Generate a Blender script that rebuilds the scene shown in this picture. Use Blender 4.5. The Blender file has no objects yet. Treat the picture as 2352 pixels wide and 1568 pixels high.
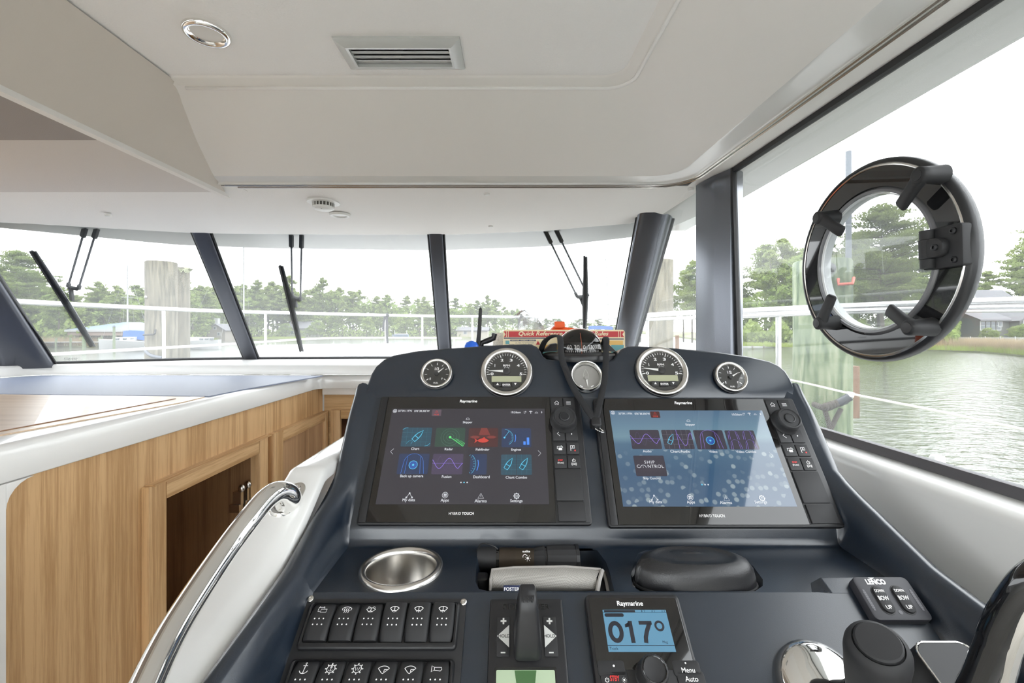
import bpy, bmesh, math, random
from mathutils import Vector, Matrix

random.seed(7)
SC = bpy.context.scene
COL = SC.collection

# ------------------------------------------------------------------ camera, sky, exposure
FPX, CX, HY = 1045.0, 1176.0, 758.0      # focal length in pixels, principal column, horizon row
EYE = 1.35                               # camera height above the cabin sole
cam_d = bpy.data.cameras.new('camera')
cam_d.sensor_width = 36.0
cam_d.lens = FPX / 2352.0 * 36.0
cam_d.shift_y = -(784.0 - HY) / 2352.0
cam_d.clip_start = 0.02
cam_d.clip_end = 2000
cam = bpy.data.objects.new('camera', cam_d)
COL.objects.link(cam)
cam.location = (0, 0, EYE)
cam.rotation_euler = (math.pi / 2, 0, 0)
SC.camera = cam

world = bpy.data.worlds.new('overcast_sky')
SC.world = world
world.use_nodes = True
bg = world.node_tree.nodes['Background']
bg.inputs['Color'].default_value = (0.955, 0.98, 1.0, 1)
bg.inputs['Strength'].default_value = 7.8

SC.view_settings.view_transform = 'Standard'
SC.view_settings.look = 'None'
SC.view_settings.exposure = 0.28
SC.view_settings.gamma = 1.0
SC.view_settings.use_curve_mapping = False
SC.cycles.max_bounces = 8
SC.cycles.diffuse_bounces = 5
SC.cycles.glossy_bounces = 4
SC.cycles.transparent_max_bounces = 12
SC.cycles.sample_clamp_indirect = 6.0

# ------------------------------------------------------------------ geometry helpers
def P(px, py, d):
    return Vector(((px - CX) * d / FPX, d, EYE - (py - HY) * d / FPX))
def Q(x, d, z):
    return Vector((x, d, EYE + z))
def PX(px, py, x):
    return P(px, py, x * FPX / (px - CX))
def PZ(px, py, z):
    return P(px, py, -z * FPX / (py - HY))

class Frame:
    """a plane with axes ex (right), ey (up the slope), ez (out of the face)"""
    def __init__(s, o, ey, ex=(1, 0, 0)):
        s.o = Vector(o); s.ex = Vector(ex).normalized()
        s.ey = Vector(ey).normalized(); s.ez = s.ex.cross(s.ey).normalized()
        s.M = Matrix((( s.ex.x, s.ey.x, s.ez.x, s.o.x), (s.ex.y, s.ey.y, s.ez.y, s.o.y), (s.ex.z, s.ey.z, s.ez.z, s.o.z), (0, 0, 0, 1)))
    def uv(s, px, py, h=0.0):
        c = Vector((0, 0, EYE)); r = P(px, py, 1.0) - c
        t = ((s.o + s.ez * h - c).dot(s.ez)) / r.dot(s.ez)
        w = c + r * t - s.o
        return Vector((w.dot(s.ex), w.dot(s.ey), h))
    def W(s, u, v, h=0.0):
        return s.o + s.ex * u + s.ey * v + s.ez * h
    def at(s, px, py, h=0.0):
        return s.W(*s.uv(px, py, h))
    def moved(s, u, v, h=0.0):
        return Frame(s.W(u, v, h), s.ey, s.ex)

def rrect(w, h, r, n=5, cx=0.0, cy=0.0):
    """rounded rectangle outline, counter-clockwise"""
    r = min(r, w / 2 - 1e-6, h / 2 - 1e-6); out = []
    for (sx, sy, a0) in ((1, 1, 0), (-1, 1, 90), (-1, -1, 180), (1, -1, 270)):
        for k in range(n + 1):
            a = math.radians(a0 + 90.0 * k / n)
            out.append((cx + sx * (w / 2 - r) + r * math.cos(a), cy + sy * (h / 2 - r) + r * math.sin(a)))
    return out
def circ(r, n=32, cx=0.0, cy=0.0, ry=None):
    return [(cx + r * math.cos(2 * math.pi * k / n), cy + (ry or r) * math.sin(2 * math.pi * k / n)) for k in range(n)]
def offset_poly(poly, dlt):
    n = len(poly); out = []
    for i in range(n):
        a, b, c = Vector(poly[i - 1]), Vector(poly[i]), Vector(poly[(i + 1) % n])
        e1, e2 = (b - a), (c - b)
        if e1.length < 1e-9 or e2.length < 1e-9:
            out.append(tuple(b)); continue
        n1 = Vector((e1.y, -e1.x)).normalized(); n2 = Vector((e2.y, -e2.x)).normalized()
        m = n1 + n2
        if m.length < 1e-6: m = n1
        m.normalize(); k = max(0.35, m.dot(n1))
        out.append(tuple(b + m * (dlt / k)))
    return out

_text_cache = {}
def text_geo(s, shear=0.0, spacing=1.0):
    key = (s, shear, spacing)
    if key not in _text_cache:
        cu = bpy.data.curves.new('lettering', 'FONT')
        cu.body = s; cu.align_x = 'CENTER'; cu.align_y = 'CENTER'; cu.shear = shear
        cu.space_character = spacing; cu.resolution_u = 3; cu.fill_mode = 'FRONT'
        ob = bpy.data.objects.new('lettering', cu)
        COL.objects.link(ob)
        me = bpy.data.meshes.new_from_object(ob)
        vs = [v.co.copy() for v in me.vertices]; fs = [tuple(p.vertices) for p in me.polygons]
        bpy.data.objects.remove(ob); bpy.data.curves.remove(cu); bpy.data.meshes.remove(me)
        if vs:
            x0 = min(v.x for v in vs); x1 = max(v.x for v in vs); y0 = min(v.y for v in vs); y1 = max(v.y for v in vs)
            c = Vector(((x0 + x1) / 2, (y0 + y1) / 2, 0))
            vs = [v - c for v in vs]; _text_cache[key] = (vs, fs, x1 - x0, y1 - y0)
        else:
            _text_cache[key] = ([], [], 1, 1)
    return _text_cache[key]

class MB:
    """collects geometry, then links it as ONE mesh object"""
    def __init__(s, M=None):
        s.v = []; s.f = []; s.M = M
    def add(s, vs, fs, M=None):
        b = len(s.v)
        for v in vs:
            v = Vector(v)
            if M is not None: v = M @ v
            if s.M is not None: v = s.M @ v
            s.v.append(v)
        s.f.extend(tuple(i + b for i in f) for f in fs)
        return s
    def quad(s, *p):
        return s.add(p, [tuple(range(len(p)))])
    def box(s, x0, x1, y0, y1, z0, z1, M=None):
        v = [(x, y, z) for z in (z0, z1) for y in (y0, y1) for x in (x0, x1)]
        return s.add(v, [(0, 2, 3, 1), (4, 5, 7, 6), (0, 1, 5, 4), (2, 6, 7, 3), (0, 4, 6, 2), (1, 3, 7, 5)], M)
    def beam(s, a, b, w, h, up=(0, 0, 1), M=None):
        """rectangular bar from a to b: w across, h along up"""
        a, b = Vector(a), Vector(b); t = (b - a).normalized(); u = Vector(up)
        sd = t.cross(u)
        if sd.length < 1e-5: sd = t.cross(Vector((1, 0, 0)))
        sd.normalize(); u = sd.cross(t).normalized()
        v = []
        for p in (a, b):
            for (i, j) in ((-1, -1), (1, -1), (1, 1), (-1, 1)):
                v.append(p + sd * (i * w / 2) + u * (j * h / 2))
        return s.add(v, [(0, 3, 2, 1), (4, 5, 6, 7), (0, 1, 5, 4), (1, 2, 6, 5), (2, 3, 7, 6), (3, 0, 4, 7)], M)
    def loft(s, loops, closed=True, cap0=False, cap1=False, M=None):
        n = len(loops[0]); v = [p for l in loops for p in l]; f = []
        for k in range(len(loops) - 1):
            for i in range(n if closed else n - 1):
                j = (i + 1) % n
                f.append((k * n + i, k * n + j, (k + 1) * n + j, (k + 1) * n + i))
        if cap0: f.append(tuple(range(n - 1, -1, -1)))
        if cap1: f.append(tuple((len(loops) - 1) * n + i for i in range(n)))
        return s.add(v, f, M)
    def prism(s, poly, z0, z1, bev=0.0, M=None, steps=2):
        """extruded outline with a rounded upper edge"""
        L = [[(x, y, z0) for x, y in poly]]
        if bev > 0:
            L.append([(x, y, z1 - bev) for x, y in poly])
            for k in range(1, steps + 1):
                a = math.pi / 2 * k / steps
                o = offset_poly(poly, -bev * (1 - math.cos(a)))
                L.append([(x, y, z1 - bev + bev * math.sin(a)) for x, y in o])
        else:
            L.append([(x, y, z1) for x, y in poly])
        return s.loft(L, True, True, True, M)
    def flat(s, poly, z=0.0, M=None):
        return s.add([(x, y, z) for x, y in poly], [tuple(range(len(poly)))], M)
    def ringflat(s, cx, cy, r0, r1, z=0.0, n=32, a0=0.0, a1=360.0, M=None):
        full = abs(a1 - a0) >= 359.9; m = n if full else n + 1; v = []
        for r in (r0, r1):
            for k in range(m):
                a = math.radians(a0 + (a1 - a0) * k / n); v.append((cx + r * math.cos(a), cy + r * math.sin(a), z))
        f = []
        for k in range(n):
            j = (k + 1) % m if full else k + 1
            f.append((k, m + k, m + j, j))
        return s.add(v, f, M)
    def line(s, pts, w, z=0.0, closed=False, M=None):
        """flat stroke along a polyline"""
        pts = [Vector((p[0], p[1])) for p in pts]; n = len(pts); v = []; f = []
        for i in range(n):
            if closed: a, c = pts[i - 1], pts[(i + 1) % n]
            else: a, c = pts[max(i - 1, 0)], pts[min(i + 1, n - 1)]
            t = c - a
            t = t.normalized() if t.length > 1e-9 else Vector((1, 0))
            nn = Vector((-t.y, t.x)); b = pts[i]
            v += [(b.x + nn.x * w / 2, b.y + nn.y * w / 2, z), (b.x - nn.x * w / 2, b.y - nn.y * w / 2, z)]
        for i in range(n if closed else n - 1):
            j = (i + 1) % n; f.append((2 * i, 2 * i + 1, 2 * j + 1, 2 * j))
        return s.add(v, f, M)
    def tube(s, path, r, n=10, cap=True, flat=1.0, M=None, up=None):
        """round tube along a path; r a number or one per point; flat squeezes it across"""
        path = [Vector(p) for p in path]; m = len(path); loops = []; ref = Vector(up) if up else None
        for i in range(m):
            t = (path[min(i + 1, m - 1)] - path[max(i - 1, 0)])
            t = t.normalized() if t.length > 1e-12 else Vector((0, 0, 1))
            if ref is None:
                ref = Vector((0, 0, 1)) if abs(t.z) < 0.9 else Vector((1, 0, 0))
            a = (ref - t * ref.dot(t))
            a = a.normalized() if a.length > 1e-6 else t.orthogonal().normalized()
            ref = a; b = t.cross(a); rr = r[i] if isinstance(r, (list, tuple)) else r
            loops.append([path[i] + a * (rr * flat * math.cos(2 * math.pi * k / n)) + b * (rr * math.sin(2 * math.pi * k / n)) for k in range(n)])
        return s.loft(loops, True, cap, cap, M)
    def lathe(s, prof, n=32, M=None, cap0=False, cap1=False, ry=1.0):
        loops = [[(r * math.cos(2 * math.pi * k / n), ry * r * math.sin(2 * math.pi * k / n), z) for k in range(n)] for r, z in prof]
        return s.loft(loops, True, cap0, cap1, M)
    def ball(s, c, rx, ry=None, rz=None, n=16, m=10, M=None):
        ry = ry or rx; rz = rz or rx; c = Vector(c); loops = []
        for j in range(m + 1):
            a = -math.pi / 2 + math.pi * j / m; k = max(math.cos(a), 1e-3)
            loops.append([(c.x + rx * k * math.cos(2 * math.pi * i / n), c.y + ry * k * math.sin(2 * math.pi * i / n), c.z + rz * math.sin(a)) for i in range(n)])
        return s.loft(loops, True, True, True, M)
    def text(s, body, cx, cy, h=None, w=None, z=0.0, shear=0.0, bold=0.0, rot=0.0, spacing=1.0, M=None):
        """lettering centred at cx, cy; h the height of its outline, w its width"""
        vs, fs, tw, th = text_geo(body, shear, spacing)
        sy = h / th if h else w / tw; sx = w / tw if w else sy
        ca, sa = math.cos(rot), math.sin(rot)
        for i, (ox, oy) in enumerate(((0, 0),) if bold <= 0 else ((-1, -1), (1, -1), (1, 1), (-1, 1))):   # heavier strokes from shifted copies
            ox, oy = ox * bold * sx * 0.8, oy * bold * sy * 0.8
            s.add([(cx + ox + sx * v.x * ca - sy * v.y * sa, cy + oy + sx * v.x * sa + sy * v.y * ca, z + i * 2e-6) for v in vs], fs, M)
        return s
    def holed(s, outer, holes, z=0.0, M=None):
        """flat plate with holes"""
        bm = bmesh.new(); es = []
        for lp in [outer] + list(holes):
            vs = [bm.verts.new((p[0], p[1], z)) for p in lp]
            for i in range(len(vs)): es.append(bm.edges.new((vs[i], vs[(i + 1) % len(vs)])))
        bmesh.ops.triangle_fill(bm, use_beauty=True, use_dissolve=False, edges=es, normal=(0, 0, 1))
        bm.verts.index_update()
        vs = [v.co.copy() for v in bm.verts]; fs = [tuple(v.index for v in f.verts) for f in bm.faces]
        bm.free()
        return s.add(vs, fs, M)
    def mesh(s, name, sharp=40.0, bevel=0.0, bseg=2, weld=False, recalc=True, bang=25.0):
        me = bpy.data.meshes.new(name)
        me.from_pydata([tuple(v) for v in s.v], [], s.f)
        if weld or bevel or recalc:
            bm = bmesh.new(); bm.from_mesh(me)
            if weld or bevel: bmesh.ops.remove_doubles(bm, verts=bm.verts, dist=1e-6)
            if recalc: bmesh.ops.recalc_face_normals(bm, faces=bm.faces)
            if bevel:
                ed = [e for e in bm.edges if len(e.link_faces) == 2 and e.calc_face_angle(0) > math.radians(bang)]
                bmesh.ops.bevel(bm, geom=ed, offset=bevel, segments=bseg, affect='EDGES', profile=0.6, clamp_overlap=True)
            bm.to_mesh(me); bm.free()
        me.shade_smooth()
        if sharp < 179: me.set_sharp_from_angle(angle=math.radians(sharp))
        me.update()
        return me
    def build(s, name, mat, parent=None, label=None, **kw):
        me = s.mesh(name, **kw); me.materials.append(mat)
        return obj(name, me, parent, label)

def obj(name, me, parent=None, label=None):
    o = bpy.data.objects.new(name, me); COL.objects.link(o)
    if parent is not None: o.parent = parent
    if label: o['label'] = label
    return o
def thing(name, label, cat, M=None, group=None, kind=None):
    """an Empty at the thing's base that carries its parts; M places it"""
    o = bpy.data.objects.new(name, None); COL.objects.link(o)
    o.empty_display_size = 0.02
    if M is not None: o.matrix_basis = M
    return tag(o, label, cat, group, kind)
def tag(o, label, cat=None, group=None, kind=None):
    o['label'] = label
    if cat: o['category'] = cat
    if group: o['group'] = group
    if kind: o['kind'] = kind
    return o
def struct(name, label, cat='structure'):
    return thing(name, label, cat, kind='structure')
def copy_tree(o, parent=None):
    c = o.copy(); COL.objects.link(c); c.parent = parent
    for ch in list(o.children): copy_tree(ch, c)
    return c
def TR(*p):
    return Matrix.Translation(Vector(p))
def axis_matrix(o, z, x=(1, 0, 0)):
    z = Vector(z).normalized(); x = Vector(x); x = (x - z * x.dot(z)).normalized(); y = z.cross(x); o = Vector(o)
    return Matrix(((x.x, y.x, z.x, o.x), (x.y, y.y, z.y, o.y), (x.z, y.z, z.z, o.z), (0, 0, 0, 1)))
def smooth_path(pts, k=6):
    """Catmull-Rom through the points"""
    pts = [Vector(p) for p in pts]; out = []
    for i in range(len(pts) - 1):
        a, b, c, d = pts[max(i - 1, 0)], pts[i], pts[i + 1], pts[min(i + 2, len(pts) - 1)]
        for j in range(k):
            t = j / k
            out.append(0.5 * ((2 * b) + (c - a) * t + (2 * a - 5 * b + 4 * c - d) * t * t + (3 * b - a - 3 * c + d) * t ** 3))
    out.append(pts[-1])
    return out

# ------------------------------------------------------------------ materials
def mat(name, col, rough=0.5, metal=0.0, coat=0.0, spec=0.5, bump=None, vary=None, emit=None, trans=0.0, coat_rough=0.05):
    """bump = (scale, strength, stretch xyz); vary = (scale, amount)"""
    m = bpy.data.materials.new(name); m.use_nodes = True; nt = m.node_tree; b = nt.nodes['Principled BSDF']
    b.inputs['Base Color'].default_value = (*col, 1); b.inputs['Roughness'].default_value = rough
    b.inputs['Metallic'].default_value = metal; b.inputs['Coat Weight'].default_value = coat
    b.inputs['Coat Roughness'].default_value = coat_rough; b.inputs['Specular IOR Level'].default_value = spec
    if trans: b.inputs['Transmission Weight'].default_value = trans
    if emit:
        b.inputs['Emission Color'].default_value = (*emit[0], 1); b.inputs['Emission Strength'].default_value = emit[1]
        m.cycles.emission_sampling = 'NONE'
    geo = nt.nodes.new('ShaderNodeNewGeometry') if (bump or vary) else None
    if bump:
        mp = nt.nodes.new('ShaderNodeMapping'); mp.inputs['Scale'].default_value = bump[2] if len(bump) > 2 else (1, 1, 1)
        nz = nt.nodes.new('ShaderNodeTexNoise'); nz.inputs['Scale'].default_value = bump[0]; nz.inputs['Detail'].default_value = 3
        bp = nt.nodes.new('ShaderNodeBump'); bp.inputs['Strength'].default_value = bump[1]; bp.inputs['Distance'].default_value = 0.002
        nt.links.new(geo.outputs['Position'], mp.inputs['Vector']); nt.links.new(mp.outputs['Vector'], nz.inputs['Vector'])
        nt.links.new(nz.outputs['Fac'], bp.inputs['Height']); nt.links.new(bp.outputs['Normal'], b.inputs['Normal'])
    if vary:
        nz = nt.nodes.new('ShaderNodeTexNoise'); nz.inputs['Scale'].default_value = vary[0]; nz.inputs['Detail'].default_value = 4
        mx = nt.nodes.new('ShaderNodeMix'); mx.data_type = 'RGBA'
        mx.inputs[6].default_value = (*[c * (1 - vary[1]) for c in col], 1); mx.inputs[7].default_value = (*[min(1, c * (1 + vary[1])) for c in col], 1)
        nt.links.new(geo.outputs['Position'], nz.inputs['Vector']); nt.links.new(nz.outputs['Fac'], mx.inputs[0]); nt.links.new(mx.outputs[2], b.inputs['Base Color'])
    return m
def glow(name, col, strength=1.0):
    return mat(name, (0.01, 0.01, 0.01), 0.06, emit=(col, strength), coat=0.8, coat_rough=0.02)
def glass_mat(name, tint=(0.93, 0.95, 0.95), base=0.05, edge=0.5, haze=0.0, rough=0.0, hazecol=(0.9, 0.93, 0.95)):
    m = bpy.data.materials.new(name); m.use_nodes = True; nt = m.node_tree; nt.nodes.clear()
    out = nt.nodes.new('ShaderNodeOutputMaterial'); tr = nt.nodes.new('ShaderNodeBsdfTransparent'); gl = nt.nodes.new('ShaderNodeBsdfGlossy')
    tr.inputs['Color'].default_value = (*tint, 1); gl.inputs['Roughness'].default_value = rough
    lw = nt.nodes.new('ShaderNodeLayerWeight'); lw.inputs['Blend'].default_value = 0.5
    pw = nt.nodes.new('ShaderNodeMath'); pw.operation = 'POWER'; pw.inputs[1].default_value = 4.0
    ma = nt.nodes.new('ShaderNodeMath'); ma.operation = 'MULTIPLY_ADD'; ma.inputs[1].default_value = edge; ma.inputs[2].default_value = base
    mx = nt.nodes.new('ShaderNodeMixShader'); L = nt.links.new
    L(lw.outputs['Facing'], pw.inputs[0]); L(pw.outputs[0], ma.inputs[0]); L(ma.outputs[0], mx.inputs[0])
    L(tr.outputs[0], mx.inputs[1]); L(gl.outputs[0], mx.inputs[2]); last = mx
    if haze > 0:
        df = nt.nodes.new('ShaderNodeBsdfTranslucent'); df.inputs['Color'].default_value = (*hazecol, 1)
        m2 = nt.nodes.new('ShaderNodeMixShader'); m2.inputs[0].default_value = haze
        L(mx.outputs[0], m2.inputs[1]); L(df.outputs[0], m2.inputs[2]); last = m2
    L(last.outputs[0], out.inputs['Surface'])
    return m
def wood_mat(name, light, dark, scale=(70, 70, 2.2), rough=0.45, coat=0.0, rings=True, seed=0.0):
    """veneer: fine pores and broad cathedral figure stretched along one axis"""
    m = bpy.data.materials.new(name); m.use_nodes = True; nt = m.node_tree; b = nt.nodes['Principled BSDF']; L = nt.links.new
    geo = nt.nodes.new('ShaderNodeNewGeometry'); mp = nt.nodes.new('ShaderNodeMapping'); mp.inputs['Scale'].default_value = scale
    mp.inputs['Location'].default_value = (seed, seed * 1.7, seed * 0.3)
    n1 = nt.nodes.new('ShaderNodeTexNoise'); n1.inputs['Scale'].default_value = 2.2; n1.inputs['Detail'].default_value = 6; n1.inputs['Roughness'].default_value = 0.7
    mp2 = nt.nodes.new('ShaderNodeMapping'); mp2.inputs['Scale'].default_value = tuple(c * 0.13 for c in scale)
    n2 = nt.nodes.new('ShaderNodeTexNoise'); n2.inputs['Scale'].default_value = 1.0; n2.inputs['Detail'].default_value = 2; n2.inputs['Distortion'].default_value = 0.4
    sn = nt.nodes.new('ShaderNodeMath'); sn.operation = 'MULTIPLY'; sn.inputs[1].default_value = 26.0
    si = nt.nodes.new('ShaderNodeMath'); si.operation = 'SINE'
    ma = nt.nodes.new('ShaderNodeMath'); ma.operation = 'MULTIPLY_ADD'; ma.inputs[1].default_value = 0.10 if rings else 0.03
    cr = nt.nodes.new('ShaderNodeValToRGB')
    cr.color_ramp.elements[0].position = 0.36; cr.color_ramp.elements[0].color = (*dark, 1)
    cr.color_ramp.elements[1].position = 0.60; cr.color_ramp.elements[1].color = (*light, 1)
    L(geo.outputs['Position'], mp.inputs['Vector']); L(mp.outputs[0], n1.inputs['Vector'])
    L(geo.outputs['Position'], mp2.inputs['Vector']); L(mp2.outputs[0], n2.inputs['Vector'])
    L(n2.outputs['Fac'], sn.inputs[0]); L(sn.outputs[0], si.inputs[0]); L(si.outputs[0], ma.inputs[0]); L(n1.outputs['Fac'], ma.inputs[2])
    L(ma.outputs[0], cr.inputs[0]); L(cr.outputs[0], b.inputs['Base Color'])
    b.inputs['Roughness'].default_value = rough; b.inputs['Coat Weight'].default_value = coat
    return m

M_LINER = mat('cream_leatherette', (0.87, 0.855, 0.84), 0.75, bump=(260, 0.35), spec=0.3)
M_LINER2 = mat('cream_smooth_vinyl', (0.83, 0.805, 0.775), 0.7, spec=0.3)
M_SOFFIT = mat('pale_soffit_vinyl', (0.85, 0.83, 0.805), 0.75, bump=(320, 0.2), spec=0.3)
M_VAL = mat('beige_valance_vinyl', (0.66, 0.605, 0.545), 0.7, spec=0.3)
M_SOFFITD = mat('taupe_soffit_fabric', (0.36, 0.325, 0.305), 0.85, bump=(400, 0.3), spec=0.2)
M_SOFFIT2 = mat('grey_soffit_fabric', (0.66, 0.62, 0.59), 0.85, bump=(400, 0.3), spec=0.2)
M_ALU2 = mat('grey_anodised_post', (0.17, 0.18, 0.205), 0.27, metal=0.75)
M_GEL = mat('white_gelcoat', (0.76, 0.757, 0.742), 0.22, coat=0.5)
M_GELM = mat('white_satin_gelcoat', (0.74, 0.735, 0.72), 0.35, coat=0.2)
M_ALU = mat('dark_anodised_frame', (0.085, 0.090, 0.108), 0.36, metal=0.6)
M_BLACKF = mat('black_gasket', (0.018, 0.018, 0.02), 0.5)
M_CHROME = mat('polished_chrome', (0.86, 0.85, 0.83), 0.06, metal=1.0)
M_STEEL = mat('satin_steel', (0.70, 0.68, 0.65), 0.22, metal=1.0)
M_POD = mat('blue_black_console', (0.009, 0.016, 0.028), 0.33, coat=0.8, coat_rough=0.24, bump=(900, 0.10), spec=0.5)
M_BLACK = mat('black_plastic', (0.014, 0.014, 0.016), 0.4)
M_BLACKM = mat('matt_black_plastic', (0.020, 0.020, 0.022), 0.6)
M_GLOSS = mat('gloss_black', (0.006, 0.006, 0.007), 0.08, coat=0.4)
M_RUBBER = mat('black_rubber', (0.022, 0.022, 0.024), 0.65)
M_WHITE = mat('white_plastic', (0.82, 0.82, 0.80), 0.4)
M_PRINT = mat('white_print_glow', (0.80, 0.80, 0.80), 0.5, emit=((1, 1, 1), 0.12))  # lettering given a faint glow of its own, it is no lamp
M_REDP = mat('red_print_glow', (0.65, 0.04, 0.04), 0.5, emit=((1, 0.05, 0.04), 0.15))  # same faint added glow in the red lettering
M_OAK = wood_mat('oak_veneer', (0.60, 0.385, 0.195), (0.42, 0.245, 0.108))
M_OAKH = wood_mat('oak_rail', (0.62, 0.405, 0.21), (0.42, 0.245, 0.108), scale=(70, 2.2, 70))
M_OAKX = wood_mat('oak_crosswise', (0.66, 0.44, 0.225), (0.47, 0.285, 0.125), scale=(2.2, 70, 70))
M_OAKD = wood_mat('brown_panel', (0.50, 0.31, 0.17), (0.37, 0.215, 0.11))
M_TOP = wood_mat('pale_wood_top', (0.66, 0.50, 0.35), (0.54, 0.38, 0.245), scale=(3.0, 60, 60), rough=0.3, coat=0.25)
M_PANE = glass_mat('window_glass', (0.535, 0.543, 0.543), base=0.05, edge=0.4, haze=0.035)
M_PANEC = glass_mat('clear_door_glass', (0.96, 0.97, 0.97), base=0.04, edge=0.4)
M_PANEF = glass_mat('windshield_glass', (0.455, 0.463, 0.463), base=0.03, edge=0.3, haze=0.05)
M_LENS = glass_mat('instrument_glass', (0.97, 0.97, 0.97), base=0.05, edge=0.5)
# ================================================================== the cabin shell
def interp(tab, x):
    if x <= tab[0][0]:
        (a, b), (c, d) = tab[0], tab[1]
    elif x >= tab[-1][0]:
        (a, b), (c, d) = tab[-2], tab[-1]
    else:
        for k in range(len(tab) - 1):
            if tab[k][0] <= x <= tab[k + 1][0]:
                (a, b), (c, d) = tab[k], tab[k + 1]; break
    return b + (d - b) * (x - a) / (c - a)

BACK = -3.0
# floor
fl = struct('floor', 'unseen wooden cabin sole, pale to bounce light', 'floor')
M_SOLE = wood_mat('pale_bounce_sole', (0.78, 0.75, 0.70), (0.70, 0.665, 0.61), scale=(70, 2.2, 70))  # pale colour picked so the unseen sole bounces light to the ceiling
for i in range(18):
    x0 = -2.3 + i * 0.165
    MB().box(x0, x0 + 0.162, BACK, 2.4, -0.03, 0.0).build('plank', M_SOLE, fl)

# headliner: recessed centre panel, sloping sides, flange
def ceil_loop(x0, x1, d1, z, r, taper=0.03, n=8):
    pts = [Q(x0, d1, z), Q(x0 + 0.02, d1, z), Q((x0 + x1) / 2, d1, z)]
    for k in range(n + 1):
        a = math.radians(90 - 90 * k / n)
        pts.append(Q(x1 - r + r * math.cos(a), d1 - r + r * math.sin(a), z))
    for dd in (0.5, 0.0, BACK):
        pts.append(Q(x1 + taper * (d1 - dd), dd, z))
    return pts
def vx(z):
    return -0.785 - (0.58 - z) * (0.135 / 0.13)
ceil = struct('ceiling', 'cream padded headliner with a recessed centre panel', 'ceiling')
top = ceil_loop(-0.81, 0.255, 1.045, 0.585, 0.05)
MB().add(top + [Q(-0.81, BACK, 0.585)], [tuple(range(len(top) + 1))]).build('centre_panel', M_LINER, ceil)
lo = [(0.255, 1.045, 0.585, 0.05), (0.258, 1.049, 0.580, 0.05), (0.268, 1.060, 0.579, 0.055), (0.272, 1.064, 0.574, 0.055), (0.278, 1.071, 0.5735, 0.06),
      (0.284, 1.078, 0.572, 0.06), (0.298, 1.096, 0.566, 0.065), (0.312, 1.115, 0.558, 0.07), (0.40, 1.238, 0.513, 0.075), (0.488, 1.362, 0.471, 0.08), (0.503, 1.378, 0.4665, 0.085)]
MB().loft([ceil_loop(vx(z) - 0.01, a, b, z, r) for a, b, z, r in lo], closed=False).build('sloping_surround', M_LINER2, ceil, sharp=70)
MB().tube(ceil_loop(-0.79, 0.281, 1.075, 0.5715, 0.06)[1:], 0.0042, 8).build('piping', M_LINER, ceil, sharp=180)
lo = [(0.503, 1.378, 0.4665, 0.085), (0.508, 1.383, 0.4645, 0.088), (0.540, 1.407, 0.459, 0.11), (0.545, 1.411, 0.456, 0.11), (0.546, 1.412, 0.451, 0.11)]
MB().loft([ceil_loop(vx(z) - 0.0, a, b, z, r, tp_) for (a, b, z, r), tp_ in zip(lo, (0.03, 0.032, 0.043, 0.045, 0.045))], closed=False).build('white_flange', M_GEL, ceil, sharp=50)
chrome = MB()
pth = ceil_loop(-0.915, 0.548, 1.418, 0.4515, 0.115, 0.045)[1:]
chrome.tube(pth, 0.0035, 6)
pth = ceil_loop(-0.88, 0.556, 1.428, 0.448, 0.12, 0.045)[1:]
chrome.tube(pth, 0.0028, 6)
chrome.build('chrome_strip', M_STEEL, ceil)
MB().loft([ceil_loop(-0.92, a, b, z, r, 0.045) for a, b, z, r in ((0.546, 1.412, 0.455, 0.11), (0.566, 1.437, 0.4545, 0.12))], closed=False).build('shadow_gap', mat('shadow_gap_taupe', (0.36, 0.33, 0.29), 0.6), ceil)  # shade of the gap painted as a taupe strip

# side valance, lip and soffits to port
va = MB()
front = [Q(-0.785, 1.067, 0.581), Q(-0.850, 1.24, 0.52), Q(-0.905, 1.395, 0.464), Q(-0.921, 1.462, 0.443)]
inner = [Q(-0.785, BACK, 0.581), Q(-0.85, BACK, 0.52), Q(-0.905, BACK, 0.464), Q(-0.936, BACK, 0.443)]
va.loft([inner, front], closed=False)
va.loft([[p + Vector((-0.02, 0, 0.004)) for p in front], front], closed=False)
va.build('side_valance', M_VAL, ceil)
MB().loft([[Q(-0.936, BACK, 0.443), Q(-0.921, 1.462, 0.443)], [Q(-0.937, BACK, 0.432), Q(-0.922, 1.49, 0.432)], [Q(-0.952, BACK, 0.430), Q(-0.937, 1.49, 0.430)], [Q(-0.955, BACK, 0.449), Q(-0.940, 1.49, 0.449)]], closed=False, cap0=False).add(
    [Q(-0.921, 1.462, 0.443), Q(-0.922, 1.49, 0.432), Q(-0.937, 1.49, 0.430), Q(-0.940, 1.49, 0.449)], [(0, 1, 2, 3)]).build('valance_lip', M_LINER2, ceil, sharp=30)
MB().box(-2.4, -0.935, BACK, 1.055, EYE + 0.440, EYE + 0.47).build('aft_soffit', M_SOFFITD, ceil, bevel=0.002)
MB().box(-2.4, -0.935, 1.058, 1.475, EYE + 0.4465, EYE + 0.47).build('side_soffit', M_SOFFIT2, ceil, bevel=0.002)

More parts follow.
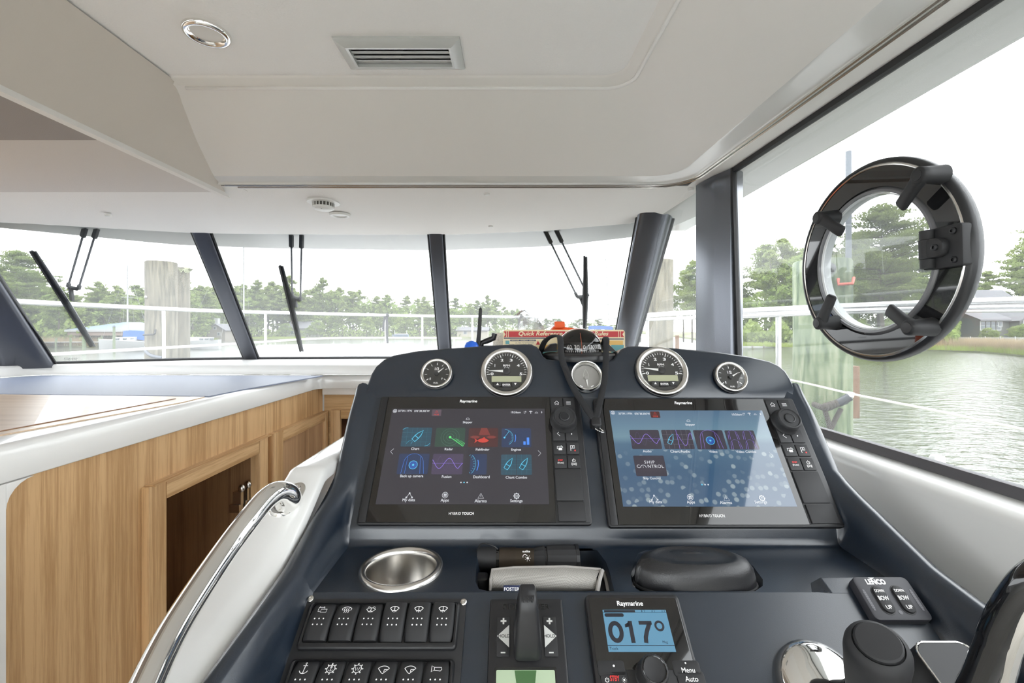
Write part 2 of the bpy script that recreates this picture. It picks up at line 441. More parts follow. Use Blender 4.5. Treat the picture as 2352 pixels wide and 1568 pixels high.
FC = [(-420, 492), (-200, 500), (0, 508), (220, 522), (440, 535), (620, 537), (800, 538), (1050, 538), (1250, 530), (1345, 521), (1465, 511), (1540, 489)]
BC = [(-420, 852), (-200, 842), (135, 833), (400, 825), (600, 822), (840, 821), (1010, 821), (1250, 823), (1430, 829)]
def TOP(px, dz=0.0): return PZ(px, interp(FC, px), 0.42) + Vector((0, 0, dz))
def BOT(px, dz=0.0): return PZ(px, interp(BC, px), -0.152) + Vector((0, 0, dz))
fs = []
for px in list(range(-400, 1541, 97)) + [1540]:
    f = TOP(px); fs.append((f, f.lerp(Q(f.x, 1.43, 0.4535), 0.4) + Vector((0, 0, 0.003)), Q(f.x, 1.43, 0.4535)))
fs.append((Q(0.60, 1.44, 0.450), Q(0.60, 1.435, 0.451), Q(0.60, 1.42, 0.452)))
sof = MB(); n = len(fs)
sof.add([p for t in fs for p in t], [(3 * i + j, 3 * i + 3 + j, 3 * i + 4 + j, 3 * i + 1 + j) for i in range(n - 1) for j in (0, 1)])
sof.build('front_soffit', M_SOFFIT, ceil, sharp=60)
MB().tube([P(560, 434, 1.46), P(690, 494, 1.75)], 0.0012, 5).build('soffit_seam', mat('seam_grey', (0.35, 0.33, 0.30), 0.8), ceil)
MB().add([Q(0.552, 1.43, 0.4535), Q(0.66, 1.43, 0.4535), Q(0.78, BACK, 0.4535), Q(0.72, BACK, 0.4535)], [(0, 1, 2, 3)]).build('starboard_soffit', M_SOFFIT, ceil)

# roof outside: visor edge over the windows
roof = struct('roof', 'white overhanging coachroof seen through the glass', 'roof')
OC = [(-420, 492), (-200, 505), (0, 523), (400, 562), (610, 570), (1000, 575), (1264, 566), (1457, 544), (1532, 528), (1598, 497)]
edge = [PZ(px, interp(OC, px), 0.405) for px in range(-400, 1599, 74)]
edge += [Q(0.75, 1.70, 0.432), Q(0.765, 1.45, 0.440), Q(0.765, 0.9, 0.443), Q(0.765, 0.3, 0.443), Q(0.80, BACK, 0.443)]
inn = [TOP(min(px, 1530), 0.004) for px in range(-400, 1599, 74)] + [Q(0.61, 1.46, 0.4560), Q(0.625, 1.40, 0.457), Q(0.645, 0.9, 0.457), Q(0.67, 0.3, 0.457), Q(0.78, BACK, 0.457)]
r = MB(); n = len(edge)
M_VISOR = mat('visor_white', (0.88, 0.87, 0.85), 0.35, vary=(3.0, 0.06))
r.add(inn + edge, [(i, i + 1, n + i + 1, n + i) for i in range(n - 1)])
r.add(edge + [p + Vector((0.012 if i > n - 6 else 0, 0.015 if i < n - 5 else 0, 0.03)) for i, p in enumerate(edge)] + [Q(p.x * 0.97, min(p.y * 0.97, 2.2), 0.66) for p in edge],
      [(i, i + 1, n + i + 1, n + i) for i in range(n - 1)] + [(n + i, n + i + 1, 2 * n + i + 1, 2 * n + i) for i in range(n - 1)])
r.build('visor', M_VISOR, roof, sharp=60)
MB().box(-2.5, 0.80, BACK - 0.3, 2.2, EYE + 0.64, EYE + 0.70).build('roof_slab', M_GEL, roof)  # unseen slab above the headliner, blocks sky light

# panes of the windscreen
def pane(name, label, ta, tb, ba, bb, mat_=M_PANEF, n=10, seal=True):
    w = struct(name, label, 'window')
    tops = [TOP(ta + (tb - ta) * k / n, 0.01) + Vector((0, 0.012, 0)) for k in range(n + 1)]
    bots = [BOT(ba + (bb - ba) * k / n, -0.01) + Vector((0, 0.012, 0)) for k in range(n + 1)]
    MB().loft([bots, tops], closed=False).build('glass', mat_, w, sharp=180)
    if seal:
        MB().tube([BOT(ba + (bb - ba) * k / n, 0.0) for k in range(n + 1)], 0.0075, 6).build('rubber_seal', M_BLACKF, w)
    return w
w1 = pane('window_1', 'windscreen pane in front of the dinette counter', -150, 458, 48, 577)
w2 = pane('window_2', 'middle windscreen pane between the two slim mullions', 458, 1001, 577, 1023)
w3 = pane('window_3', 'windscreen pane ahead of the compass', 1001, 1500, 1023, 1436)
# little maker's mark etched low on each pane
M_ETCH = mat('grey_etching', (0.12, 0.12, 0.12), 0.7)
for w, px, py, s in ((w1, 163, 824, 0.065), (w2, 805, 812, 0.05)):
    c = P(px, py, BOT(px).y - 0.01)
    MB(axis_matrix(c, (0, -1, 0.25), (1, 0, 0))).text('RARWAY', 0, 0, w=s).build('etched_mark', M_ETCH, w)
w4 = struct('window_4', 'narrow quarter window between the raked pillar and the upright post', 'window')
MB().quad(BOT(1436, -0.02), Q(0.64, 1.45, -0.16), Q(0.60, 1.45, 0.455), TOP(1500, 0.01)).build('glass', M_PANE, w4)
def wx(d, z): return 0.655 - 0.045 * (d - 0.94) - (z + 0.215) * 0.03
w5 = struct('window_5', 'large helm side window holding the round portlight', 'window')
MB().quad(Q(wx(1.28, -0.22), 1.28, -0.22), Q(wx(-2.7, -0.22), -2.7, -0.22), Q(wx(-2.7, 0.455), -2.7, 0.455), Q(wx(1.28, 0.455), 1.28, 0.455)).build('glass', M_PANE, w5)  # run far aft, out of view, to let more daylight in
MB().loft([[Q(wx(d, 0.45) - 0.006, d, 0.453), Q(wx(d, 0.45) - 0.006, d, 0.441), Q(wx(d, 0.45) + 0.004, d, 0.438), Q(wx(d, 0.45) + 0.006, d, 0.453)] for d in (1.27, -2.7)]).build('top_gasket', M_BLACKF, w5)
MB().loft([[Q(wx(d, -0.22) - 0.004, d, -0.2235), Q(wx(d, -0.22) - 0.003, d, -0.207), Q(wx(d, -0.22) + 0.004, d, -0.205), Q(wx(d, -0.22) + 0.004, d, -0.2235)] for d in (1.27, -2.7)]).build('sill_gasket', mat('dull_gasket', (0.085, 0.08, 0.085), 0.45, vary=(9, 0.25)), w5, sharp=30)
MB().loft([[Q(wx(1.27, z) - 0.008, 1.265, z), Q(wx(1.27, z) + 0.004, 1.265, z), Q(wx(1.27, z) + 0.004, 1.30, z), Q(wx(1.27, z) - 0.014, 1.30, z)] for z in (-0.23, 0.452)]).build('front_gasket', M_BLACKF, w5)
w6 = struct('window_6', 'port side window behind the wide raked pillar', 'window')
MB().quad(BOT(-60), Q(-2.35, -2.7, -0.16), Q(-2.35, -2.7, 0.44), TOP(-260, 0.01)).build('glass', M_PANE, w6)  # also carried aft out of view for more daylight
MB().tube([BOT(62) + Vector((0, -0.03, 0.0)), BOT(48) + Vector((-0.03, -0.06, -0.012)), Q(-2.29, 1.6, -0.172), Q(-2.34, -2.7, -0.172)], 0.011, 6).build('rubber_seal', M_BLACKF, w6)

# raked window pillars
def pillar(name, label, top, bot, wt, wb, side, inw, dep=0.035):
    o = struct(name, label, 'trim'); side = Vector(side).normalized(); inw = Vector(inw).normalized()
    loops = []
    for p, w in ((bot, wb), (top, wt)):
        sec = []
        for k in range(13):
            a = math.pi * k / 12
            c, s = math.cos(a), math.sin(a)
            sec.append(p - side * (w / 2 * (abs(c) ** 0.55) * (1 if c > 0 else -1)) + inw * (dep * (s ** 0.6 if s > 0 else 0)))
        sec += [p + side * (w / 2) - inw * 0.03, p - side * (w / 2) - inw * 0.03]
        loops.append(sec)
    MB().loft(loops, True, True, True).build('extrusion', M_ALU2 if name == 'trim_4' else M_ALU, o, sharp=50)
    gl = MB()
    for sgn in (-1, 1):
        gl.tube([bot + side * (sgn * (wb / 2 + 0.004)) - inw * 0.005, top + side * (sgn * (wt / 2 + 0.004)) - inw * 0.005], 0.005, 6)
    gl.build('rubber_bead', M_BLACKF, o)
    return o
pillar('trim_1', 'wide raked dark pillar at the port corner of the windscreen', TOP(-160, 0.02), BOT(70, -0.02), 0.15, 0.175, (1, 0.55, 0), (0.5, -1, 0), 0.045)
pillar('trim_2', 'slim raked mullion beside the pair of mooring piles', TOP(460, 0.01), BOT(578, -0.01), 0.073, 0.070, (1, 0.1, 0), (0.1, -1, 0.2), 0.02)
pillar('trim_3', 'slim near-upright mullion left of the black antenna', TOP(1001, 0.01), BOT(1023, -0.01), 0.062, 0.060, (1, 0, 0), (0, -1, 0.2), 0.02)
pillar('trim_4', 'wide raked pillar behind the navigation rules card', TOP(1506, 0.01), BOT(1425, -0.02), 0.128, 0.098, (1, -0.35, 0), (-0.35, -1, 0.2), 0.05)
post = struct('trim_5', 'upright dark post between quarter window and side window', 'trim')
pl = [(0.5760, 1.425), (0.5775, 1.40), (0.590, 1.333), (0.5925, 1.326), (0.611, 1.272), (0.63, 1.275), (0.66, 1.30), (0.66, 1.45)]
MB().loft([[Q(x, d, z) for x, d in pl] for z in (-0.30, 0.452)], True, True, True).build('extrusion', M_ALU2, post, sharp=28)

# starboard wall below and around the side window
wr = struct('wall_right', 'white moulded side deck coaming beside the helm', 'wall')
sec = [(0.05, -0.224), (0.0, -0.2245), (-0.020, -0.227), (-0.032, -0.2305), (-0.040, -0.238), (-0.0435, -0.250), (-0.052, -0.40), (-0.07, -EYE)]
MB().loft([[Q(wx(d, -0.22) + x, d, z) for x, z in sec] for d in (2.3, 1.3, 0.6, 0.0, -2.7)], closed=False).build('coaming', M_GELM, wr, sharp=60)
MB().box(0.72, 0.84, BACK, -2.7, 0, EYE + 0.445).build('aft_wall', M_LINER2, wr)
MB().box(0.68, 0.80, -2.7, 2.1, EYE + 0.458, EYE + 0.64).build('header', M_GEL, wr)
wl = struct('wall_left', 'white port cabin side under the windows', 'wall')
MB().box(-2.42, -2.34, BACK, 2.0, 0, EYE - 0.16).build('side_panel', M_GELM, wl)
MB().box(-2.42, -2.34, BACK, -2.7, EYE - 0.16, EYE + 0.44).build('aft_panel', M_LINER2, wl)
wb = struct('wall_back', 'aft saloon bulkhead with glazed doors made wide for light', 'wall')
for x0, x1 in ((-2.42, -2.15), (0.60, 0.84)):
    MB().box(x0, x1, BACK - 0.06, BACK, 0, EYE + 0.62).build('bulkhead', M_LINER2, wb)
MB().box(-2.15, 0.60, BACK - 0.06, BACK, EYE + 0.44, EYE + 0.62).build('lintel', M_LINER2, wb)
d1 = struct('door_1', 'unseen glass saloon door made wide to let light in', 'door')
MB().box(-2.15, 0.60, BACK - 0.04, BACK - 0.03, 0.05, EYE + 0.44).build('glass', M_PANEC, d1)  # unseen aft glass, kept wide and clear to brighten the cabin
for x in (-2.15, -0.80, 0.56):
    MB().box(x, x + 0.04, BACK - 0.06, BACK - 0.01, 0, EYE + 0.44).build('stile', M_ALU, d1)
wf = struct('wall_front', 'white moulded bulkhead below the windscreen', 'wall')
MIDT = [(-200, 856), (0, 847), (60, 846), (92, 839), (300, 837), (600, 835), (850, 834), (1400, 838)]
LOWT = [(-200, 880), (0, 867), (90, 860), (300, 859.5), (745, 859.5), (850, 860), (1400, 862)]
rows = []
for px in list(range(-200, 1400, 64)):
    b = BOT(px, -0.006); l = PZ(px, interp(LOWT, px), -0.2034); m = l + Vector((0, 0.004, 0.0445))
    m2 = m + Vector((0, -0.006, -0.007))
    rows.append([b + Vector((0, 0.04, 0.001)), b, m + Vector((0, 0.02, 0.002)), m, m2, l])
MB().loft(rows, closed=False).build('windscreen_coaming', M_GELM, wf, sharp=60)
MB().box(-2.4, 0.62, 2.5, 2.54, 0, EYE - 0.17).build('bulkhead', M_GELM, wf)

# ================================================================== counter and cabinets to port
ct = thing('counter', 'white moulded counter with wood top and grey mat beside the companionway', 'counter')
XE = -0.90
edge_pf = [(-0.10, -0.2035), (-0.02, -0.2035), (-0.010, -0.2045), (-0.004, -0.208), (0.0, -0.216), (0.004, -0.268), (0.002, -0.2705), (-0.03, -0.272)]
sta = []
for (o, dirn) in ((Q(XE, -0.6, 0), (1, 0)), (Q(XE, 0.8, 0), (1, 0)), (Q(XE, 2.05, 0), (1, 0)), (Q(XE + 0.008, 2.09, 0), (0.8, -0.3)), (Q(XE + 0.035, 2.108, 0), (0.25, -0.9)), (Q(XE + 0.08, 2.112, 0), (0, -1)), (Q(0.5, 2.112, 0), (0, -1))):
    sta.append([o + Vector((dirn[0] * x, dirn[1] * x, z)) for x, z in edge_pf])
MB().loft(sta, closed=False).build('moulded_edge', M_GEL, ct, sharp=55)
MB().add([Q(XE - 0.05, -0.6, -0.2045), Q(XE - 0.05, 2.13, -0.2045), Q(-2.33, 2.13, -0.2045), Q(-2.33, -0.6, -0.2045)], [(0, 1, 2, 3)]).build('deck', M_GEL, ct)
MB().add([Q(XE - 0.05, 2.06, -0.2040), Q(XE - 0.05, 2.2, -0.2040), Q(0.5, 2.2, -0.2040), Q(0.5, 2.12, -0.2040)], [(0, 1, 2, 3)]).build('forward_ledge', M_GEL, ct)
M_MAT = mat('blue_grey_mat', (0.19, 0.22, 0.30), 0.45, bump=(500, 0.25, (1, 6, 1)), spec=0.35)
mp_ = [Q(-2.3, 1.45, -0.2), PZ(0, 903.5, -0.2), PZ(480, 909, -0.2), PZ(560, 893, -0.2), PZ(742, 862, -0.2), PZ(300, 861.5, -0.2), PZ(92, 861.5, -0.2), PZ(0, 868, -0.2), Q(-2.3, 1.66, -0.2)]
MB().prism([(p.x, p.y) for p in mp_], EYE - 0.2045, EYE - 0.2005).build('mat', M_MAT, ct)
wp = [Q(-2.3, 1.43, -0.2), PZ(0, 904.5, -0.2), PZ(470, 910, -0.2), PZ(420, 922, -0.2), PZ(0, 997, -0.2), Q(-1.03, -0.5, -0.2), Q(-2.3, -0.5, -0.2)]
MB().prism([(p.x, p.y) for p in wp], EYE - 0.2045, EYE - 0.2010).build('wood_top', M_TOP, ct)
a, b = PZ(402, 915.5, -0.2005), PZ(0, 990, -0.2005)
MB().beam(a, b + (b - a) * 0.6, 0.006, 0.002).build('inlay_strip', mat('dark_inlay', (0.26, 0.13, 0.06), 0.5), ct)
nw = MB()
nw.box(XE - 0.03, XE + 0.004, 0.30, 0.806, 0.0, EYE - 0.272)
# rounded inner corner of the moulding
corner = [(0.806, -0.2725), (0.806, -0.32)] + [(0.806 + 0.048 * (1 - math.cos(math.radians(t))), -0.32 + 0.0475 * math.sin(math.radians(t))) for t in range(15, 91, 15)]
nw.loft([[Q(XE + xo, d, z) for d, z in corner] for xo in (-0.0115, 0.004)], True, True, True)
nw.build('end_moulding', M_GEL, ct, bevel=0.002)

cb = thing('cabinet', 'oak cabinet under the counter with a framed open locker', 'cabinet')
XF = XE - 0.012
def side_poly(d0, d1, z0, z1, x0=XF - 0.016, x1=XF):
    return (x0, x1, d0, d1, EYE + z0, EYE + z1)
fp = MB()
def wall_hole(mb, x, outer, holes, th=0.016):
    M = Matrix(((0, 0, 1, x), (1, 0, 0, 0), (0, 1, 0, EYE), (0, 0, 0, 1)))
    mb.holed(outer, holes, 0.0, M)
    for h in holes:
        mb.loft([[M @ Vector((p[0], p[1], 0)) for p in h], [M @ Vector((p[0], p[1], -th)) for p in h]])
wall_hole(fp, XF, [(0.808, -0.2735), (0.808, -1.345), (1.681, -1.345), (1.681, -0.2735)], [[(1.17, -0.435), (1.17, -1.15), (1.615, -1.15), (1.615, -0.435)]])
fp.build('front_panel', M_OAK, cb)
fr = XF + 0.020
MB().box(*side_poly(1.118, 1.176, -1.20, -0.387, XF, fr)).build('stile', M_OAK, cb, bevel=0.003)
MB().box(*side_poly(1.612, 1.665, -1.20, -0.391, XF, fr)).build('stile', M_OAK, cb, bevel=0.003)
MB().box(*side_poly(1.178, 1.610, -0.436, -0.389, XF, fr - 0.001)).build('rail', M_OAKH, cb, bevel=0.003)
MB().box(*side_poly(1.13, 1.68, -0.3885, -0.385, XF, fr + 0.006)).build('rail_cap', M_OAKH, cb)
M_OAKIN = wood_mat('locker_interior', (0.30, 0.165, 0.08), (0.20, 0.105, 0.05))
li = MB()
li.box(XF - 0.40, XF - 0.385, 1.10, 1.70, 0.12, EYE - 0.42)
li.box(XF - 0.40, XF - 0.018, 1.150, 1.166, 0.12, EYE - 0.42); li.box(XF - 0.40, XF - 0.018, 1.622, 1.636, 0.12, EYE - 0.42)
li.box(XF - 0.40, XF - 0.018, 1.15, 1.636, 0.12, 0.135); li.box(XF - 0.40, XF - 0.018, 1.15, 1.636, EYE - 0.432, EYE - 0.420)
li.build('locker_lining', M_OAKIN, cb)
for k, dd in enumerate((1.560, 1.598)):
    hm = MB()
    hm.box(XF - 0.045, XF - 0.018, dd, dd + 0.016, EYE - 0.60, EYE - 0.555); hm.ball((XF - 0.02, dd + 0.008, EYE - 0.545), 0.012, 0.009, 0.014, 10, 6)
    hm.box(XF - 0.055, XF - 0.022, dd - 0.004, dd + 0.020, EYE - 0.625, EYE - 0.598)
    hm.build('hinge', M_STEEL, cb)

c2 = thing('cabinet', 'oak cabinet with a closed brown panelled door at the far end', 'cabinet')
f2 = MB(); f2.box(*side_poly(1.6825, 2.19, -1.345, -0.2735)); f2.build('front_panel', M_OAK, c2)
dr = MB(); dr.box(*side_poly(1.785, 2.175, -1.15, -0.42, XF, XF + 0.008)); dr = dr.build('door', M_OAKD, c2)
MB().box(*side_poly(1.700, 1.768, -1.2, -0.387, XF, fr + 0.004)).build('stile', M_OAK, dr, bevel=0.003)
MB().box(*side_poly(2.172, 2.205, -1.2, -0.393, XF, fr + 0.004)).build('stile', M_OAK, dr, bevel=0.003)
MB().box(*side_poly(1.770, 2.172, -0.434, -0.393, XF, fr + 0.001)).build('rail', M_OAKH, dr, bevel=0.003)
MB().box(*side_poly(1.76, 2.19, -0.392, -0.388, XF, fr + 0.008)).build('rail_cap', M_OAKH, dr)
MB().box(XF + 0.0075, XF + 0.009, 1.985, 1.987, EYE - 1.15, EYE - 0.435).build('groove', mat('dark_groove', (0.2, 0.11, 0.06), 0.8), dr)

c3 = thing('cabinet', 'oak cabinet facing aft across the companionway, dark locker inside', 'cabinet')
f3 = MB()
YF = 2.21
Mf = Matrix(((1, 0, 0, 0), (0, 0, -1, YF), (0, 1, 0, EYE), (0, 0, 0, 1)))
f3.holed([(XF, -0.29), (XF, -1.345), (0.45, -1.345), (0.45, -0.29)], [[(-0.828, -0.425), (-0.828, -1.15), (-0.3, -1.15), (-0.3, -0.425)]], 0, Mf)
f3.build('front_panel', M_OAKX, c3)
MB().box(XF + 0.015, 0.45, YF - 0.06, YF - 0.045, EYE - 0.305, EYE - 0.2745).build('light_valance', M_LINER2, c3, bevel=0.003)
MB().box(-0.875, -0.828, YF - 0.02, YF, EYE - 1.2, EYE - 0.385).build('stile', M_OAK, c3, bevel=0.003)
MB().box(-0.826, 0.3, YF - 0.019, YF, EYE - 0.427, EYE - 0.385).build('rail', M_OAKX, c3, bevel=0.003)
b3 = MB(); b3.box(-0.84, -0.28, YF + 0.25, YF + 0.26, 0.15, EYE - 0.41); b3.box(-0.85, -0.835, YF, YF + 0.26, 0.15, EYE - 0.41); b3.box(-0.29, -0.28, YF, YF + 0.26, 0.15, EYE - 0.41)
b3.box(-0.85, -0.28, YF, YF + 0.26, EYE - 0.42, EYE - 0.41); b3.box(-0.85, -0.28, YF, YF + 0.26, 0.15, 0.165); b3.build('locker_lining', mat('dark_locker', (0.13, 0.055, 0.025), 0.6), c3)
# ================================================================== helm console
XL, XR = -0.25, 0.50                      # inner faces of the console's side cheeks
SD = math.atan(1.321); SG = math.atan(1.88); SF = math.atan(0.73)
FD = Frame(Q(0, 0.693, -0.2951), (0, math.cos(SD), math.sin(SD)))        # display faces
FDs = FD.moved(0, 0, -0.012)                                              # the console skin behind them
FG = Frame(Q(0, 0.836, -0.125), (0, math.cos(SG), math.sin(SG)))         # gauge panel
FT = Frame(Q(0, 0.573, -0.33), (0, 1, 0))                                # tray
FF = Frame(Q(0, 0.573, -0.33), (0, math.cos(SF), math.sin(SF)))          # front panel

hc = thing('helm_console', 'dark blue-black moulded helm console with sloping fascia and tray', 'console')
CR = 0.0575
c0 = FT.uv(924, 1301.5)
CUPX, CUPY = c0.x, c0.y - 0.005                                                   # cup holder centre on the tray

rows = [  # surface d, z ; rim d, z
    (0.852, -0.1045, 0.852, -0.0985),
    (0.8365, -0.1245, 0.8365, -0.1170), (0.815, -0.1538, 0.815, -0.1395), (0.780, -0.2000, 0.780, -0.1865), (0.748, -0.2423, 0.748, -0.2290),
    (0.722, -0.2767, 0.722, -0.2420), (0.7035, -0.3012, 0.700, -0.2510), (0.7010, -0.3085, 0.690, -0.2548), (0.6995, -0.3190, 0.680, -0.2585), (0.6975, -0.3255, 0.670, -0.2620), (0.6935, -0.3290, 0.660, -0.2655), (0.688, -0.3300, 0.650, -0.2695)]
rows2 = [(0.573, -0.3300, 0.573, -0.2975), (0.5715, -0.3311, 0.565, -0.2990), (0.563, -0.3373, 0.555, -0.3008), (0.50, -0.3833, 0.490, -0.3115), (0.40, -0.4563, 0.395, -0.327), (0.36, -0.52, 0.355, -0.36), (0.355, -0.95, 0.35, -0.95)]
def rim_cols(r, side):
    d, z, dr_, zr = r
    if side < 0: xo, x1, x2, x3, xi = -0.292, -0.287, -0.280, -0.268, XL
    else: xo, x1, x2, x3, xi = 0.542, 0.537, 0.530, 0.518, XR
    e = 0.006 * (1 if side < 0 else -1)
    return [Q(xo, dr_, zr - 0.25), Q(xo, dr_, zr - 0.012), Q(x1, dr_, zr - 0.003), Q(x2, dr_, zr), Q(x3 - e, dr_, zr - 0.001), Q(x3, dr_, zr - 0.005), Q((x3 + xi) / 2, (d + dr_) / 2, (z * 0.45 + zr * 0.55)), Q(xi - 0.25 * (xi - x3), d, z + 0.006 if abs(z - zr) > 0.02 else z + 0.002), Q(xi, d, z)]
# outer skirt bottoms are clamped at the floor
for side in (-1, 1):
    g = [rim_cols(r, side) for r in rows + rows2]
    for l in g: l[0].z = max(0.02, min(l[0].z, EYE - 0.3))
    MB().loft(g, closed=False).build('side_cheek', M_POD, hc, sharp=65, weld=True)
sk = MB()
def span(r): return [Q(XL, r[0], r[1]), Q(XR, r[0], r[1])]
sk.loft([span(r) for r in rows], closed=False)
sk.build('fascia', M_POD, hc, sharp=65, weld=True)
sk = MB(); sk.loft([span(r) for r in rows2], closed=False); sk.build('front_panel', M_POD, hc, sharp=65)
# tray with recesses and the cup-holder hole
def tray_poly(pxs):
    return [tuple(FT.uv(px, py)[:2]) for px, py in pxs]
rec1 = tray_poly([(1120, 1357), (1100, 1352), (1092, 1335), (1094, 1300), (1098, 1268), (1108, 1257), (1130, 1255), (1345, 1257), (1372, 1264), (1392, 1290), (1402, 1318), (1411, 1357)])
rec2 = tray_poly([(1470, 1357), (1452, 1345), (1449, 1320), (1456, 1290), (1466, 1270), (1485, 1263), (1640, 1264), (1690, 1270), (1730, 1300), (1752, 1330), (1752, 1345), (1735, 1357)])
hole = circ(CR - 0.004, 40, CUPX, CUPY)
outer = [(XL, 0.0), (XR, 0.0), (XR, 0.1152), (XL, 0.1152)]
tp = MB(FT.M); tp.holed(outer, [rec1, rec2, hole], 0.0)
tp.build('tray', M_POD, hc)
def recess(poly, depth, name):
    rl = MB(FT.M)
    c = Vector((sum(p[0] for p in poly) / len(poly), sum(p[1] for p in poly) / len(poly)))
    shrink = lambda k: [tuple(c + (Vector(p) - c) * k) for p in poly]
    rl.loft([[(x, y, 0) for x, y in poly], [(x, y, -0.003) for x, y in shrink(0.985)], [(x, y, -depth + 0.006) for x, y in shrink(0.95)], [(x, y, -depth) for x, y in shrink(0.90)]], True, False, True)
    rl.build(name, M_POD, hc, sharp=60)
recess(rec1, 0.030, 'tray_recess'); recess(rec2, 0.028, 'tray_recess')
# instrument hood with the compass notch
hood_px = [(828, 919), (843, 880), (851, 858), (862, 840), (880, 824), (905, 813), (960, 803), (1050, 796), (1140, 790), (1205, 787.5), (1222, 788.5), (1234, 794), (1241, 803), (1247, 815), (1256, 822), (1268, 824),
           (1395, 826), (1408, 823), (1417, 812), (1426, 800), (1440, 793), (1460, 792), (1550, 797), (1650, 806), (1720, 816), (1768, 827), (1790, 837), (1806, 850), (1819, 870), (1830, 893), (1841, 919)]
hp = [tuple(FG.uv(px, py)[:2]) for px, py in hood_px][::-1]
hd = MB()
L = []
back = Vector((0, 1, 0))
for off, zz, bk in ((-0.0, -0.006, 0.0), (-0.0016, -0.0022, 0.0), (-0.006, 0.0, 0.0)):
    o = offset_poly(hp, off)
    L.append([FG.W(p[0], p[1], zz) for p in o])
rear = [FG.W(p[0], p[1], -0.006) for p in hp]
rear = [Vector((p.x * 0.97 + 0.004, 0.97, p.z - 0.012)) for p in rear]
hd.loft([rear] + L, True, False, True)
hd.build('instrument_hood', M_POD, hc, sharp=50)
# step that carries the trim tab switch
st = MB(); bk = 0.0185
st.quad(FF.W(0.402, -0.001, 0.0004), FF.W(XR, -0.001, 0.0004), FF.W(XR, bk, 0.0004), FF.W(0.398, bk, 0.0004))
st.quad(FF.W(0.398, bk, 0.0004), FF.W(XR, bk, 0.0004), Q(XR, 0.594, -0.3296), Q(0.390, 0.594, -0.3296))
st.quad(FF.W(0.402, -0.001, 0.0004), FF.W(0.398, bk, 0.0004), Q(0.390, 0.594, -0.3296), Q(0.378, 0.5735, -0.3296))
st.build('raised_step', M_POD, hc, bevel=0.0015, bseg=2, weld=True)
# shelf behind the hood and the body under the console
MB().box(-0.19, 0.45, 0.90, 1.20, EYE - 0.095, EYE - 0.085).build('rear_shelf', M_BLACKM, hc)
MB().box(-0.28, 0.53, 0.44, 1.18, 0.0, EYE - 0.46).build('plinth', M_BLACKM, hc)

# white moulded housing on the port side of the console
hs = thing('console_housing', 'glossy white moulded housing beside the dark helm console', 'housing')
prof = [(1.18, -0.2155), (0.80, -0.2155), (0.722, -0.2155), (0.712, -0.2170), (0.702, -0.2225), (0.66, -0.2500), (0.63, -0.2690), (0.60, -0.2870), (0.573, -0.3035), (0.50, -0.3200), (0.417, -0.3360), (0.37, -0.36), (0.352, -0.42), (0.352, -EYE)]
g = []
for d, z in prof:
    fl_ = -0.019 * max(0.0, min(1.0, (0.70 - d) / 0.13))          # the housing flares outwards towards the helmsman
    g.append([Q(-0.2926, d, z - 0.02), Q(-0.2932, d, z - 0.006), Q(-0.2985, d, z - 0.0006), Q(-0.318 + fl_ / 2, d, z + 0.001), Q(-0.340 + fl_, d, z), Q(-0.347 + fl_, d, z - 0.003), Q(-0.3505 + fl_, d, z - 0.010), Q(-0.353 + fl_, d, min(z - 0.05, -0.45)), Q(-0.36 + fl_, d, -EYE)])
MB().loft(g, closed=False).build('shell', M_GEL, hs, sharp=62)
# ================================================================== chartplotters
GLASSY = mat('display_glass_black', (0.010, 0.009, 0.009), 0.08, coat=0.55, coat_rough=0.02)
def box_uv(frame, c):
    """mean local rectangle of four photographed corners TL TR BR BL"""
    q = [frame.uv(*p) for p in c]
    return ((q[0].x + q[3].x) / 2, (q[1].x + q[2].x) / 2, (q[3].y + q[2].y) / 2, (q[0].y + q[1].y) / 2)
LB = box_uv(FD, [(878, 906), (1333, 912), (1358, 1206), (815, 1200)])
RB = box_uv(FD, [(1385, 911), (1818, 917), (1926, 1206), (1397, 1208)])
DW, DH = 0.362, 0.2215
LC = Vector(((LB[0] + LB[1]) / 2, (LB[2] + LB[3]) / 2)); RC = Vector(((RB[0] + RB[1]) / 2, (RB[2] + RB[3]) / 2))
def LU(px, py):
    q = FD.uv(px, py); return q.x - LC.x, q.y - LC.y
def RU(px, py):
    q = FD.uv(px, py); return q.x - RC.x, q.y - RC.y
M_SW = glow('screen_white', (0.86, 0.90, 0.95), 0.75)
M_SGREY = glow('screen_grey', (0.45, 0.47, 0.52), 0.6)
M_SCYAN = glow('screen_cyan', (0.10, 0.55, 0.80), 0.9)
M_SBLUE = glow('screen_blue', (0.06, 0.25, 0.85), 0.9)
M_SGREEN = glow('screen_green', (0.12, 0.75, 0.20), 0.9)
M_SRED = glow('screen_red', (0.75, 0.06, 0.04), 0.7)
M_SPUR = glow('screen_violet', (0.30, 0.20, 0.80), 0.9)
M_TBLUE = glow('tile_teal', (0.014, 0.062, 0.098), 0.9)
M_TGREEN = glow('tile_green', (0.022, 0.058, 0.042), 0.9)
M_TRED = glow('tile_red', (0.060, 0.012, 0.014), 0.9)
M_TNAVY = glow('tile_navy', (0.014, 0.030, 0.090), 0.9)
M_TPUR = glow('tile_purple', (0.055, 0.040, 0.085), 0.9)
M_TDARK = glow('tile_black', (0.028, 0.022, 0.040), 0.9)
M_MOBT = glow('mob_plate', (0.090, 0.062, 0.085), 0.9)
M_SCRA = glow('screen_home_dark', (0.030, 0.026, 0.040), 0.70)
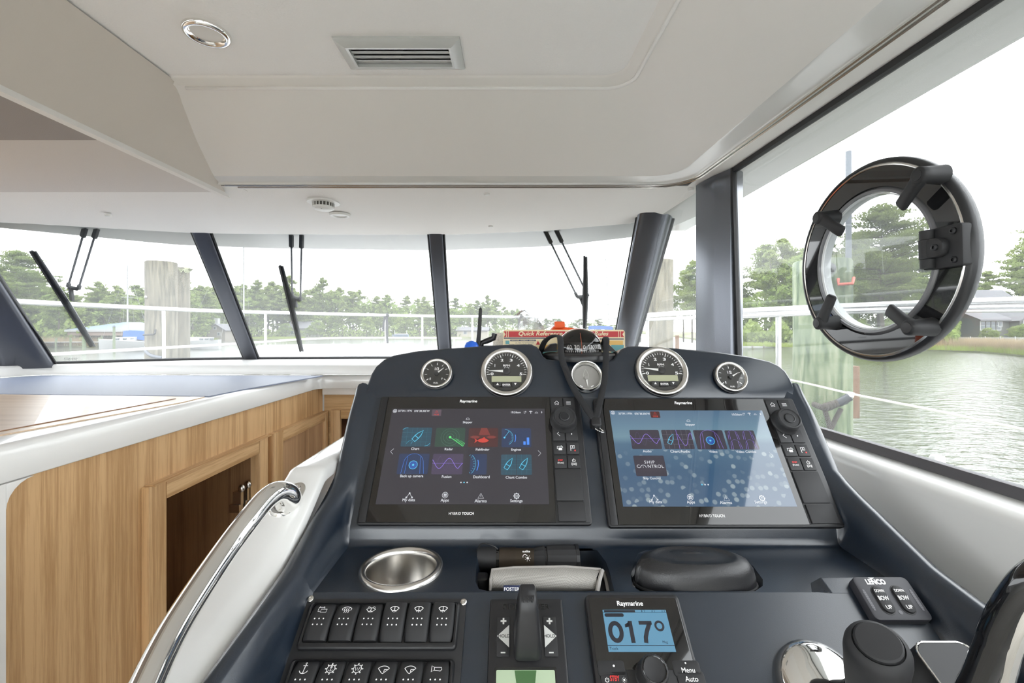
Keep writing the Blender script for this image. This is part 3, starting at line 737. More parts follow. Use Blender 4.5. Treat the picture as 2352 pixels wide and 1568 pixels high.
def bokeh_screen():
    m = bpy.data.materials.new('screen_sea_wallpaper'); m.use_nodes = True; nt = m.node_tree; b = nt.nodes['Principled BSDF']; L = nt.links.new
    b.inputs['Base Color'].default_value = (0.01, 0.01, 0.01, 1); b.inputs['Roughness'].default_value = 0.06; b.inputs['Coat Weight'].default_value = 1.0; b.inputs['Coat Roughness'].default_value = 0.02
    tc = nt.nodes.new('ShaderNodeTexCoord'); sep = nt.nodes.new('ShaderNodeSeparateXYZ'); L(tc.outputs['Generated'], sep.inputs[0])
    cr = nt.nodes.new('ShaderNodeValToRGB'); e = cr.color_ramp.elements
    e[0].position = 0.0; e[0].color = (0.045, 0.095, 0.175, 1); e[1].position = 1.0; e[1].color = (0.07, 0.135, 0.22, 1)
    for p, c in ((0.35, (0.03, 0.085, 0.165, 1)), (0.62, (0.055, 0.125, 0.205, 1)), (0.70, (0.13, 0.235, 0.30, 1)), (0.82, (0.10, 0.19, 0.27, 1))):
        k = e.new(p); k.color = c
    L(sep.outputs['Y'], cr.inputs[0])
    mp = nt.nodes.new('ShaderNodeMapping'); mp.inputs['Scale'].default_value = (24, 15.5, 1); L(tc.outputs['Generated'], mp.inputs['Vector'])
    vo = nt.nodes.new('ShaderNodeTexVoronoi'); vo.voronoi_dimensions = '2D'; vo.inputs['Scale'].default_value = 1.0; L(mp.outputs[0], vo.inputs['Vector'])
    ds = nt.nodes.new('ShaderNodeMapRange'); ds.inputs['From Min'].default_value = 0.40; ds.inputs['From Max'].default_value = 0.27; L(vo.outputs['Distance'], ds.inputs['Value'])
    s2 = nt.nodes.new('ShaderNodeSeparateColor'); L(vo.outputs['Color'], s2.inputs[0])
    gt = nt.nodes.new('ShaderNodeMath'); gt.operation = 'GREATER_THAN'; gt.inputs[1].default_value = 0.45; L(s2.outputs[0], gt.inputs[0])
    up = nt.nodes.new('ShaderNodeMath'); up.operation = 'LESS_THAN'; up.inputs[1].default_value = 0.56; L(sep.outputs['Y'], up.inputs[0])
    m1 = nt.nodes.new('ShaderNodeMath'); m1.operation = 'MULTIPLY'; L(ds.outputs[0], m1.inputs[0]); L(gt.outputs[0], m1.inputs[1])
    m2 = nt.nodes.new('ShaderNodeMath'); m2.operation = 'MULTIPLY'; L(m1.outputs[0], m2.inputs[0]); L(up.outputs[0], m2.inputs[1])
    m3 = nt.nodes.new('ShaderNodeMath'); m3.operation = 'MULTIPLY'; L(m2.outputs[0], m3.inputs[0]); L(s2.outputs[1], m3.inputs[1])
    m4 = nt.nodes.new('ShaderNodeMath'); m4.operation = 'MULTIPLY'; m4.inputs[1].default_value = 0.55; L(m3.outputs[0], m4.inputs[0])
    mx = nt.nodes.new('ShaderNodeMix'); mx.data_type = 'RGBA'; mx.inputs[7].default_value = (0.42, 0.50, 0.50, 1)
    L(m4.outputs[0], mx.inputs[0]); L(cr.outputs[0], mx.inputs[6])
    L(mx.outputs[2], b.inputs['Emission Color']); b.inputs['Emission Strength'].default_value = 0.95; m.cycles.emission_sampling = 'NONE'
    return m
M_SCRB = bokeh_screen()

TZ = 0.0009   # drawings sit just over the screen
def draw_boat(mb, cx, cy, s, rot=-0.7):
    pts = [(-0.17, -0.5), (0.17, -0.5), (0.2, -0.1), (0.16, 0.2), (0.0, 0.62), (-0.16, 0.2), (-0.2, -0.1)]
    R = lambda x, y: (cx + s * (x * math.cos(rot) - y * math.sin(rot)), cy + s * (x * math.sin(rot) + y * math.cos(rot)))
    mb.line([R(*p) for p in pts], s * 0.055, TZ, True); mb.line([R(-0.19, -0.12), R(0.19, -0.12)], s * 0.05, TZ)
    return [R(*p) for p in pts]
def wave(cx, cy, w, h, n=40, a=0.0, cyc=1.6, damp=0.85):
    return [(cx - w / 2 + w * k / n, cy + h / 2 * math.cos(2 * math.pi * cyc * k / n + a) * (1 if k / n < damp else max(0, (1 - k / n) / max(1e-6, 1 - damp)))) for k in range(n + 1)]
def tile(screen, cx, cy, w, h, kind):
    base = {'chart': M_TBLUE, 'radar': M_TGREEN, 'fish': M_TRED, 'engines': M_TNAVY, 'camera': M_TNAVY, 'wave': M_TPUR, 'dash': M_TNAVY, 'combo': M_TBLUE, 'waved': M_TDARK, 'chartaudio': M_TDARK, 'video': M_TDARK, 'video2': M_TDARK, 'ship': M_TDARK}[kind]
    t = MB().flat(rrect(w, h, 0.002, 3, cx, cy), 0.0006).build('app_tile', base, screen)
    def part(mb, m): mb.build('app_drawing', m, t)
    if kind in ('chart', 'combo', 'chartaudio'):
        gr = MB()
        for k in range(1, 6): gr.line([(cx - w / 2 + w * k / 6, cy - h / 2), (cx - w / 2 + w * k / 6, cy + h / 2)], 0.00018, 0.00075)
        for k in range(1, 4): gr.line([(cx - w / 2, cy - h / 2 + h * k / 4), (cx + w / 2, cy - h / 2 + h * k / 4)], 0.00018, 0.00075)
        gr.build('app_grid', M_SGREY if kind == 'chartaudio' else glow('grid_teal', (0.04, 0.20, 0.28), 0.8), t)
    if kind == 'chart':
        b = MB(); draw_boat(b, cx + 0.002, cy + 0.002, 0.021)
        b.line([(cx - w / 2, cy + h / 2 - 0.004), (cx - w / 2 + 0.004, cy + h / 2 - 0.001), (cx - w / 2 + 0.009, cy + h / 2 - 0.0005)], 0.0005, TZ)
        b.line([(cx + w / 2 - 0.010, cy - h / 2 + 0.001), (cx + w / 2 - 0.005, cy - h / 2 + 0.002), (cx + w / 2 - 0.001, cy - h / 2 + 0.006)], 0.0005, TZ)
        b.line([(cx - 0.007, cy - 0.006), (cx - 0.012, cy - 0.007), (cx - 0.016, cy - 0.012)], 0.0003, TZ); b.line([(cx - 0.006, cy - 0.008), (cx - 0.008, cy - 0.013)], 0.0003, TZ)
        part(b, M_SCYAN)
    if kind == 'radar':
        g = MB()
        for r in (0.006, 0.011, 0.0155): g.ringflat(cx, cy, r, r + 0.0003, TZ, 36)
        part(g, glow('radar_ring', (0.10, 0.22, 0.17), 0.8))
        g = MB(); g.ringflat(cx, cy, 0, 0.0022, TZ, 14); g.line([(cx, cy), (cx + 0.023, cy - 0.0165)], 0.0009, TZ)
        for k in range(9):
            r = 0.009 + k * 0.0023; g.ringflat(cx, cy, r, r + 0.0006, TZ, 8, -36, -14 - k)
        part(g, M_SGREEN)
    if kind == 'fish':
        f = MB()
        body = [(cx - 0.010 + 0.020 * k / 10, cy - 0.006 + 0.0042 * math.sin(math.pi * k / 10) ** 0.8) for k in range(11)] + [(cx + 0.010 - 0.020 * k / 10, cy - 0.006 - 0.0036 * math.sin(math.pi * k / 10) ** 0.8) for k in range(1, 10)]
        f.flat(body, TZ); f.flat([(cx - 0.009, cy - 0.006), (cx - 0.015, cy - 0.0015), (cx - 0.013, cy - 0.006), (cx - 0.015, cy - 0.0105)], TZ)
        f.flat([(cx - 0.002, cy - 0.002), (cx + 0.002, cy + 0.0005), (cx + 0.004, cy - 0.0025)], TZ)
        part(f, M_SRED)
        f = MB()
        for sx in (-1, 1):
            o = cx + sx * 0.014
            f.flat([(o - 0.009, cy + 0.0005), (o - 0.004, cy + 0.003), (o + 0.004, cy + 0.003), (o + 0.009, cy + 0.0005), (o + 0.004, cy - 0.002), (o - 0.004, cy - 0.002)], 0.00075)
        f.flat([(cx - 0.004, cy + h / 2), (cx + 0.006, cy + h / 2), (cx + 0.012, cy + 0.004), (cx - 0.008, cy + 0.004)], 0.0007)
        part(f, glow('fish_dim', (0.22, 0.035, 0.03), 0.8))
    if kind in ('engines', 'dash'):
        ox = cx - w / 2 + (0.005 if kind == 'engines' else -0.012)
        rr = 0.0145 if kind == 'engines' else 0.021
        e = MB(); e.ringflat(ox, cy, rr, rr + 0.0005, TZ, 24, -58 if kind == 'engines' else -46, 88 if kind == 'engines' else 46)
        for k in range(9):
            a = math.radians(-50 + 13 * k); e.line([(ox + rr * 0.82 * math.cos(a), cy + rr * 0.82 * math.sin(a)), (ox + rr * 0.95 * math.cos(a), cy + rr * 0.95 * math.sin(a))], 0.0004, TZ)
        if kind == 'engines':
            e.line([(ox, cy), (ox + 0.008, cy + 0.012)], 0.0006, TZ); e.ringflat(ox, cy, 0, 0.0016, TZ, 12)
        part(e, M_SCYAN)
        e = MB(); e.ringflat(ox, cy, rr + 0.004, rr + 0.0052, TZ, 10, -24, 16)
        if kind == 'engines': e.flat(rrect(0.004, 0.006, 0.0002, 1, cx + w / 2 - 0.0115, cy - 0.010), TZ); e.flat(rrect(0.0042, 0.013, 0.0002, 1, cx + w / 2 - 0.0055, cy - 0.0065), TZ)
        part(e, M_SBLUE)
    if kind in ('camera', 'video', 'video2'):
        def cambit(ox, oy, k):
            c = MB()
            c.ringflat(ox, oy + 0.001 * k, 0.016 * k, 0.0164 * k, TZ, 24, 0, 180)
            for sx in (-1, 1):
                c.line([(ox + sx * 0.0162 * k, oy + 0.001 * k), (ox + sx * 0.0185 * k, oy - 0.0165 * k)], 0.00045, TZ); c.line([(ox + sx * 0.0105 * k, oy + 0.012 * k), (ox + sx * 0.0125 * k, oy - 0.0165 * k)], 0.0004, TZ)
            return c
        if kind == 'video2':
            for sx in (-1, 1):
                for sy in (-1, 1): part(cambit(cx + sx * w / 4, cy + sy * h / 4, 0.5), M_SPUR)
        else:
            part(cambit(cx, cy, 1), M_SBLUE if kind == 'camera' else M_SPUR)
            c = MB(); c.ringflat(cx, cy - 0.002, 0, 0.0018, TZ + 1e-4, 12); c.ringflat(cx, cy - 0.002, 0.0065, 0.0073, TZ + 1e-4, 26); part(c, M_SCYAN)
            c = MB(); c.ringflat(cx, cy - 0.002, 0, 0.0066, TZ, 26); part(c, glow('lens_blue', (0.02, 0.10, 0.42), 0.8))
    if kind in ('wave', 'waved'):
        c = MB(); c.line(wave(cx, cy + 0.001, w, h * 0.5, a=0.25 * math.pi), 0.0007, TZ); c.line([(cx - w / 2, cy + 0.001), (cx + w / 2, cy + 0.001)], 0.0004, TZ); part(c, M_SPUR)
        c = MB(); c.line(wave(cx, cy + 0.001, w, h * 0.7, a=2.2, cyc=2.6), 0.0003, TZ - 1e-4); c.line(wave(cx, cy + 0.001, w, h * 0.3, a=1.2, cyc=2.0), 0.0003, TZ - 1e-4); part(c, glow('wave_dim', (0.10, 0.07, 0.19), 0.8))
    if kind == 'combo':
        b = MB(); draw_boat(b, cx - w / 4, cy + 0.001, 0.019, -0.55); draw_boat(b, cx + w / 4, cy + 0.001, 0.019, -0.55); part(b, M_SCYAN)
        b = MB(); b.line([(cx, cy - h / 2), (cx, cy + h / 2)], 0.0008, TZ); part(b, M_SCRA)
    if kind == 'chartaudio':
        b = MB(); draw_boat(b, cx - w / 4 + 0.001, cy, 0.018, -0.5); part(b, M_SCYAN)
        b = MB(); b.line(wave(cx + w / 4, cy, w / 2, h * 0.66, a=0.4, cyc=1.0, damp=1), 0.0006, TZ); b.line([(cx, cy - h / 2), (cx, cy + h / 2)], 0.0006, TZ); part(b, M_SPUR)
    if kind == 'ship':
        b = MB(); b.text('SHIP', cx, cy + 0.006, h=0.0052, z=TZ, spacing=1.25); b.text('C', cx - 0.0195, cy - 0.001, h=0.0056, z=TZ); b.text('NTROL', cx + 0.009, cy - 0.001, h=0.0054, z=TZ, spacing=1.1)
        b.ringflat(cx - 0.0115, cy - 0.0035, 0.0042, 0.0050, TZ, 14, 0, 180); b.line([(cx - 0.0115, cy - 0.0035), (cx - 0.0118, cy - 0.0012)], 0.0006, TZ)
        part(b, M_SW)
def chartplotter(label, C, screen_mat, tiles, UV, texts, active_dot, dim):
    Fm = FD.moved(C.x, C.y, 0)
    t = thing('chartplotter', label, 'chartplotter', Fm.M)
    MB().prism(rrect(DW, DH, 0.005, 4), -0.0112, -0.0022, 0.002).build('housing', M_BLACK, t)
    x0, x1 = -DW / 2, DW / 2
    kx = LU(1270, 1060)[0]
    sx0, sx1, sy0, sy1 = (LU(882, 1048)[0], LU(1256, 1048)[0], LU(1060, 1158)[1], LU(1060, 938.5)[1])
    lx = x0 + 0.0155
    MB().prism([(lx, -DH / 2 + 0.003), (kx, -DH / 2 + 0.003), (kx, DH / 2 - 0.003), (lx, DH / 2 - 0.003)], -0.003, 0.0, 0.0006).build('front_glass', GLASSY, t)
    MB().prism([(x0 + 0.004, -DH / 2 + 0.003), (lx - 0.0008, -DH / 2 + 0.003), (lx - 0.0008, DH / 2 - 0.003), (x0 + 0.004, DH / 2 - 0.003)], -0.003, -0.0008, 0.0006).build('side_strip', M_BLACK, t)
    MB().text('Raymarine', *LU(1076, 922), h=0.0068, z=0.0004, bold=0.022, shear=0.12).build('brand_lettering', M_PRINT, t)
    hb = MB(); hx, hy = LU(1060, 1179)
    hb.text('HYBRID', hx - 0.0102, hy, h=0.0040, w=0.0186, z=0.0004, spacing=1.1); hb.text('TOUCH', hx + 0.0098, hy, h=0.0040, w=0.0182, z=0.0004, bold=0.03, spacing=1.05)
    hb.build('model_lettering', M_PRINT, t)
    scr = MB().flat([(sx0, sy0), (sx1, sy0), (sx1, sy1), (sx0, sy1)], 0.0004).build('screen', screen_mat, t)
    w, h = 0.0505, 0.0345
    for px, py, kind in tiles:
        cx, cy = UV(px, py); ww = w
        if kind == 'dash': ww = 0.0275; cx -= 0.0115
        tile(scr, cx, cy, ww, h, kind)
    tx = MB()
    for s, px, py, hh in texts:
        cx, cy = UV(px, py); tx.text(s, cx, cy, h=hh * 1.15, w={'35': 0.0240, '07': 0.0270}.get(s[:2]), z=TZ, bold=0.012)
    # globe, position, clock, status symbols, skipper cap, bottom row
    tx.build('screen_text', dim, scr)
    ic = MB(); G = 0.00045
    gx, gy = LU(907.5, 944); ic.ringflat(gx, gy, 0.0030, 0.0036, TZ, 20); ic.line([(gx - 0.002, gy - 0.001), (gx + 0.002, gy - 0.001)], 0.0012, TZ); ic.line([(gx - 0.002, gy + 0.0012), (gx + 0.002, gy + 0.0012)], 0.0009, TZ)
    gx, gy = LU(1074.5, 962); ic.ringflat(gx, gy - 0.001, 0.0024, 0.0030, TZ, 16, 0, 180); ic.line([(gx - 0.0032, gy - 0.0016), (gx + 0.0032, gy - 0.0016)], G * 1.4, TZ)
    for k, px in enumerate((1206, 1219, 1232, 1244)):
        gx, gy = LU(px, 947)
        if k == 0: ic.line([(gx - 0.002, gy + 0.0022), (gx - 0.002, gy - 0.002), (gx + 0.0005, gy - 0.002)], G, TZ); ic.ringflat(gx + 0.001, gy + 0.001, 0.0008, 0.0013, TZ, 8)
        if k == 1: ic.line([(gx - 0.0028, gy + 0.0015), (gx, gy + 0.0022), (gx + 0.0028, gy + 0.0015)], G * 2, TZ); ic.line([(gx, gy + 0.002), (gx, gy - 0.0026)], G * 2, TZ)
        if k == 2: ic.line([(gx - 0.003, gy - 0.0015), (gx + 0.003, gy - 0.0015)], G, TZ); ic.ringflat(gx, gy - 0.0008, 0.0014, 0.0019, TZ, 10, 0, 180)
        if k == 3: ic.line([(gx - 0.0009, gy - 0.0012), (gx + 0.001, gy + 0.001), (gx, gy + 0.0022), (gx, gy - 0.0022), (gx + 0.001, gy - 0.001), (gx - 0.0009, gy + 0.0012)], G, TZ)
    gx, gy = LU(940.5, 1138); n3 = [(gx - 0.0045, gy - 0.003), (gx, gy + 0.0035), (gx + 0.0045, gy - 0.003)]
    ic.line(n3, G * 1.5, TZ)
    for p in n3: ic.ringflat(p[0], p[1], 0.0006, 0.0014, TZ, 10)
    gx, gy = LU(1022.5, 1137); ic.ringflat(gx, gy, 0.0042, 0.0048, TZ, 22)
    for sx in (-1, 1):
        for sy in (-1, 1): ic.flat(rrect(0.0021, 0.0021, 0.0006, 2, gx + sx * 0.0013, gy + sy * 0.0013), TZ)
    gx, gy = LU(1104.5, 1139); ic.line([(gx - 0.0046, gy - 0.0036), (gx + 0.0046, gy - 0.0036), (gx, gy + 0.0042)], G * 1.5, TZ, True); ic.line([(gx, gy + 0.0015), (gx, gy - 0.0012)], G * 1.8, TZ)
    gx, gy = LU(1186.5, 1139); ic.ringflat(gx, gy, 0.0031, 0.0042, TZ, 18); ic.ringflat(gx, gy, 0.0011, 0.0018, TZ, 12)
    for k in range(8):
        a = math.pi * k / 4; ic.line([(gx + 0.004 * math.cos(a), gy + 0.004 * math.sin(a)), (gx + 0.005 * math.cos(a), gy + 0.005 * math.sin(a))], 0.0013, TZ)
    for s_, (px, py) in ((1, (1239, 1041)), (-1, (900.5, 1037))):
        if UV is RU and s_ == -1: continue
        gx, gy = LU(px, py); ic.line([(gx - s_ * 0.0022, gy + 0.0048), (gx + s_ * 0.0024, gy), (gx - s_ * 0.0022, gy - 0.0048)], G * 1.3, TZ)
    ic.build('screen_symbols', dim, scr)
    gx, gy = LU(1066, 1108)
    for k in (-1, 0, 1):
        MB().ringflat(gx + k * 0.0050, gy, 0, 0.0012, TZ, 12).build('page_dot', M_SCYAN if k == active_dot else M_SW, scr)
    mx, my = LU(1003, 948)
    mob = MB().flat(rrect(0.0165, 0.0125, 0.0012, 3, mx, my), 0.0006).build('alarm_plate', M_MOBT if UV is LU else M_TRED, scr)
    mt = MB(); mt.text('MOB', mx, my - 0.0035, h=0.0030, z=TZ, bold=0.01); mt.ringflat(mx, my + 0.0015, 0.0014, 0.0019, TZ, 10, 0, 180); mt.line([(mx - 0.0032, my + 0.0005), (mx + 0.0032, my + 0.0005)], G, TZ); mt.line([(mx, my + 0.003), (mx, my + 0.0045)], G, TZ)
    mt.build('alarm_symbol', M_SRED, mob)
    # keypad column
    kw = x1 - kx
    MB().prism([(kx + 0.0008, -DH / 2 + 0.003), (x1 - 0.0035, -DH / 2 + 0.003), (x1 - 0.0035, DH / 2 - 0.003), (kx + 0.0008, DH / 2 - 0.003)], -0.003, -0.0012, 0.0005).build('keypad_plate', M_BLACK, t)
    def v(py): return LU(1300, py)[1]
    c1, c2 = kx + 0.0125, kx + 0.0345
    sym = []
    def key(cx, v0, v1, wd, name='key', z1=0.0010):
        return MB().prism(rrect(wd, v1 - v0, 0.0012, 3, cx, (v0 + v1) / 2), -0.0014, z1, 0.0008).build(name, M_BLACKM, t)
    SZ = 0.0014
    k = key(c1, v(950), v(914), 0.0205); gx, gy = c1, v(926)
    s = MB(); s.line([(gx - 0.004, gy), (gx, gy + 0.0042), (gx + 0.004, gy)], 0.0008, SZ); s.line([(gx - 0.003, gy + 0.0005), (gx - 0.003, gy - 0.0035), (gx - 0.001, gy - 0.0035), (gx - 0.001, gy - 0.0012), (gx + 0.001, gy - 0.0012), (gx + 0.001, gy - 0.0035), (gx + 0.003, gy - 0.0035), (gx + 0.003, gy + 0.0005)], 0.0007, SZ); s.build('home_symbol', M_PRINT, k)
    k = key(c2, v(950), v(914), 0.0205); s = MB(); gx, gy = c2 - 0.001, v(926)
    for j in (-1, 0, 1): s.line([(gx - 0.004, gy + j * 0.0022), (gx + 0.004, gy + j * 0.0022)], 0.0007, SZ)
    s.build('menu_symbol', M_PRINT, k)
    k = key(c1, v(1012), v(980), 0.0205); s = MB(); gx, gy = c1, v(996); s.line([(gx + 0.002, gy + 0.0045), (gx - 0.0025, gy), (gx + 0.002, gy - 0.0045)], 0.0008, SZ); s.build('back_symbol', M_PRINT, k)
    k = key(c2, v(1012), v(980), 0.0205); s = MB(); s.ringflat(c2, v(997), 0, 0.0011, SZ, 12); s.build('dot_symbol', M_PRINT, k)
    k = key(c1, v(1043), v(1016.5), 0.0205); s = MB(); gx, gy = c1, v(1030); s.line([(gx - 0.004, gy - 0.001), (gx - 0.004, gy + 0.0035), (gx + 0.003, gy + 0.0035)], 0.0008, SZ); s.flat(rrect(0.006, 0.0045, 0.0006, 2, gx + 0.001, gy - 0.001), SZ); s.line([(gx + 0.0025, gy + 0.005), (gx + 0.0055, gy + 0.0015)], 0.0008, SZ); s.build('window_symbol', M_PRINT, k)
    k = key(c2, v(1043), v(1016.5), 0.0205); s = MB(); gx, gy = c2, v(1029); s.line([(gx - 0.0035, gy - 0.005), (gx - 0.0035, gy + 0.0042), (gx + 0.003, gy + 0.0042), (gx + 0.003, gy - 0.0005), (gx - 0.0035, gy - 0.0005)], 0.0008, SZ); s.line([(gx - 0.001, gy + 0.0028), (gx + 0.001, gy + 0.0008)], 0.0007, SZ); s.line([(gx + 0.001, gy + 0.0028), (gx - 0.001, gy + 0.0008)], 0.0007, SZ); s.build('waypoint_symbol', M_PRINT, k)
    MB().text('MOB' if False else '*', gx + 0.0035, gy - 0.0045, h=0.0028, z=SZ, bold=0.03).build('waypoint_star', M_REDP, k)
    k = key(c1, v(1075), v(1047), 0.0205); gx = c1; MB().text('STBY', gx, v(1057), h=0.0026, z=SZ, bold=0.03).build('standby_lettering', M_REDP, k); MB().text('(Auto)', gx, v(1063.5), h=0.0036, z=SZ, bold=0.01).build('auto_lettering', M_PRINT, k)
    k = key(c2, v(1075), v(1047), 0.0205); gx, gy = c2, v(1058); s = MB(); s.ringflat(gx, gy, 0.0021, 0.0028, SZ, 16, 120, 420); s.line([(gx, gy + 0.0036), (gx, gy)], 0.0007, SZ)
    s.ringflat(gx, v(1066), 0, 0.0011, SZ, 10)
    for sg in (0, 180): s.ringflat(gx, v(1066), 0.0022, 0.0028, SZ, 6, sg - 50, sg + 50); s.ringflat(gx, v(1066), 0.0036, 0.0042, SZ, 6, sg - 40, sg + 40)
    s.build('power_symbol', M_PRINT, k)
    key((c1 + c2) / 2, v(1150), v(1078), 0.0425, 'card_door', 0.0016); key((c1 + c2) / 2 + 0.0012, v(1197), v(1153), 0.0425, 'card_door', 0.0020)
    # rotary controller
    kb = FD.uv(1303, 962); kc = (kx + 0.0225, LU(1303, 966)[1])
    Mk = TR(kc[0], kc[1], 0)
    kn = MB(Mk).lathe([(0.0235, -0.001), (0.0238, 0.003), (0.0215, 0.006), (0.0208, 0.0125), (0.0200, 0.0165), (0.0185, 0.0182), (0.0165, 0.0185), (0.0155, 0.0172), (0.0148, 0.0172), (0.009, 0.0174)], 40, cap1=True).build('rotary_knob', M_BLACKM, t)
    MB(Mk).lathe([(0.0158, 0.01745), (0.0170, 0.0187), (0.0180, 0.0186)], 40).build('knob_ring', M_BLACK, kn)
    MB(Mk).lathe([(0.0092, 0.0172), (0.0090, 0.0190), (0.0078, 0.0196), (0.0070, 0.0186), (0.001, 0.0188)], 32, cap1=True).build('knob_button', M_BLACK, kn)
    return t
LT = [('35\u00b009.119\u2032N', 930.5, 943.5, 0.0034), ('076\u00b038.306\u2032W', 969.5, 943.8, 0.0034), ('10:56am', 1185, 947, 0.0033), ('Skipper', 1074, 970.5, 0.0044),
      ('Chart', 954, 1030.5, 0.0036), ('Radar', 1031, 1031.5, 0.0036), ('Fishfinder', 1108.5, 1032.3, 0.0036), ('Engines', 1185.5, 1033.3, 0.0045),
      ('Back up camera', 946, 1094, 0.0047), ('Fusion', 1026, 1094.5, 0.0037), ('Dashboard', 1106, 1095.2, 0.0037), ('Chart Combo', 1186, 1096.3, 0.0037),
      ('My data', 939, 1149, 0.0050), ('Apps', 1021.5, 1149.7, 0.0050), ('Alarms', 1104, 1150.3, 0.0040), ('Settings', 1186, 1151, 0.0050)]
chartplotter('wide black chartplotter with dark menu of eight app tiles', LC, M_SCRA,
             [(957, 1003.5, 'chart'), (1034, 1004, 'radar'), (1110, 1004.5, 'fish'), (1186, 1005, 'engines'), (949.5, 1065, 'camera'), (1028, 1065.5, 'wave'), (1115, 1066, 'dash'), (1186, 1067, 'combo')], LU, LT, 0, M_SW)
RT = [('35\u00b009.119\u2032N', 1436, 950, 0.0034), ('076\u00b038.306\u2032W', 1475, 950.3, 0.0034), ('10:56am', 1692, 952, 0.0033), ('Skipper', 1585, 976, 0.0044),
      ('Audio', 1486, 1036.3, 0.0036), ('Chart/Audio', 1562, 1036.6, 0.0040), ('Video', 1637.5, 1037, 0.0036), ('Video Combo', 1713, 1037.4, 0.0036), ('Ship Control', 1497, 1099, 0.0044),
      ('My data', 1506, 1153.5, 0.0050), ('Apps', 1586.5, 1154, 0.0050), ('Alarms', 1666.5, 1154, 0.0040), ('Settings', 1747, 1154, 0.0050)]
chartplotter('wide black chartplotter with blue sea wallpaper catching window glare', RC, M_SCRB,
             [(1482.5, 1009, 'waved'), (1556.5, 1009, 'chartaudio'), (1630.5, 1009.5, 'video'), (1703.5, 1010, 'video2'), (1493, 1069.5, 'ship')], RU, RT, -1, M_SW)

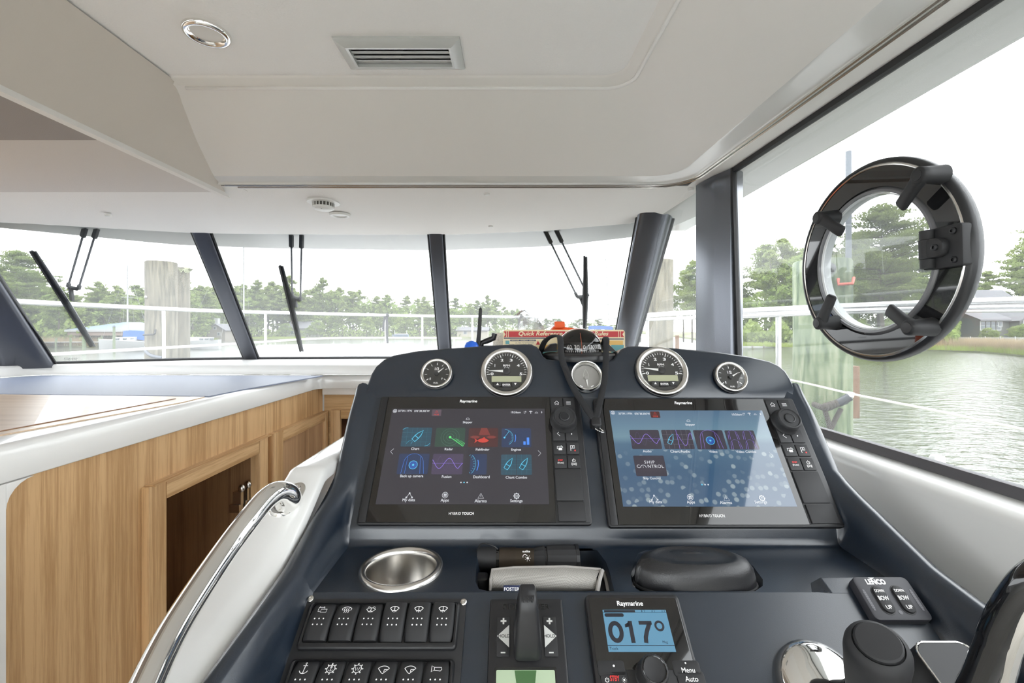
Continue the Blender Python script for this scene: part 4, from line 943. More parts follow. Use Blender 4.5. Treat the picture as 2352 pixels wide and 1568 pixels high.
# ================================================================== gauges
M_DIAL = mat('dark_dial', (0.030, 0.029, 0.027), 0.5)
M_DIALG = mat('grey_dial', (0.30, 0.29, 0.275), 0.4)
M_NEEDLE = mat('pale_glow_needle', (0.72, 0.72, 0.70), 0.4, emit=((1, 1, 1), 0.08))  # needle brightened by a slight glow of its own
M_LCD = mat('green_lcd', (0.44, 0.45, 0.30), 0.35)
def gauge(name, label, px, py, wpx, kind, val):
    c = FG.uv(px, py); d = FG.at(px, py).y; R = wpx / 2 * d / FPX
    t = thing(name, label, 'gauge', FG.moved(c.x, c.y, 0).M)
    deep = kind == 'rudder'
    MB().lathe([(R * 1.0, 0.0004), (R * 1.035, 0.002), (R * 1.03, 0.004), (R * 0.98, 0.005)], 48).build('gasket', M_BLACK, t)
    if deep: prof = [(R * 1.0, 0.001), (R * 1.02, 0.008), (R * 1.0, 0.013), (R * 0.95, 0.0155), (R * 0.90, 0.0150), (R * 0.86, 0.011), (R * 0.82, 0.006)]
    else: prof = [(R * 1.0, 0.001), (R * 1.005, 0.005), (R * 0.985, 0.0085), (R * 0.95, 0.0102), (R * 0.90, 0.0104), (R * 0.83, 0.0090), (R * 0.79, 0.0072), (R * 0.775, 0.0040)]
    MB().lathe(prof, 64).build('bezel', M_CHROME if deep else M_STEEL, t, sharp=60)
    fr_ = 0.80 * R
    dial = MB().lathe([(fr_ * 1.03, 0.0036), (0.0005, 0.0036)], 48, cap1=True).build('dial', M_DIALG if deep else M_DIAL, t)
    Z = 0.0041; mk = MB(); pol = lambda r, a: (r * fr_ * math.cos(math.radians(a)), r * fr_ * math.sin(math.radians(a)))
    if kind == 'rpm':
        for k in range(26):
            a = 188 - 196 * k / 25; mj = k % 5 == 0
            mk.line([pol(0.80 if mj else 0.86, a), pol(0.95, a)], fr_ * (0.035 if mj else 0.022), Z)
        for k, ch in enumerate('012345'):
            a = 188 - 196 * k / 5; r_ = 0.70 if k in (0, 5) else 0.66
            x, y = pol(r_, a); mk.text(ch, x, y, h=fr_ * 0.135, w=None if ch == '1' else fr_ * 0.125, z=Z, bold=0.03)
        mk.text('RPM', 0, fr_ * 0.34, h=fr_ * 0.10, w=fr_ * 0.32, z=Z, bold=0.02); mk.text('X1000', 0, fr_ * 0.22, h=fr_ * 0.06, w=fr_ * 0.25, z=Z)
        mk.build('dial_print', M_PRINT, dial)
        MB().prism(rrect(fr_ * 1.42, fr_ * 0.30, fr_ * 0.02, 2, 0, -fr_ * 0.36), 0.0036, 0.0044).build('lcd_strip', M_LCD, t)
        for bx, bw, sy in ((-0.42, 0.36, '\u25b2'), (0.0, 0.44, 'ENTER'), (0.42, 0.36, '\u25bc')):
            by = -0.68 if bx == 0 else -0.645
            b = MB().prism(rrect(fr_ * bw, fr_ * 0.24, fr_ * 0.07, 4, fr_ * bx, fr_ * by), 0.0036, 0.0072, 0.001).build('button', M_BLACKM, t)
            s = MB()
            if sy == 'ENTER': s.text('ENTER', 0, fr_ * by, h=fr_ * 0.085, z=0.0075, bold=0.03)
            else:
                q = 1 if bx < 0 else -1; s.flat([(fr_ * bx - fr_ * 0.06, fr_ * by - q * fr_ * 0.05), (fr_ * bx + fr_ * 0.06, fr_ * by - q * fr_ * 0.05), (fr_ * bx, fr_ * by + q * fr_ * 0.06)][::q], 0.0075)
            s.build('button_print', M_PRINT, b)
        hub = (0.0, fr_ * 0.03)
    elif kind == 'fuel':
        for k in range(9):
            a = 215 - 250 * k / 8; mk.line([pol(0.74, a), pol(0.92, a)], fr_ * (0.05 if k % 4 == 0 else 0.032), Z)
        mk.text('E', *pol(0.62, 222), h=fr_ * 0.16, z=Z, bold=0.02); mk.text('F', *pol(0.62, -42), h=fr_ * 0.16, z=Z, bold=0.02); mk.text('1/2', 0.0, fr_ * 0.42, h=fr_ * 0.22, z=Z, bold=0.02)
        mk.text('FUEL', 0, -fr_ * 0.76, h=fr_ * 0.11, w=fr_ * 0.36, z=Z, bold=0.02); mk.build('dial_print', M_PRINT, dial); hub = (0.0, 0.0)
    else:
        bo = [(0.0, 0.66), (0.13, 0.45), (0.19, 0.2), (0.19, -0.05), (0.12, -0.2), (-0.12, -0.2), (-0.19, -0.05), (-0.19, 0.2), (-0.13, 0.45)]
        mk.line([(x * fr_, y * fr_ - 0.0) for x, y in bo], fr_ * 0.03, Z, True); mk.ringflat(0, fr_ * 0.02, fr_ * 0.10, fr_ * 0.17, Z, 20)
        mk.build('boat_outline', mat('dial_line', (0.50, 0.49, 0.47), 0.5), dial); hub = (0.0, -fr_ * 0.05)
        ar = MB()
        for a0, a1 in ((-128, -112), (-68, -52)): ar.ringflat(0, 0, fr_ * 0.82, fr_ * 0.90, Z, 6, a0, a1)
        ar.build('dial_print', M_PRINT, dial)
    a = math.radians(val); L_ = fr_ * (0.86 if kind == 'rpm' else 0.74)
    nx, ny = math.cos(a), math.sin(a); px_, py_ = -ny, nx
    nd = MB(); nd.add([(hub[0] - px_ * fr_ * 0.075, hub[1] - py_ * fr_ * 0.075, 0.006), (hub[0] + px_ * fr_ * 0.075, hub[1] + py_ * fr_ * 0.075, 0.006), (hub[0] + nx * L_ + px_ * fr_ * 0.012, hub[1] + ny * L_ + py_ * fr_ * 0.012, 0.0052), (hub[0] + nx * L_ - px_ * fr_ * 0.012, hub[1] + ny * L_ - py_ * fr_ * 0.012, 0.0052)], [(0, 1, 2, 3)])
    nd.build('needle', M_NEEDLE, t)
    MB(TR(hub[0], hub[1], 0)).lathe([(fr_ * 0.17, 0.0036), (fr_ * 0.17, 0.0066), (fr_ * 0.15, 0.0072)], 24, cap1=True).build('hub', M_BLACKM if not deep else M_DIALG, t)
    MB().lathe([(fr_ * 0.985, 0.0076), (0.0004, 0.0080)], 40, cap1=True).build('lens', M_LENS, t)
gauge('fuel_gauge', 'small chrome-rimmed fuel gauge above the dark-menu chartplotter', 1003.5, 860, 73, 'fuel', 42)
gauge('tachometer', 'large tachometer with ENTER button left of the compass notch', 1163.5, 856, 119, 'rpm', 178)
gauge('rudder_gauge', 'grey rudder angle gauge with boat outline below the compass', 1345.5, 868, 73, 'rudder', -84)
gauge('tachometer', 'large tachometer with ENTER button right of the compass notch', 1518.5, 854, 120, 'rpm', 172)
gauge('fuel_gauge', 'small chrome-rimmed fuel gauge above the wallpaper chartplotter', 1676, 868, 74, 'fuel', 30)

# ================================================================== switch panel
sp = thing('switch_panel', 'black panel with two rows of rocker switches at the console corner', 'switch panel', FF.M)
c = [FF.uv(703, 1372), FF.uv(1072, 1380)]
px0, px1, ptop = c[0].x, c[1].x, -0.0085
MB().prism([(px0, ptop - 0.165), (px1, ptop - 0.165), (px1, ptop), (px0, ptop)], 0.0005, 0.003, 0.001).build('plate', M_BLACKM, sp)
for px, py in ((713.5, 1375), (1065, 1382.5)):
    q = FF.uv(px, py, 0.003); s = MB(TR(q.x, q.y, 0.003)).lathe([(0.0040, 0), (0.0038, 0.0012), (0.0025, 0.0022), (0.0017, 0.0023), (0.0016, 0.0012)], 16, cap1=True).build('screw', M_STEEL, sp)
def rocker_geo(tilt):
    W, Lh = 0.0272, 0.0405; m = MB(); secs = []
    for k in range(9):
        y = Lh / 2 - Lh * k / 8; u = (y / (Lh / 2))
        h = 0.0125 - 0.0045 * u * u + tilt * u * 0.0024
        r = 0.0022; w = W / 2 * (1 - 0.04 * u * u)
        secs.append([(-w, y, 0.004), (-w, y, h - r), (-w + r, y, h), (-w * 0.5, y, h + 0.0006), (w * 0.5, y, h + 0.0006), (w - r, y, h), (w, y, h - r), (w, y, 0.004)])
    m.loft(secs, False, True, True); return m
def icon(kind):
    m = MB(); w = 0.0009; z = 0
    if kind == 'battery':
        m.line([(-0.006, -0.001), (-0.006, 0.004), (0.002, 0.004), (0.002, 0.002)], w, z); m.line([(-0.002, -0.004), (0.006, -0.004), (0.006, 0.001), (-0.002, 0.001)], w, z, True); m.line([(-0.005, 0.004), (-0.005, 0.0055)], w, z); m.line([(0.001, 0.004), (0.001, 0.0055)], w, z); m.line([(-0.006, -0.0025), (-0.003, -0.0025)], w, z)
    elif kind == 'demist':
        m.line([(-0.006, -0.0005), (-0.0065, 0.002), (-0.004, 0.004), (0, 0.0048), (0.004, 0.004), (0.0065, 0.002), (0.006, -0.0005)], w, z); m.line([(-0.006, -0.0005), (0.006, -0.0005)], w * 0.6, z)
        for k in (-1, 0, 1): m.line([(k * 0.0028, -0.005), (k * 0.0028 + 0.0008, -0.002), (k * 0.0028 - 0.0006, 0.0005), (k * 0.0028, 0.003)], w, z)
    elif kind in ('wiper', 'washer'):
        m.ringflat(0, -0.006, 0.0088, 0.0097, z, 14, 48, 132); m.ringflat(0, -0.006, 0.0036, 0.0044, z, 8, 48, 132)
        for a in (48, 132):
            a = math.radians(a); m.line([(0.004 * math.cos(a), -0.006 + 0.004 * math.sin(a)), (0.0093 * math.cos(a), -0.006 + 0.0093 * math.sin(a))], w, z)
        m.line([(0, -0.005), (0, 0.003)], w, z); m.line([(0, -0.0015), (0.0028, -0.004)], w, z); m.line([(0, -0.0015), (-0.0028, -0.004)], w, z)
        if kind == 'washer': m.ringflat(-0.0035, 0.0035, 0.001, 0.0018, z, 10, 0, 180); m.ringflat(0.0035, 0.0035, 0.001, 0.0018, z, 10, 0, 180)
    elif kind in ('anchor', 'wheel', 'wheelw'):
        if kind != 'anchor':
            m.ringflat(0, 0, 0.0046, 0.0055, z, 24)
            for k in range(8):
                a = math.pi * k / 4; m.line([(0.0054 * math.cos(a), 0.0054 * math.sin(a)), (0.0076 * math.cos(a), 0.0076 * math.sin(a))], 0.0015, z)
        s = 1.0 if kind == 'anchor' else 0.5
        if kind != 'wheelw':
            m.line([(0, 0.006 * s), (0, -0.0055 * s)], w * (1.2 if s == 1 else 0.9), z); m.line([(-0.003 * s, 0.004 * s), (0.003 * s, 0.004 * s)], w, z); m.ringflat(0, -0.0005 * s, 0.0052 * s, 0.0062 * s, z, 12, 200, 340)
            m.ringflat(0, 0.0072 * s, 0.0006, 0.0013, z, 10)
        else: m.line([(-0.003, 0.002), (-0.0015, -0.0025), (0, 0.0015), (0.0015, -0.0025), (0.003, 0.002)], w, z)
    elif kind == 'wash':
        m.ringflat(0, -0.006, 0.0092, 0.0101, z, 14, 42, 138); m.line([(-0.0072, 0.0005), (-0.002, -0.0052), (0, -0.0064), (0.003, -0.0035), (0.0072, 0.0005)], w, z); m.line([(0.001, -0.001), (0.001, -0.0045)], w, z); m.line([(0.001, -0.001), (0.005, -0.001)], w, z)
    elif kind == 'horn':
        m.line([(-0.0065, -0.004), (-0.0065, 0.004), (-0.003, 0.0018), (0.006, 0.0018), (0.0065, -0.001), (0.005, -0.003), (-0.003, -0.0018)], w, z, True); m.line([(-0.003, 0.0018), (-0.003, -0.0018)], w, z)
    return m
me_up, me_dn = rocker_geo(1).mesh('rocker', sharp=50), rocker_geo(-1).mesh('rocker', sharp=50)
for me in (me_up, me_dn): me.materials.append(M_BLACKM)
dots = MB()
for i in (-1, 0, 1):
    for j in (0, 1): dots.ringflat(i * 0.0052, 0.0032 - j * 0.0064, 0, 0.00085, 0, 8)
dots_me = dots.mesh('indicator_dots'); dots_me.materials.append(M_PRINT)
xs = [-0.2275 + 0.0290 * k for k in range(6)]
kinds = (('battery', 'demist', 'washer', 'wiper', 'wiper', 'wiper'), ('anchor', 'wheel', 'wheelw', 'wash', 'wash', 'horn'))
for row, yy in enumerate((-0.0365, -0.0960)):
    bz = MB(); xm = (xs[0] + xs[-1]) / 2; bw = xs[-1] - xs[0] + 0.038
    outer = rrect(bw, 0.0505, 0.005, 4, xm, yy - 0.003); inner = rrect(bw - 0.009, 0.0425, 0.003, 4, xm, yy - 0.0005)
    bz.loft([[(x, y, 0.002) for x, y in outer], [(x, y, 0.0065) for x, y in outer], [(x, y, 0.0085) for x, y in offset_poly(outer, -0.0022)], [(x, y, 0.0080) for x, y in inner], [(x, y, 0.0030) for x, y in inner]], True)
    bz.build('switch_bezel', M_BLACK, sp, sharp=50)
    for k in range(6):
        tl = 1 if (row == 0 and k >= 3) else -1
        o = obj('rocker', me_up if tl > 0 else me_dn, sp); o.location = (xs[k], yy, 0.0)
        im = icon(kinds[row][k]).mesh('switch_symbol'); im.materials.append(M_PRINT)
        # print lies on the curved cap, tilted to its surface
        for mesh_, nm, yc, scl in ((im, 'switch_symbol', 0.0118, 0.85), (dots_me, 'indicator_dots', -0.0020, 1.0)):
            p = obj(nm, mesh_, o); u = yc / 0.02025
            p.location = (0, yc, 0.0125 - 0.0045 * u * u + tl * u * 0.0024 + 0.0013)
            p.rotation_euler = (math.atan((-0.009 * u + tl * 0.0024) / 0.02025), 0, 0); p.scale = (scl, scl, 1)

# ================================================================== bow thruster lever, pilot head, trim tabs
c = [FF.uv(1126, 1381), FF.uv(1290, 1381)]
bw = c[1].x - c[0].x; bx = (c[0].x + c[1].x) / 2; by = c[0].y
bt = thing('bow_thruster_control', 'black thruster lever unit with HOLD arrows between the panels', 'thruster control', FF.moved(bx, by, 0).M)
MB().prism(rrect(bw, 0.125, 0.003, 4, 0, -0.0625), 0.0005, 0.0085, 0.0025).build('housing', M_BLACK, bt)
MB().text('SIDE-POWER', 0, -0.0095, h=0.0062, w=0.056, z=0.0087, bold=0.01).build('embossed_name', M_GLOSS, bt)
def TU(px, py):
    q = FF.uv(px, py, 0.0085); return q.x - bx, q.y - by
for px, sg in ((1156, -1), (1264, 1)):
    x, y = TU(px, 1461)
    pd = MB().prism(rrect(0.0150, 0.0405, 0.0012, 3, x, y), 0.008, 0.0095, 0.0004).build('hold_pad', M_BLACKM, bt)
    ar = MB(); ar.flat([(x - sg * 0.0068, y + 0.0115), (x - sg * 0.0068, y - 0.0115), (x + sg * 0.0072, y)][::-sg], 0.0097)
    ar.text('+', x, y + 0.0155, h=0.0058, z=0.0097, bold=0.05); ar.line([(x - 0.0026, y - 0.0165), (x + 0.0026, y - 0.0165)], 0.0013, 0.0097)
    ar.build('hold_arrow', mat('arrow_grey', (0.62, 0.62, 0.60), 0.5), pd)
    MB().text('HOLD', x - sg * 0.001, y, h=0.0034, z=0.0099, bold=0.01).build('hold_lettering', M_BLACKM, pd)
x0_, y0_ = TU(1207, 1545); lcd_w = 0.068
MB().prism(rrect(lcd_w, 0.05, 0.002, 3, x0_, TU(1212, 1536)[1] - 0.0235), 0.008, 0.0092).build('lcd_frame', M_GLOSS, bt)
lc = MB().flat(rrect(lcd_w - 0.004, 0.046, 0.0012, 2, x0_, TU(1212, 1540)[1] - 0.0225), 0.0094).build('lcd', mat('pale_green_lcd', (0.42, 0.52, 0.36), 0.3), bt)
MB().flat([(x0_ - 0.012, TU(1212, 1540)[1]), (x0_ - 0.008, TU(1212, 1540)[1] - 0.025), (x0_ + 0.008, TU(1212, 1540)[1] - 0.025), (x0_ + 0.012, TU(1212, 1540)[1])], 0.0096).build('lcd_mark', mat('lcd_dark_green', (0.06, 0.14, 0.05), 0.4), lc)
# lever: rises out of the face and leans forward
lev = MB(); lx_, ly_ = TU(1211, 1474)
secs = []
for (up, fwd, w, dpt) in ((0.000, 0.000, 0.031, 0.020), (0.008, 0.001, 0.031, 0.019), (0.022, 0.006, 0.0285, 0.016), (0.036, 0.013, 0.0255, 0.014), (0.050, 0.021, 0.022, 0.0125), (0.058, 0.026, 0.019, 0.011), (0.062, 0.029, 0.016, 0.007)):
    z = 0.0085 + up; y = ly_ + fwd; sec = rrect(w, dpt * 2, min(w, dpt) * 0.3, 3)
    secs.append([(lx_ + p[0], y + p[1], z - p[1] * 0.25) for p in sec])
lev.loft(secs, True, True, True); lv = lev.build('lever', M_BLACK, bt, sharp=60)
gp = MB()
for i in (-1, 0, 1):
    for j in range(4): gp.ball((lx_ + i * 0.0045, ly_ + 0.016 + j * 0.0042, 0.0665 + 0.0062 - j * 0.0012), 0.0011, 0.0016, 0.0009, 6, 4)
gp.build('thumb_grip', M_RUBBER, lv)

q0, q1 = FF.uv(1341, 1374), FF.uv(1553, 1374)
pw_, pcx, ptp = q1.x - q0.x, (q0.x + q1.x) / 2, FF.uv(1446, 1373).y
ap = thing('autopilot_control', 'autopilot head showing 017 degrees on a blue screen', 'autopilot', FF.moved(pcx, ptp, 0).M)
def AU(px, py, h=0.0115):
    q = FF.uv(px, py, h); return q.x - pcx, q.y - ptp
MB().prism(rrect(pw_, 0.150, 0.006, 5, 0, -0.075), 0.0005, 0.0108, 0.003).build('housing', M_BLACK, ap)
MB().prism(rrect(pw_ - 0.008, 0.074, 0.003, 3, 0, -0.0415), 0.0100, 0.0113, 0.0004).build('front_glass', GLASSY, ap)
MB().text('Raymarine', *AU(1447, 1387), h=0.0068, z=0.0118, bold=0.022).build('brand_lettering', M_PRINT, ap)
a_, b_, c_, d_ = AU(1381, 1400), AU(1525, 1400), AU(1557, 1497), AU(1401, 1497)
sxa, sxb, sya, syb = (a_[0] + d_[0]) / 2, (b_[0] + c_[0]) / 2, (c_[1] + d_[1]) / 2, (a_[1] + b_[1]) / 2
scr = MB().flat([(sxa, sya), (sxb, sya), (sxb, syb), (sxa, syb)], 0.0117).build('screen', glow('pilot_blue', (0.11, 0.30, 0.46), 0.85), ap)
M_INK = mat('screen_ink', (0.012, 0.012, 0.02), 0.5)
k = MB(); sw = sxb - sxa; sh = syb - sya
ox, oy, dh, lw = sxa + sw * 0.03, sya + sh * 0.20, sh * 0.52, sw * 0.062
k.line([(ox + sw * 0.125 + sw * 0.085 * math.cos(2 * math.pi * j / 36), oy + dh / 2 + (dh / 2 - lw / 2) * math.sin(2 * math.pi * j / 36)) for j in range(36)], lw, 0.0120, True)
k.line([(ox + sw * 0.365, oy), (ox + sw * 0.365, oy + dh)], lw, 0.0120); k.flat([(ox + sw * 0.28, oy + dh * 0.70), (ox + sw * 0.35, oy + dh * 0.74), (ox + sw * 0.36, oy + dh), (ox + sw * 0.345, oy + dh)][::-1], 0.0120); k.flat([(ox + sw * 0.28, oy + dh * 0.70), (ox + sw * 0.35, oy + dh * 0.80), (ox + sw * 0.36, oy + dh), (ox + sw * 0.33, oy + dh * 0.93), (ox + sw * 0.28, oy + dh * 0.83)], 0.0120)
k.line([(ox + sw * 0.50, oy + dh - lw * 0.42), (ox + sw * 0.70, oy + dh - lw * 0.42)], lw * 0.84, 0.0120); k.line([(ox + sw * 0.665, oy + dh - lw * 0.5), (ox + sw * 0.60, oy + dh * 0.52), (ox + sw * 0.565, oy + dh * 0.25), (ox + sw * 0.555, oy)], lw, 0.0120)
k.ringflat(sxa + sw * 0.84, sya + sh * 0.60, sh * 0.075, sh * 0.13, 0.0120, 28)
k.text('Mag', sxa + sw * 0.87, sya + sh * 0.215, h=sh * 0.075, z=0.0120); k.text('Track', sxa + sw * 0.085, sya + sh * 0.075, h=sh * 0.065, z=0.0120); k.line([(sxa, sya + sh * 0.145), (sxb, sya + sh * 0.145)], 0.0005, 0.0120)
k.flat([(sxa + sw * 0.02, syb - sh * 0.065), (sxa + sw * 0.51, syb - sh * 0.065), (sxa + sw * 0.51, syb - 0.0004), (sxa + sw * 0.02, syb - 0.0004)], 0.0120); k.line([(sxa, syb - sh * 0.07), (sxb, syb - sh * 0.07)], 0.0004, 0.0120)
k.flat(rrect(sw * 0.30, sh * 0.09, sh * 0.04, 4, sxa + sw * 0.17, syb - sh * 0.135), 0.0120)
for i, s_ in ((0.58, ''), (0.62, '10'), (0.78, '20'), (0.94, '30')):
    if s_: k.text(s_, sxa + sw * i, syb - sh * 0.036, h=sh * 0.035, z=0.0120)
    k.line([(sxa + sw * (i + 0.035), syb - sh * 0.06), (sxa + sw * (i + 0.035), syb)], 0.0004, 0.0120)
k.build('screen_figures', M_INK, scr)
M_KEYL = M_PRINT
for px, py, txt in ((1404, 1534, 'dot'), (1577, 1534, 'menu'), (1412, 1559, 'stby'), (1588, 1559, 'auto')):
    x, y = AU(px, py); sgn = -1 if px < 1500 else 1
    kc = MB().prism(rrect(0.030, 0.0150, 0.003, 3, x, y), 0.0085, 0.0118, 0.001).build('key', M_BLACKM, ap)
    s = MB()
    if txt == 'dot': s.ringflat(x + 0.003, y + 0.002, 0, 0.0012, 0.0122, 10)
    if txt == 'menu': s.ringflat(x, y + 0.0045, 0, 0.0009, 0.0122, 10); s.text('Menu', x + 0.001, y - 0.002, h=0.0046, z=0.0122, bold=0.01)
    if txt == 'auto': s.text('Auto', x, y, h=0.0048, z=0.0122, bold=0.01)
    if txt == 'stby':
        s.ringflat(x - 0.0085, y - 0.001, 0.0016, 0.0022, 0.0122, 14, 120, 420); s.line([(x - 0.0085, y + 0.0014), (x - 0.0085, y - 0.001)], 0.0006, 0.0122)
        s.ringflat(x + 0.0100, y - 0.001, 0, 0.0011, 0.0122, 10)
        for j in range(8):
            a = math.pi * j / 4; s.line([(x + 0.010 + 0.0017 * math.cos(a), y - 0.001 + 0.0017 * math.sin(a)), (x + 0.010 + 0.0027 * math.cos(a), y - 0.001 + 0.0027 * math.sin(a))], 0.0004, 0.0122)
        MB().text('STBY', x, y + 0.0005, h=0.0048, w=0.0100, z=0.0122, bold=0.02).build('standby_lettering', M_REDP, kc)
    s.build('key_print', M_KEYL, kc)
kx_, ky_ = AU(1496, 1552)
ridges = []
for z, r in ((0.0100, 0.0170), (0.0112, 0.0172), (0.0122, 0.0158), (0.0295, 0.0146), (0.0312, 0.0140), (0.0318, 0.0128), (0.0312, 0.0118), (0.0312, 0.0005)):
    ridges.append([((kx_ + (r + (0.0006 if (j % 2 and 0.012 < z < 0.030) else 0)) * math.cos(2 * math.pi * j / 56)), (ky_ + (r + (0.0006 if (j % 2 and 0.012 < z < 0.030) else 0)) * math.sin(2 * math.pi * j / 56)), z) for j in range(56)])
kb = MB().loft(ridges, True, False, True).build('rotary_knob', M_BLACKM, ap, sharp=35)
MB(TR(kx_, ky_, 0.0314)).lathe([(0.0128, 0.0004), (0.0122, 0.0010), (0.0115, 0.0004)], 32).build('knob_ring', M_GLOSS, kb)

tc_ = [FF.uv(1946, 1324, 0.012), FF.uv(2068, 1324, 0.012), FF.uv(2160, 1424, 0.012), FF.uv(2022, 1424, 0.012)]
tcx = sum(p.x for p in tc_) / 4; tcy = sum(p.y for p in tc_) / 4
tw_ = ((tc_[1].x - tc_[0].x) + (tc_[2].x - tc_[3].x)) / 2; th_ = ((tc_[0].y - tc_[3].y) + (tc_[1].y - tc_[2].y)) / 2
tt = thing('trim_tab_switch', 'square dark trim tab keypad with two oblong BOW rockers', 'trim switch', FF.moved(tcx, tcy, 0).M)
M_KEYG = mat('charcoal_keypad', (0.040, 0.040, 0.048), 0.5)
MB().prism(rrect(tw_, th_, 0.006, 5), 0.0005, 0.012, 0.0015).build('housing', M_KEYG, tt)
def LN(px, py):
    q = FF.uv(px, py, 0.012); return q.x - tcx, q.y - tcy
s = MB(); x, y = LN(2009, 1336); s.text('LENCO', x + 0.001, y, h=0.0058, w=0.0235, z=0.0123, bold=0.06); x, y = LN(2001, 1328.5); s.flat([(x - 0.004, y + 0.0012), (x + 0.004, y + 0.0012), (x, y - 0.0012)][::-1], 0.0123)
s.build('brand_lettering', M_PRINT, tt)
for (pa, pb) in (((1995, 1346), (2057, 1402)), ((2040, 1345), (2104, 1402))):
    xa, ya = LN(*pa); xb, yb = LN(*pb); cx_ = (xa + xb) / 2; cy_ = (ya + yb) / 2; ln = abs(ya - yb) + 0.003; cy_ -= 0.002
    MB().prism(rrect(0.0170, ln + 0.003, 0.0085, 6, cx_, cy_), 0.0110, 0.0124, 0.0003).build('rocker_surround', M_BLACK, tt)
    rk = MB(); secs = []
    for kk in range(9):
        u = 1 - 2 * kk / 8; secs.append((u,))
    rk.prism(rrect(0.0145, ln, 0.0072, 6, cx_, cy_), 0.0118, 0.0150, 0.0015); rk = rk.build('rocker', M_BLACKM, tt)
    s = MB(); s.text('DOWN', cx_, cy_ + ln * 0.30, h=0.0034, w=0.0112, z=0.0153, bold=0.02); s.text('BOW', cx_, cy_ + ln * 0.03, h=0.0048, w=0.0125, z=0.0153, bold=0.02); s.text('UP', cx_, cy_ - ln * 0.30, h=0.0042, z=0.0153, bold=0.02); s.build('rocker_lettering', M_PRINT, rk)
M_LED = mat('dull_lamp', (0.13, 0.13, 0.145), 0.5)
for sx in (-1, 1):
    for j in range(10):
        MB().flat(rrect(0.0034 if 0 < j < 9 else 0.0022, 0.0022, 0.0003, 1, sx * (tw_ / 2 - 0.0055), th_ / 2 - 0.0165 - j * (th_ - 0.028) / 9), 0.0123).build('level_lamp', M_LED, tt)
MB().ringflat(0, -th_ / 2 + 0.0085, 0, 0.0024, 0.0123, 14).build('status_lamp', M_LED, tt)
# ================================================================== things on and around the console
# cup holder
cp = thing('cup_holder', 'polished steel cup holder sunk into the tray', 'cup holder', FT.moved(CUPX, CUPY, 0).M)
cup = MB().lathe([(CR, 0.0002), (CR - 0.0008, 0.0042), (CR - 0.004, 0.0062), (CR - 0.0085, 0.0052), (CR - 0.0105, 0.0015), (CR - 0.0115, -0.004), (CR - 0.0120, -0.052), (CR - 0.017, -0.058), (0.0005, -0.058)], 64, cap1=True)
cup.build('cup', M_STEEL, cp, sharp=70)

# chrome grab rail
gr = thing('grab_rail', 'polished chrome grab rail on the white console housing', 'grab rail')
path = [P(652, 1163, 0.655), P(667, 1148, 0.650), P(664, 1136, 0.642), P(650, 1129, 0.632), P(630, 1132, 0.618), P(605, 1152, 0.600), P(570, 1195, 0.573), P(520, 1262, 0.540), P(455, 1358, 0.490), P(395, 1455, 0.447), P(345, 1555, 0.410), P(312, 1640, 0.385), P(300, 1720, 0.372)]
path = smooth_path(path, 5)
rr = [0.0145] * len(path)
MB().tube(path, rr, 20).build('tube', M_CHROME, gr, sharp=180)
nrm = Vector((0.05, -0.52, 0.85)).normalized()
Mp = axis_matrix(P(664, 1143, 0.666) , nrm, (0.35, 0.75, 0.45))
fp_ = MB(Mp)
fp_.prism([(0.021 * math.cos(a) * (1.35 if math.cos(a) > 0 else 1.15), 0.0165 * math.sin(a)) for a in [2 * math.pi * k / 28 for k in range(28)]], -0.004, 0.0025, 0.0015)
fp_.build('foot_plate', M_STEEL, gr)
sc_ = MB(Mp); sc_.lathe([(0.0062, 0.0025), (0.0055, 0.0042), (0.0032, 0.0046), (0.0026, 0.0036), (0.0003, 0.0036)], 18, TR(0.017, 0.002, 0), cap1=True); sc_.build('screw', M_STEEL, gr)
MB().lathe([(0.020, 0.0), (0.0195, 0.004), (0.0155, 0.010)], 24, axis_matrix(P(652, 1168, 0.657), nrm)).build('collar', M_CHROME, gr)

# compass in the notch
D_C = 0.935
CB = P(1331, 826, D_C); CB.z = EYE - 0.0605
cm = thing('compass', 'black domed magnetic compass in the notch of the hood', 'compass', TR(*CB))
MB().lathe([(0.078, 0.0), (0.0795, 0.005), (0.078, 0.011), (0.071, 0.0135), (0.052, 0.0148), (0.0465, 0.0148), (0.0460, 0.010)], 56).build('base_ring', M_BLACK, cm, sharp=50)
for sx in (-1, 1):
    MB().loft([[(sx * 0.048, -0.010, 0.018), (sx * 0.076, -0.008, 0.016), (sx * 0.076, 0.03, 0.016), (sx * 0.048, 0.03, 0.018)], [(sx * 0.046, -0.006, 0.034), (sx * 0.060, -0.004, 0.032), (sx * 0.060, 0.02, 0.032), (sx * 0.046, 0.02, 0.034)]], True, False, True).build('shoulder', M_BLACK, cm, bevel=0.003)
bowl = []
for j in range(9):
    t = math.radians(-8 + 92 * j / 8); bowl.append([(0.0445 * math.cos(t) * math.cos(a), 0.0445 * math.cos(t) * math.sin(a), 0.0215 + 0.0405 * math.sin(t)) for a in [math.radians(-8 + 196 * k / 20) for k in range(21)]])
MB().loft(bowl, closed=False).build('bowl', mat('grey_black_bowl', (0.035, 0.034, 0.033), 0.4), cm, sharp=180)
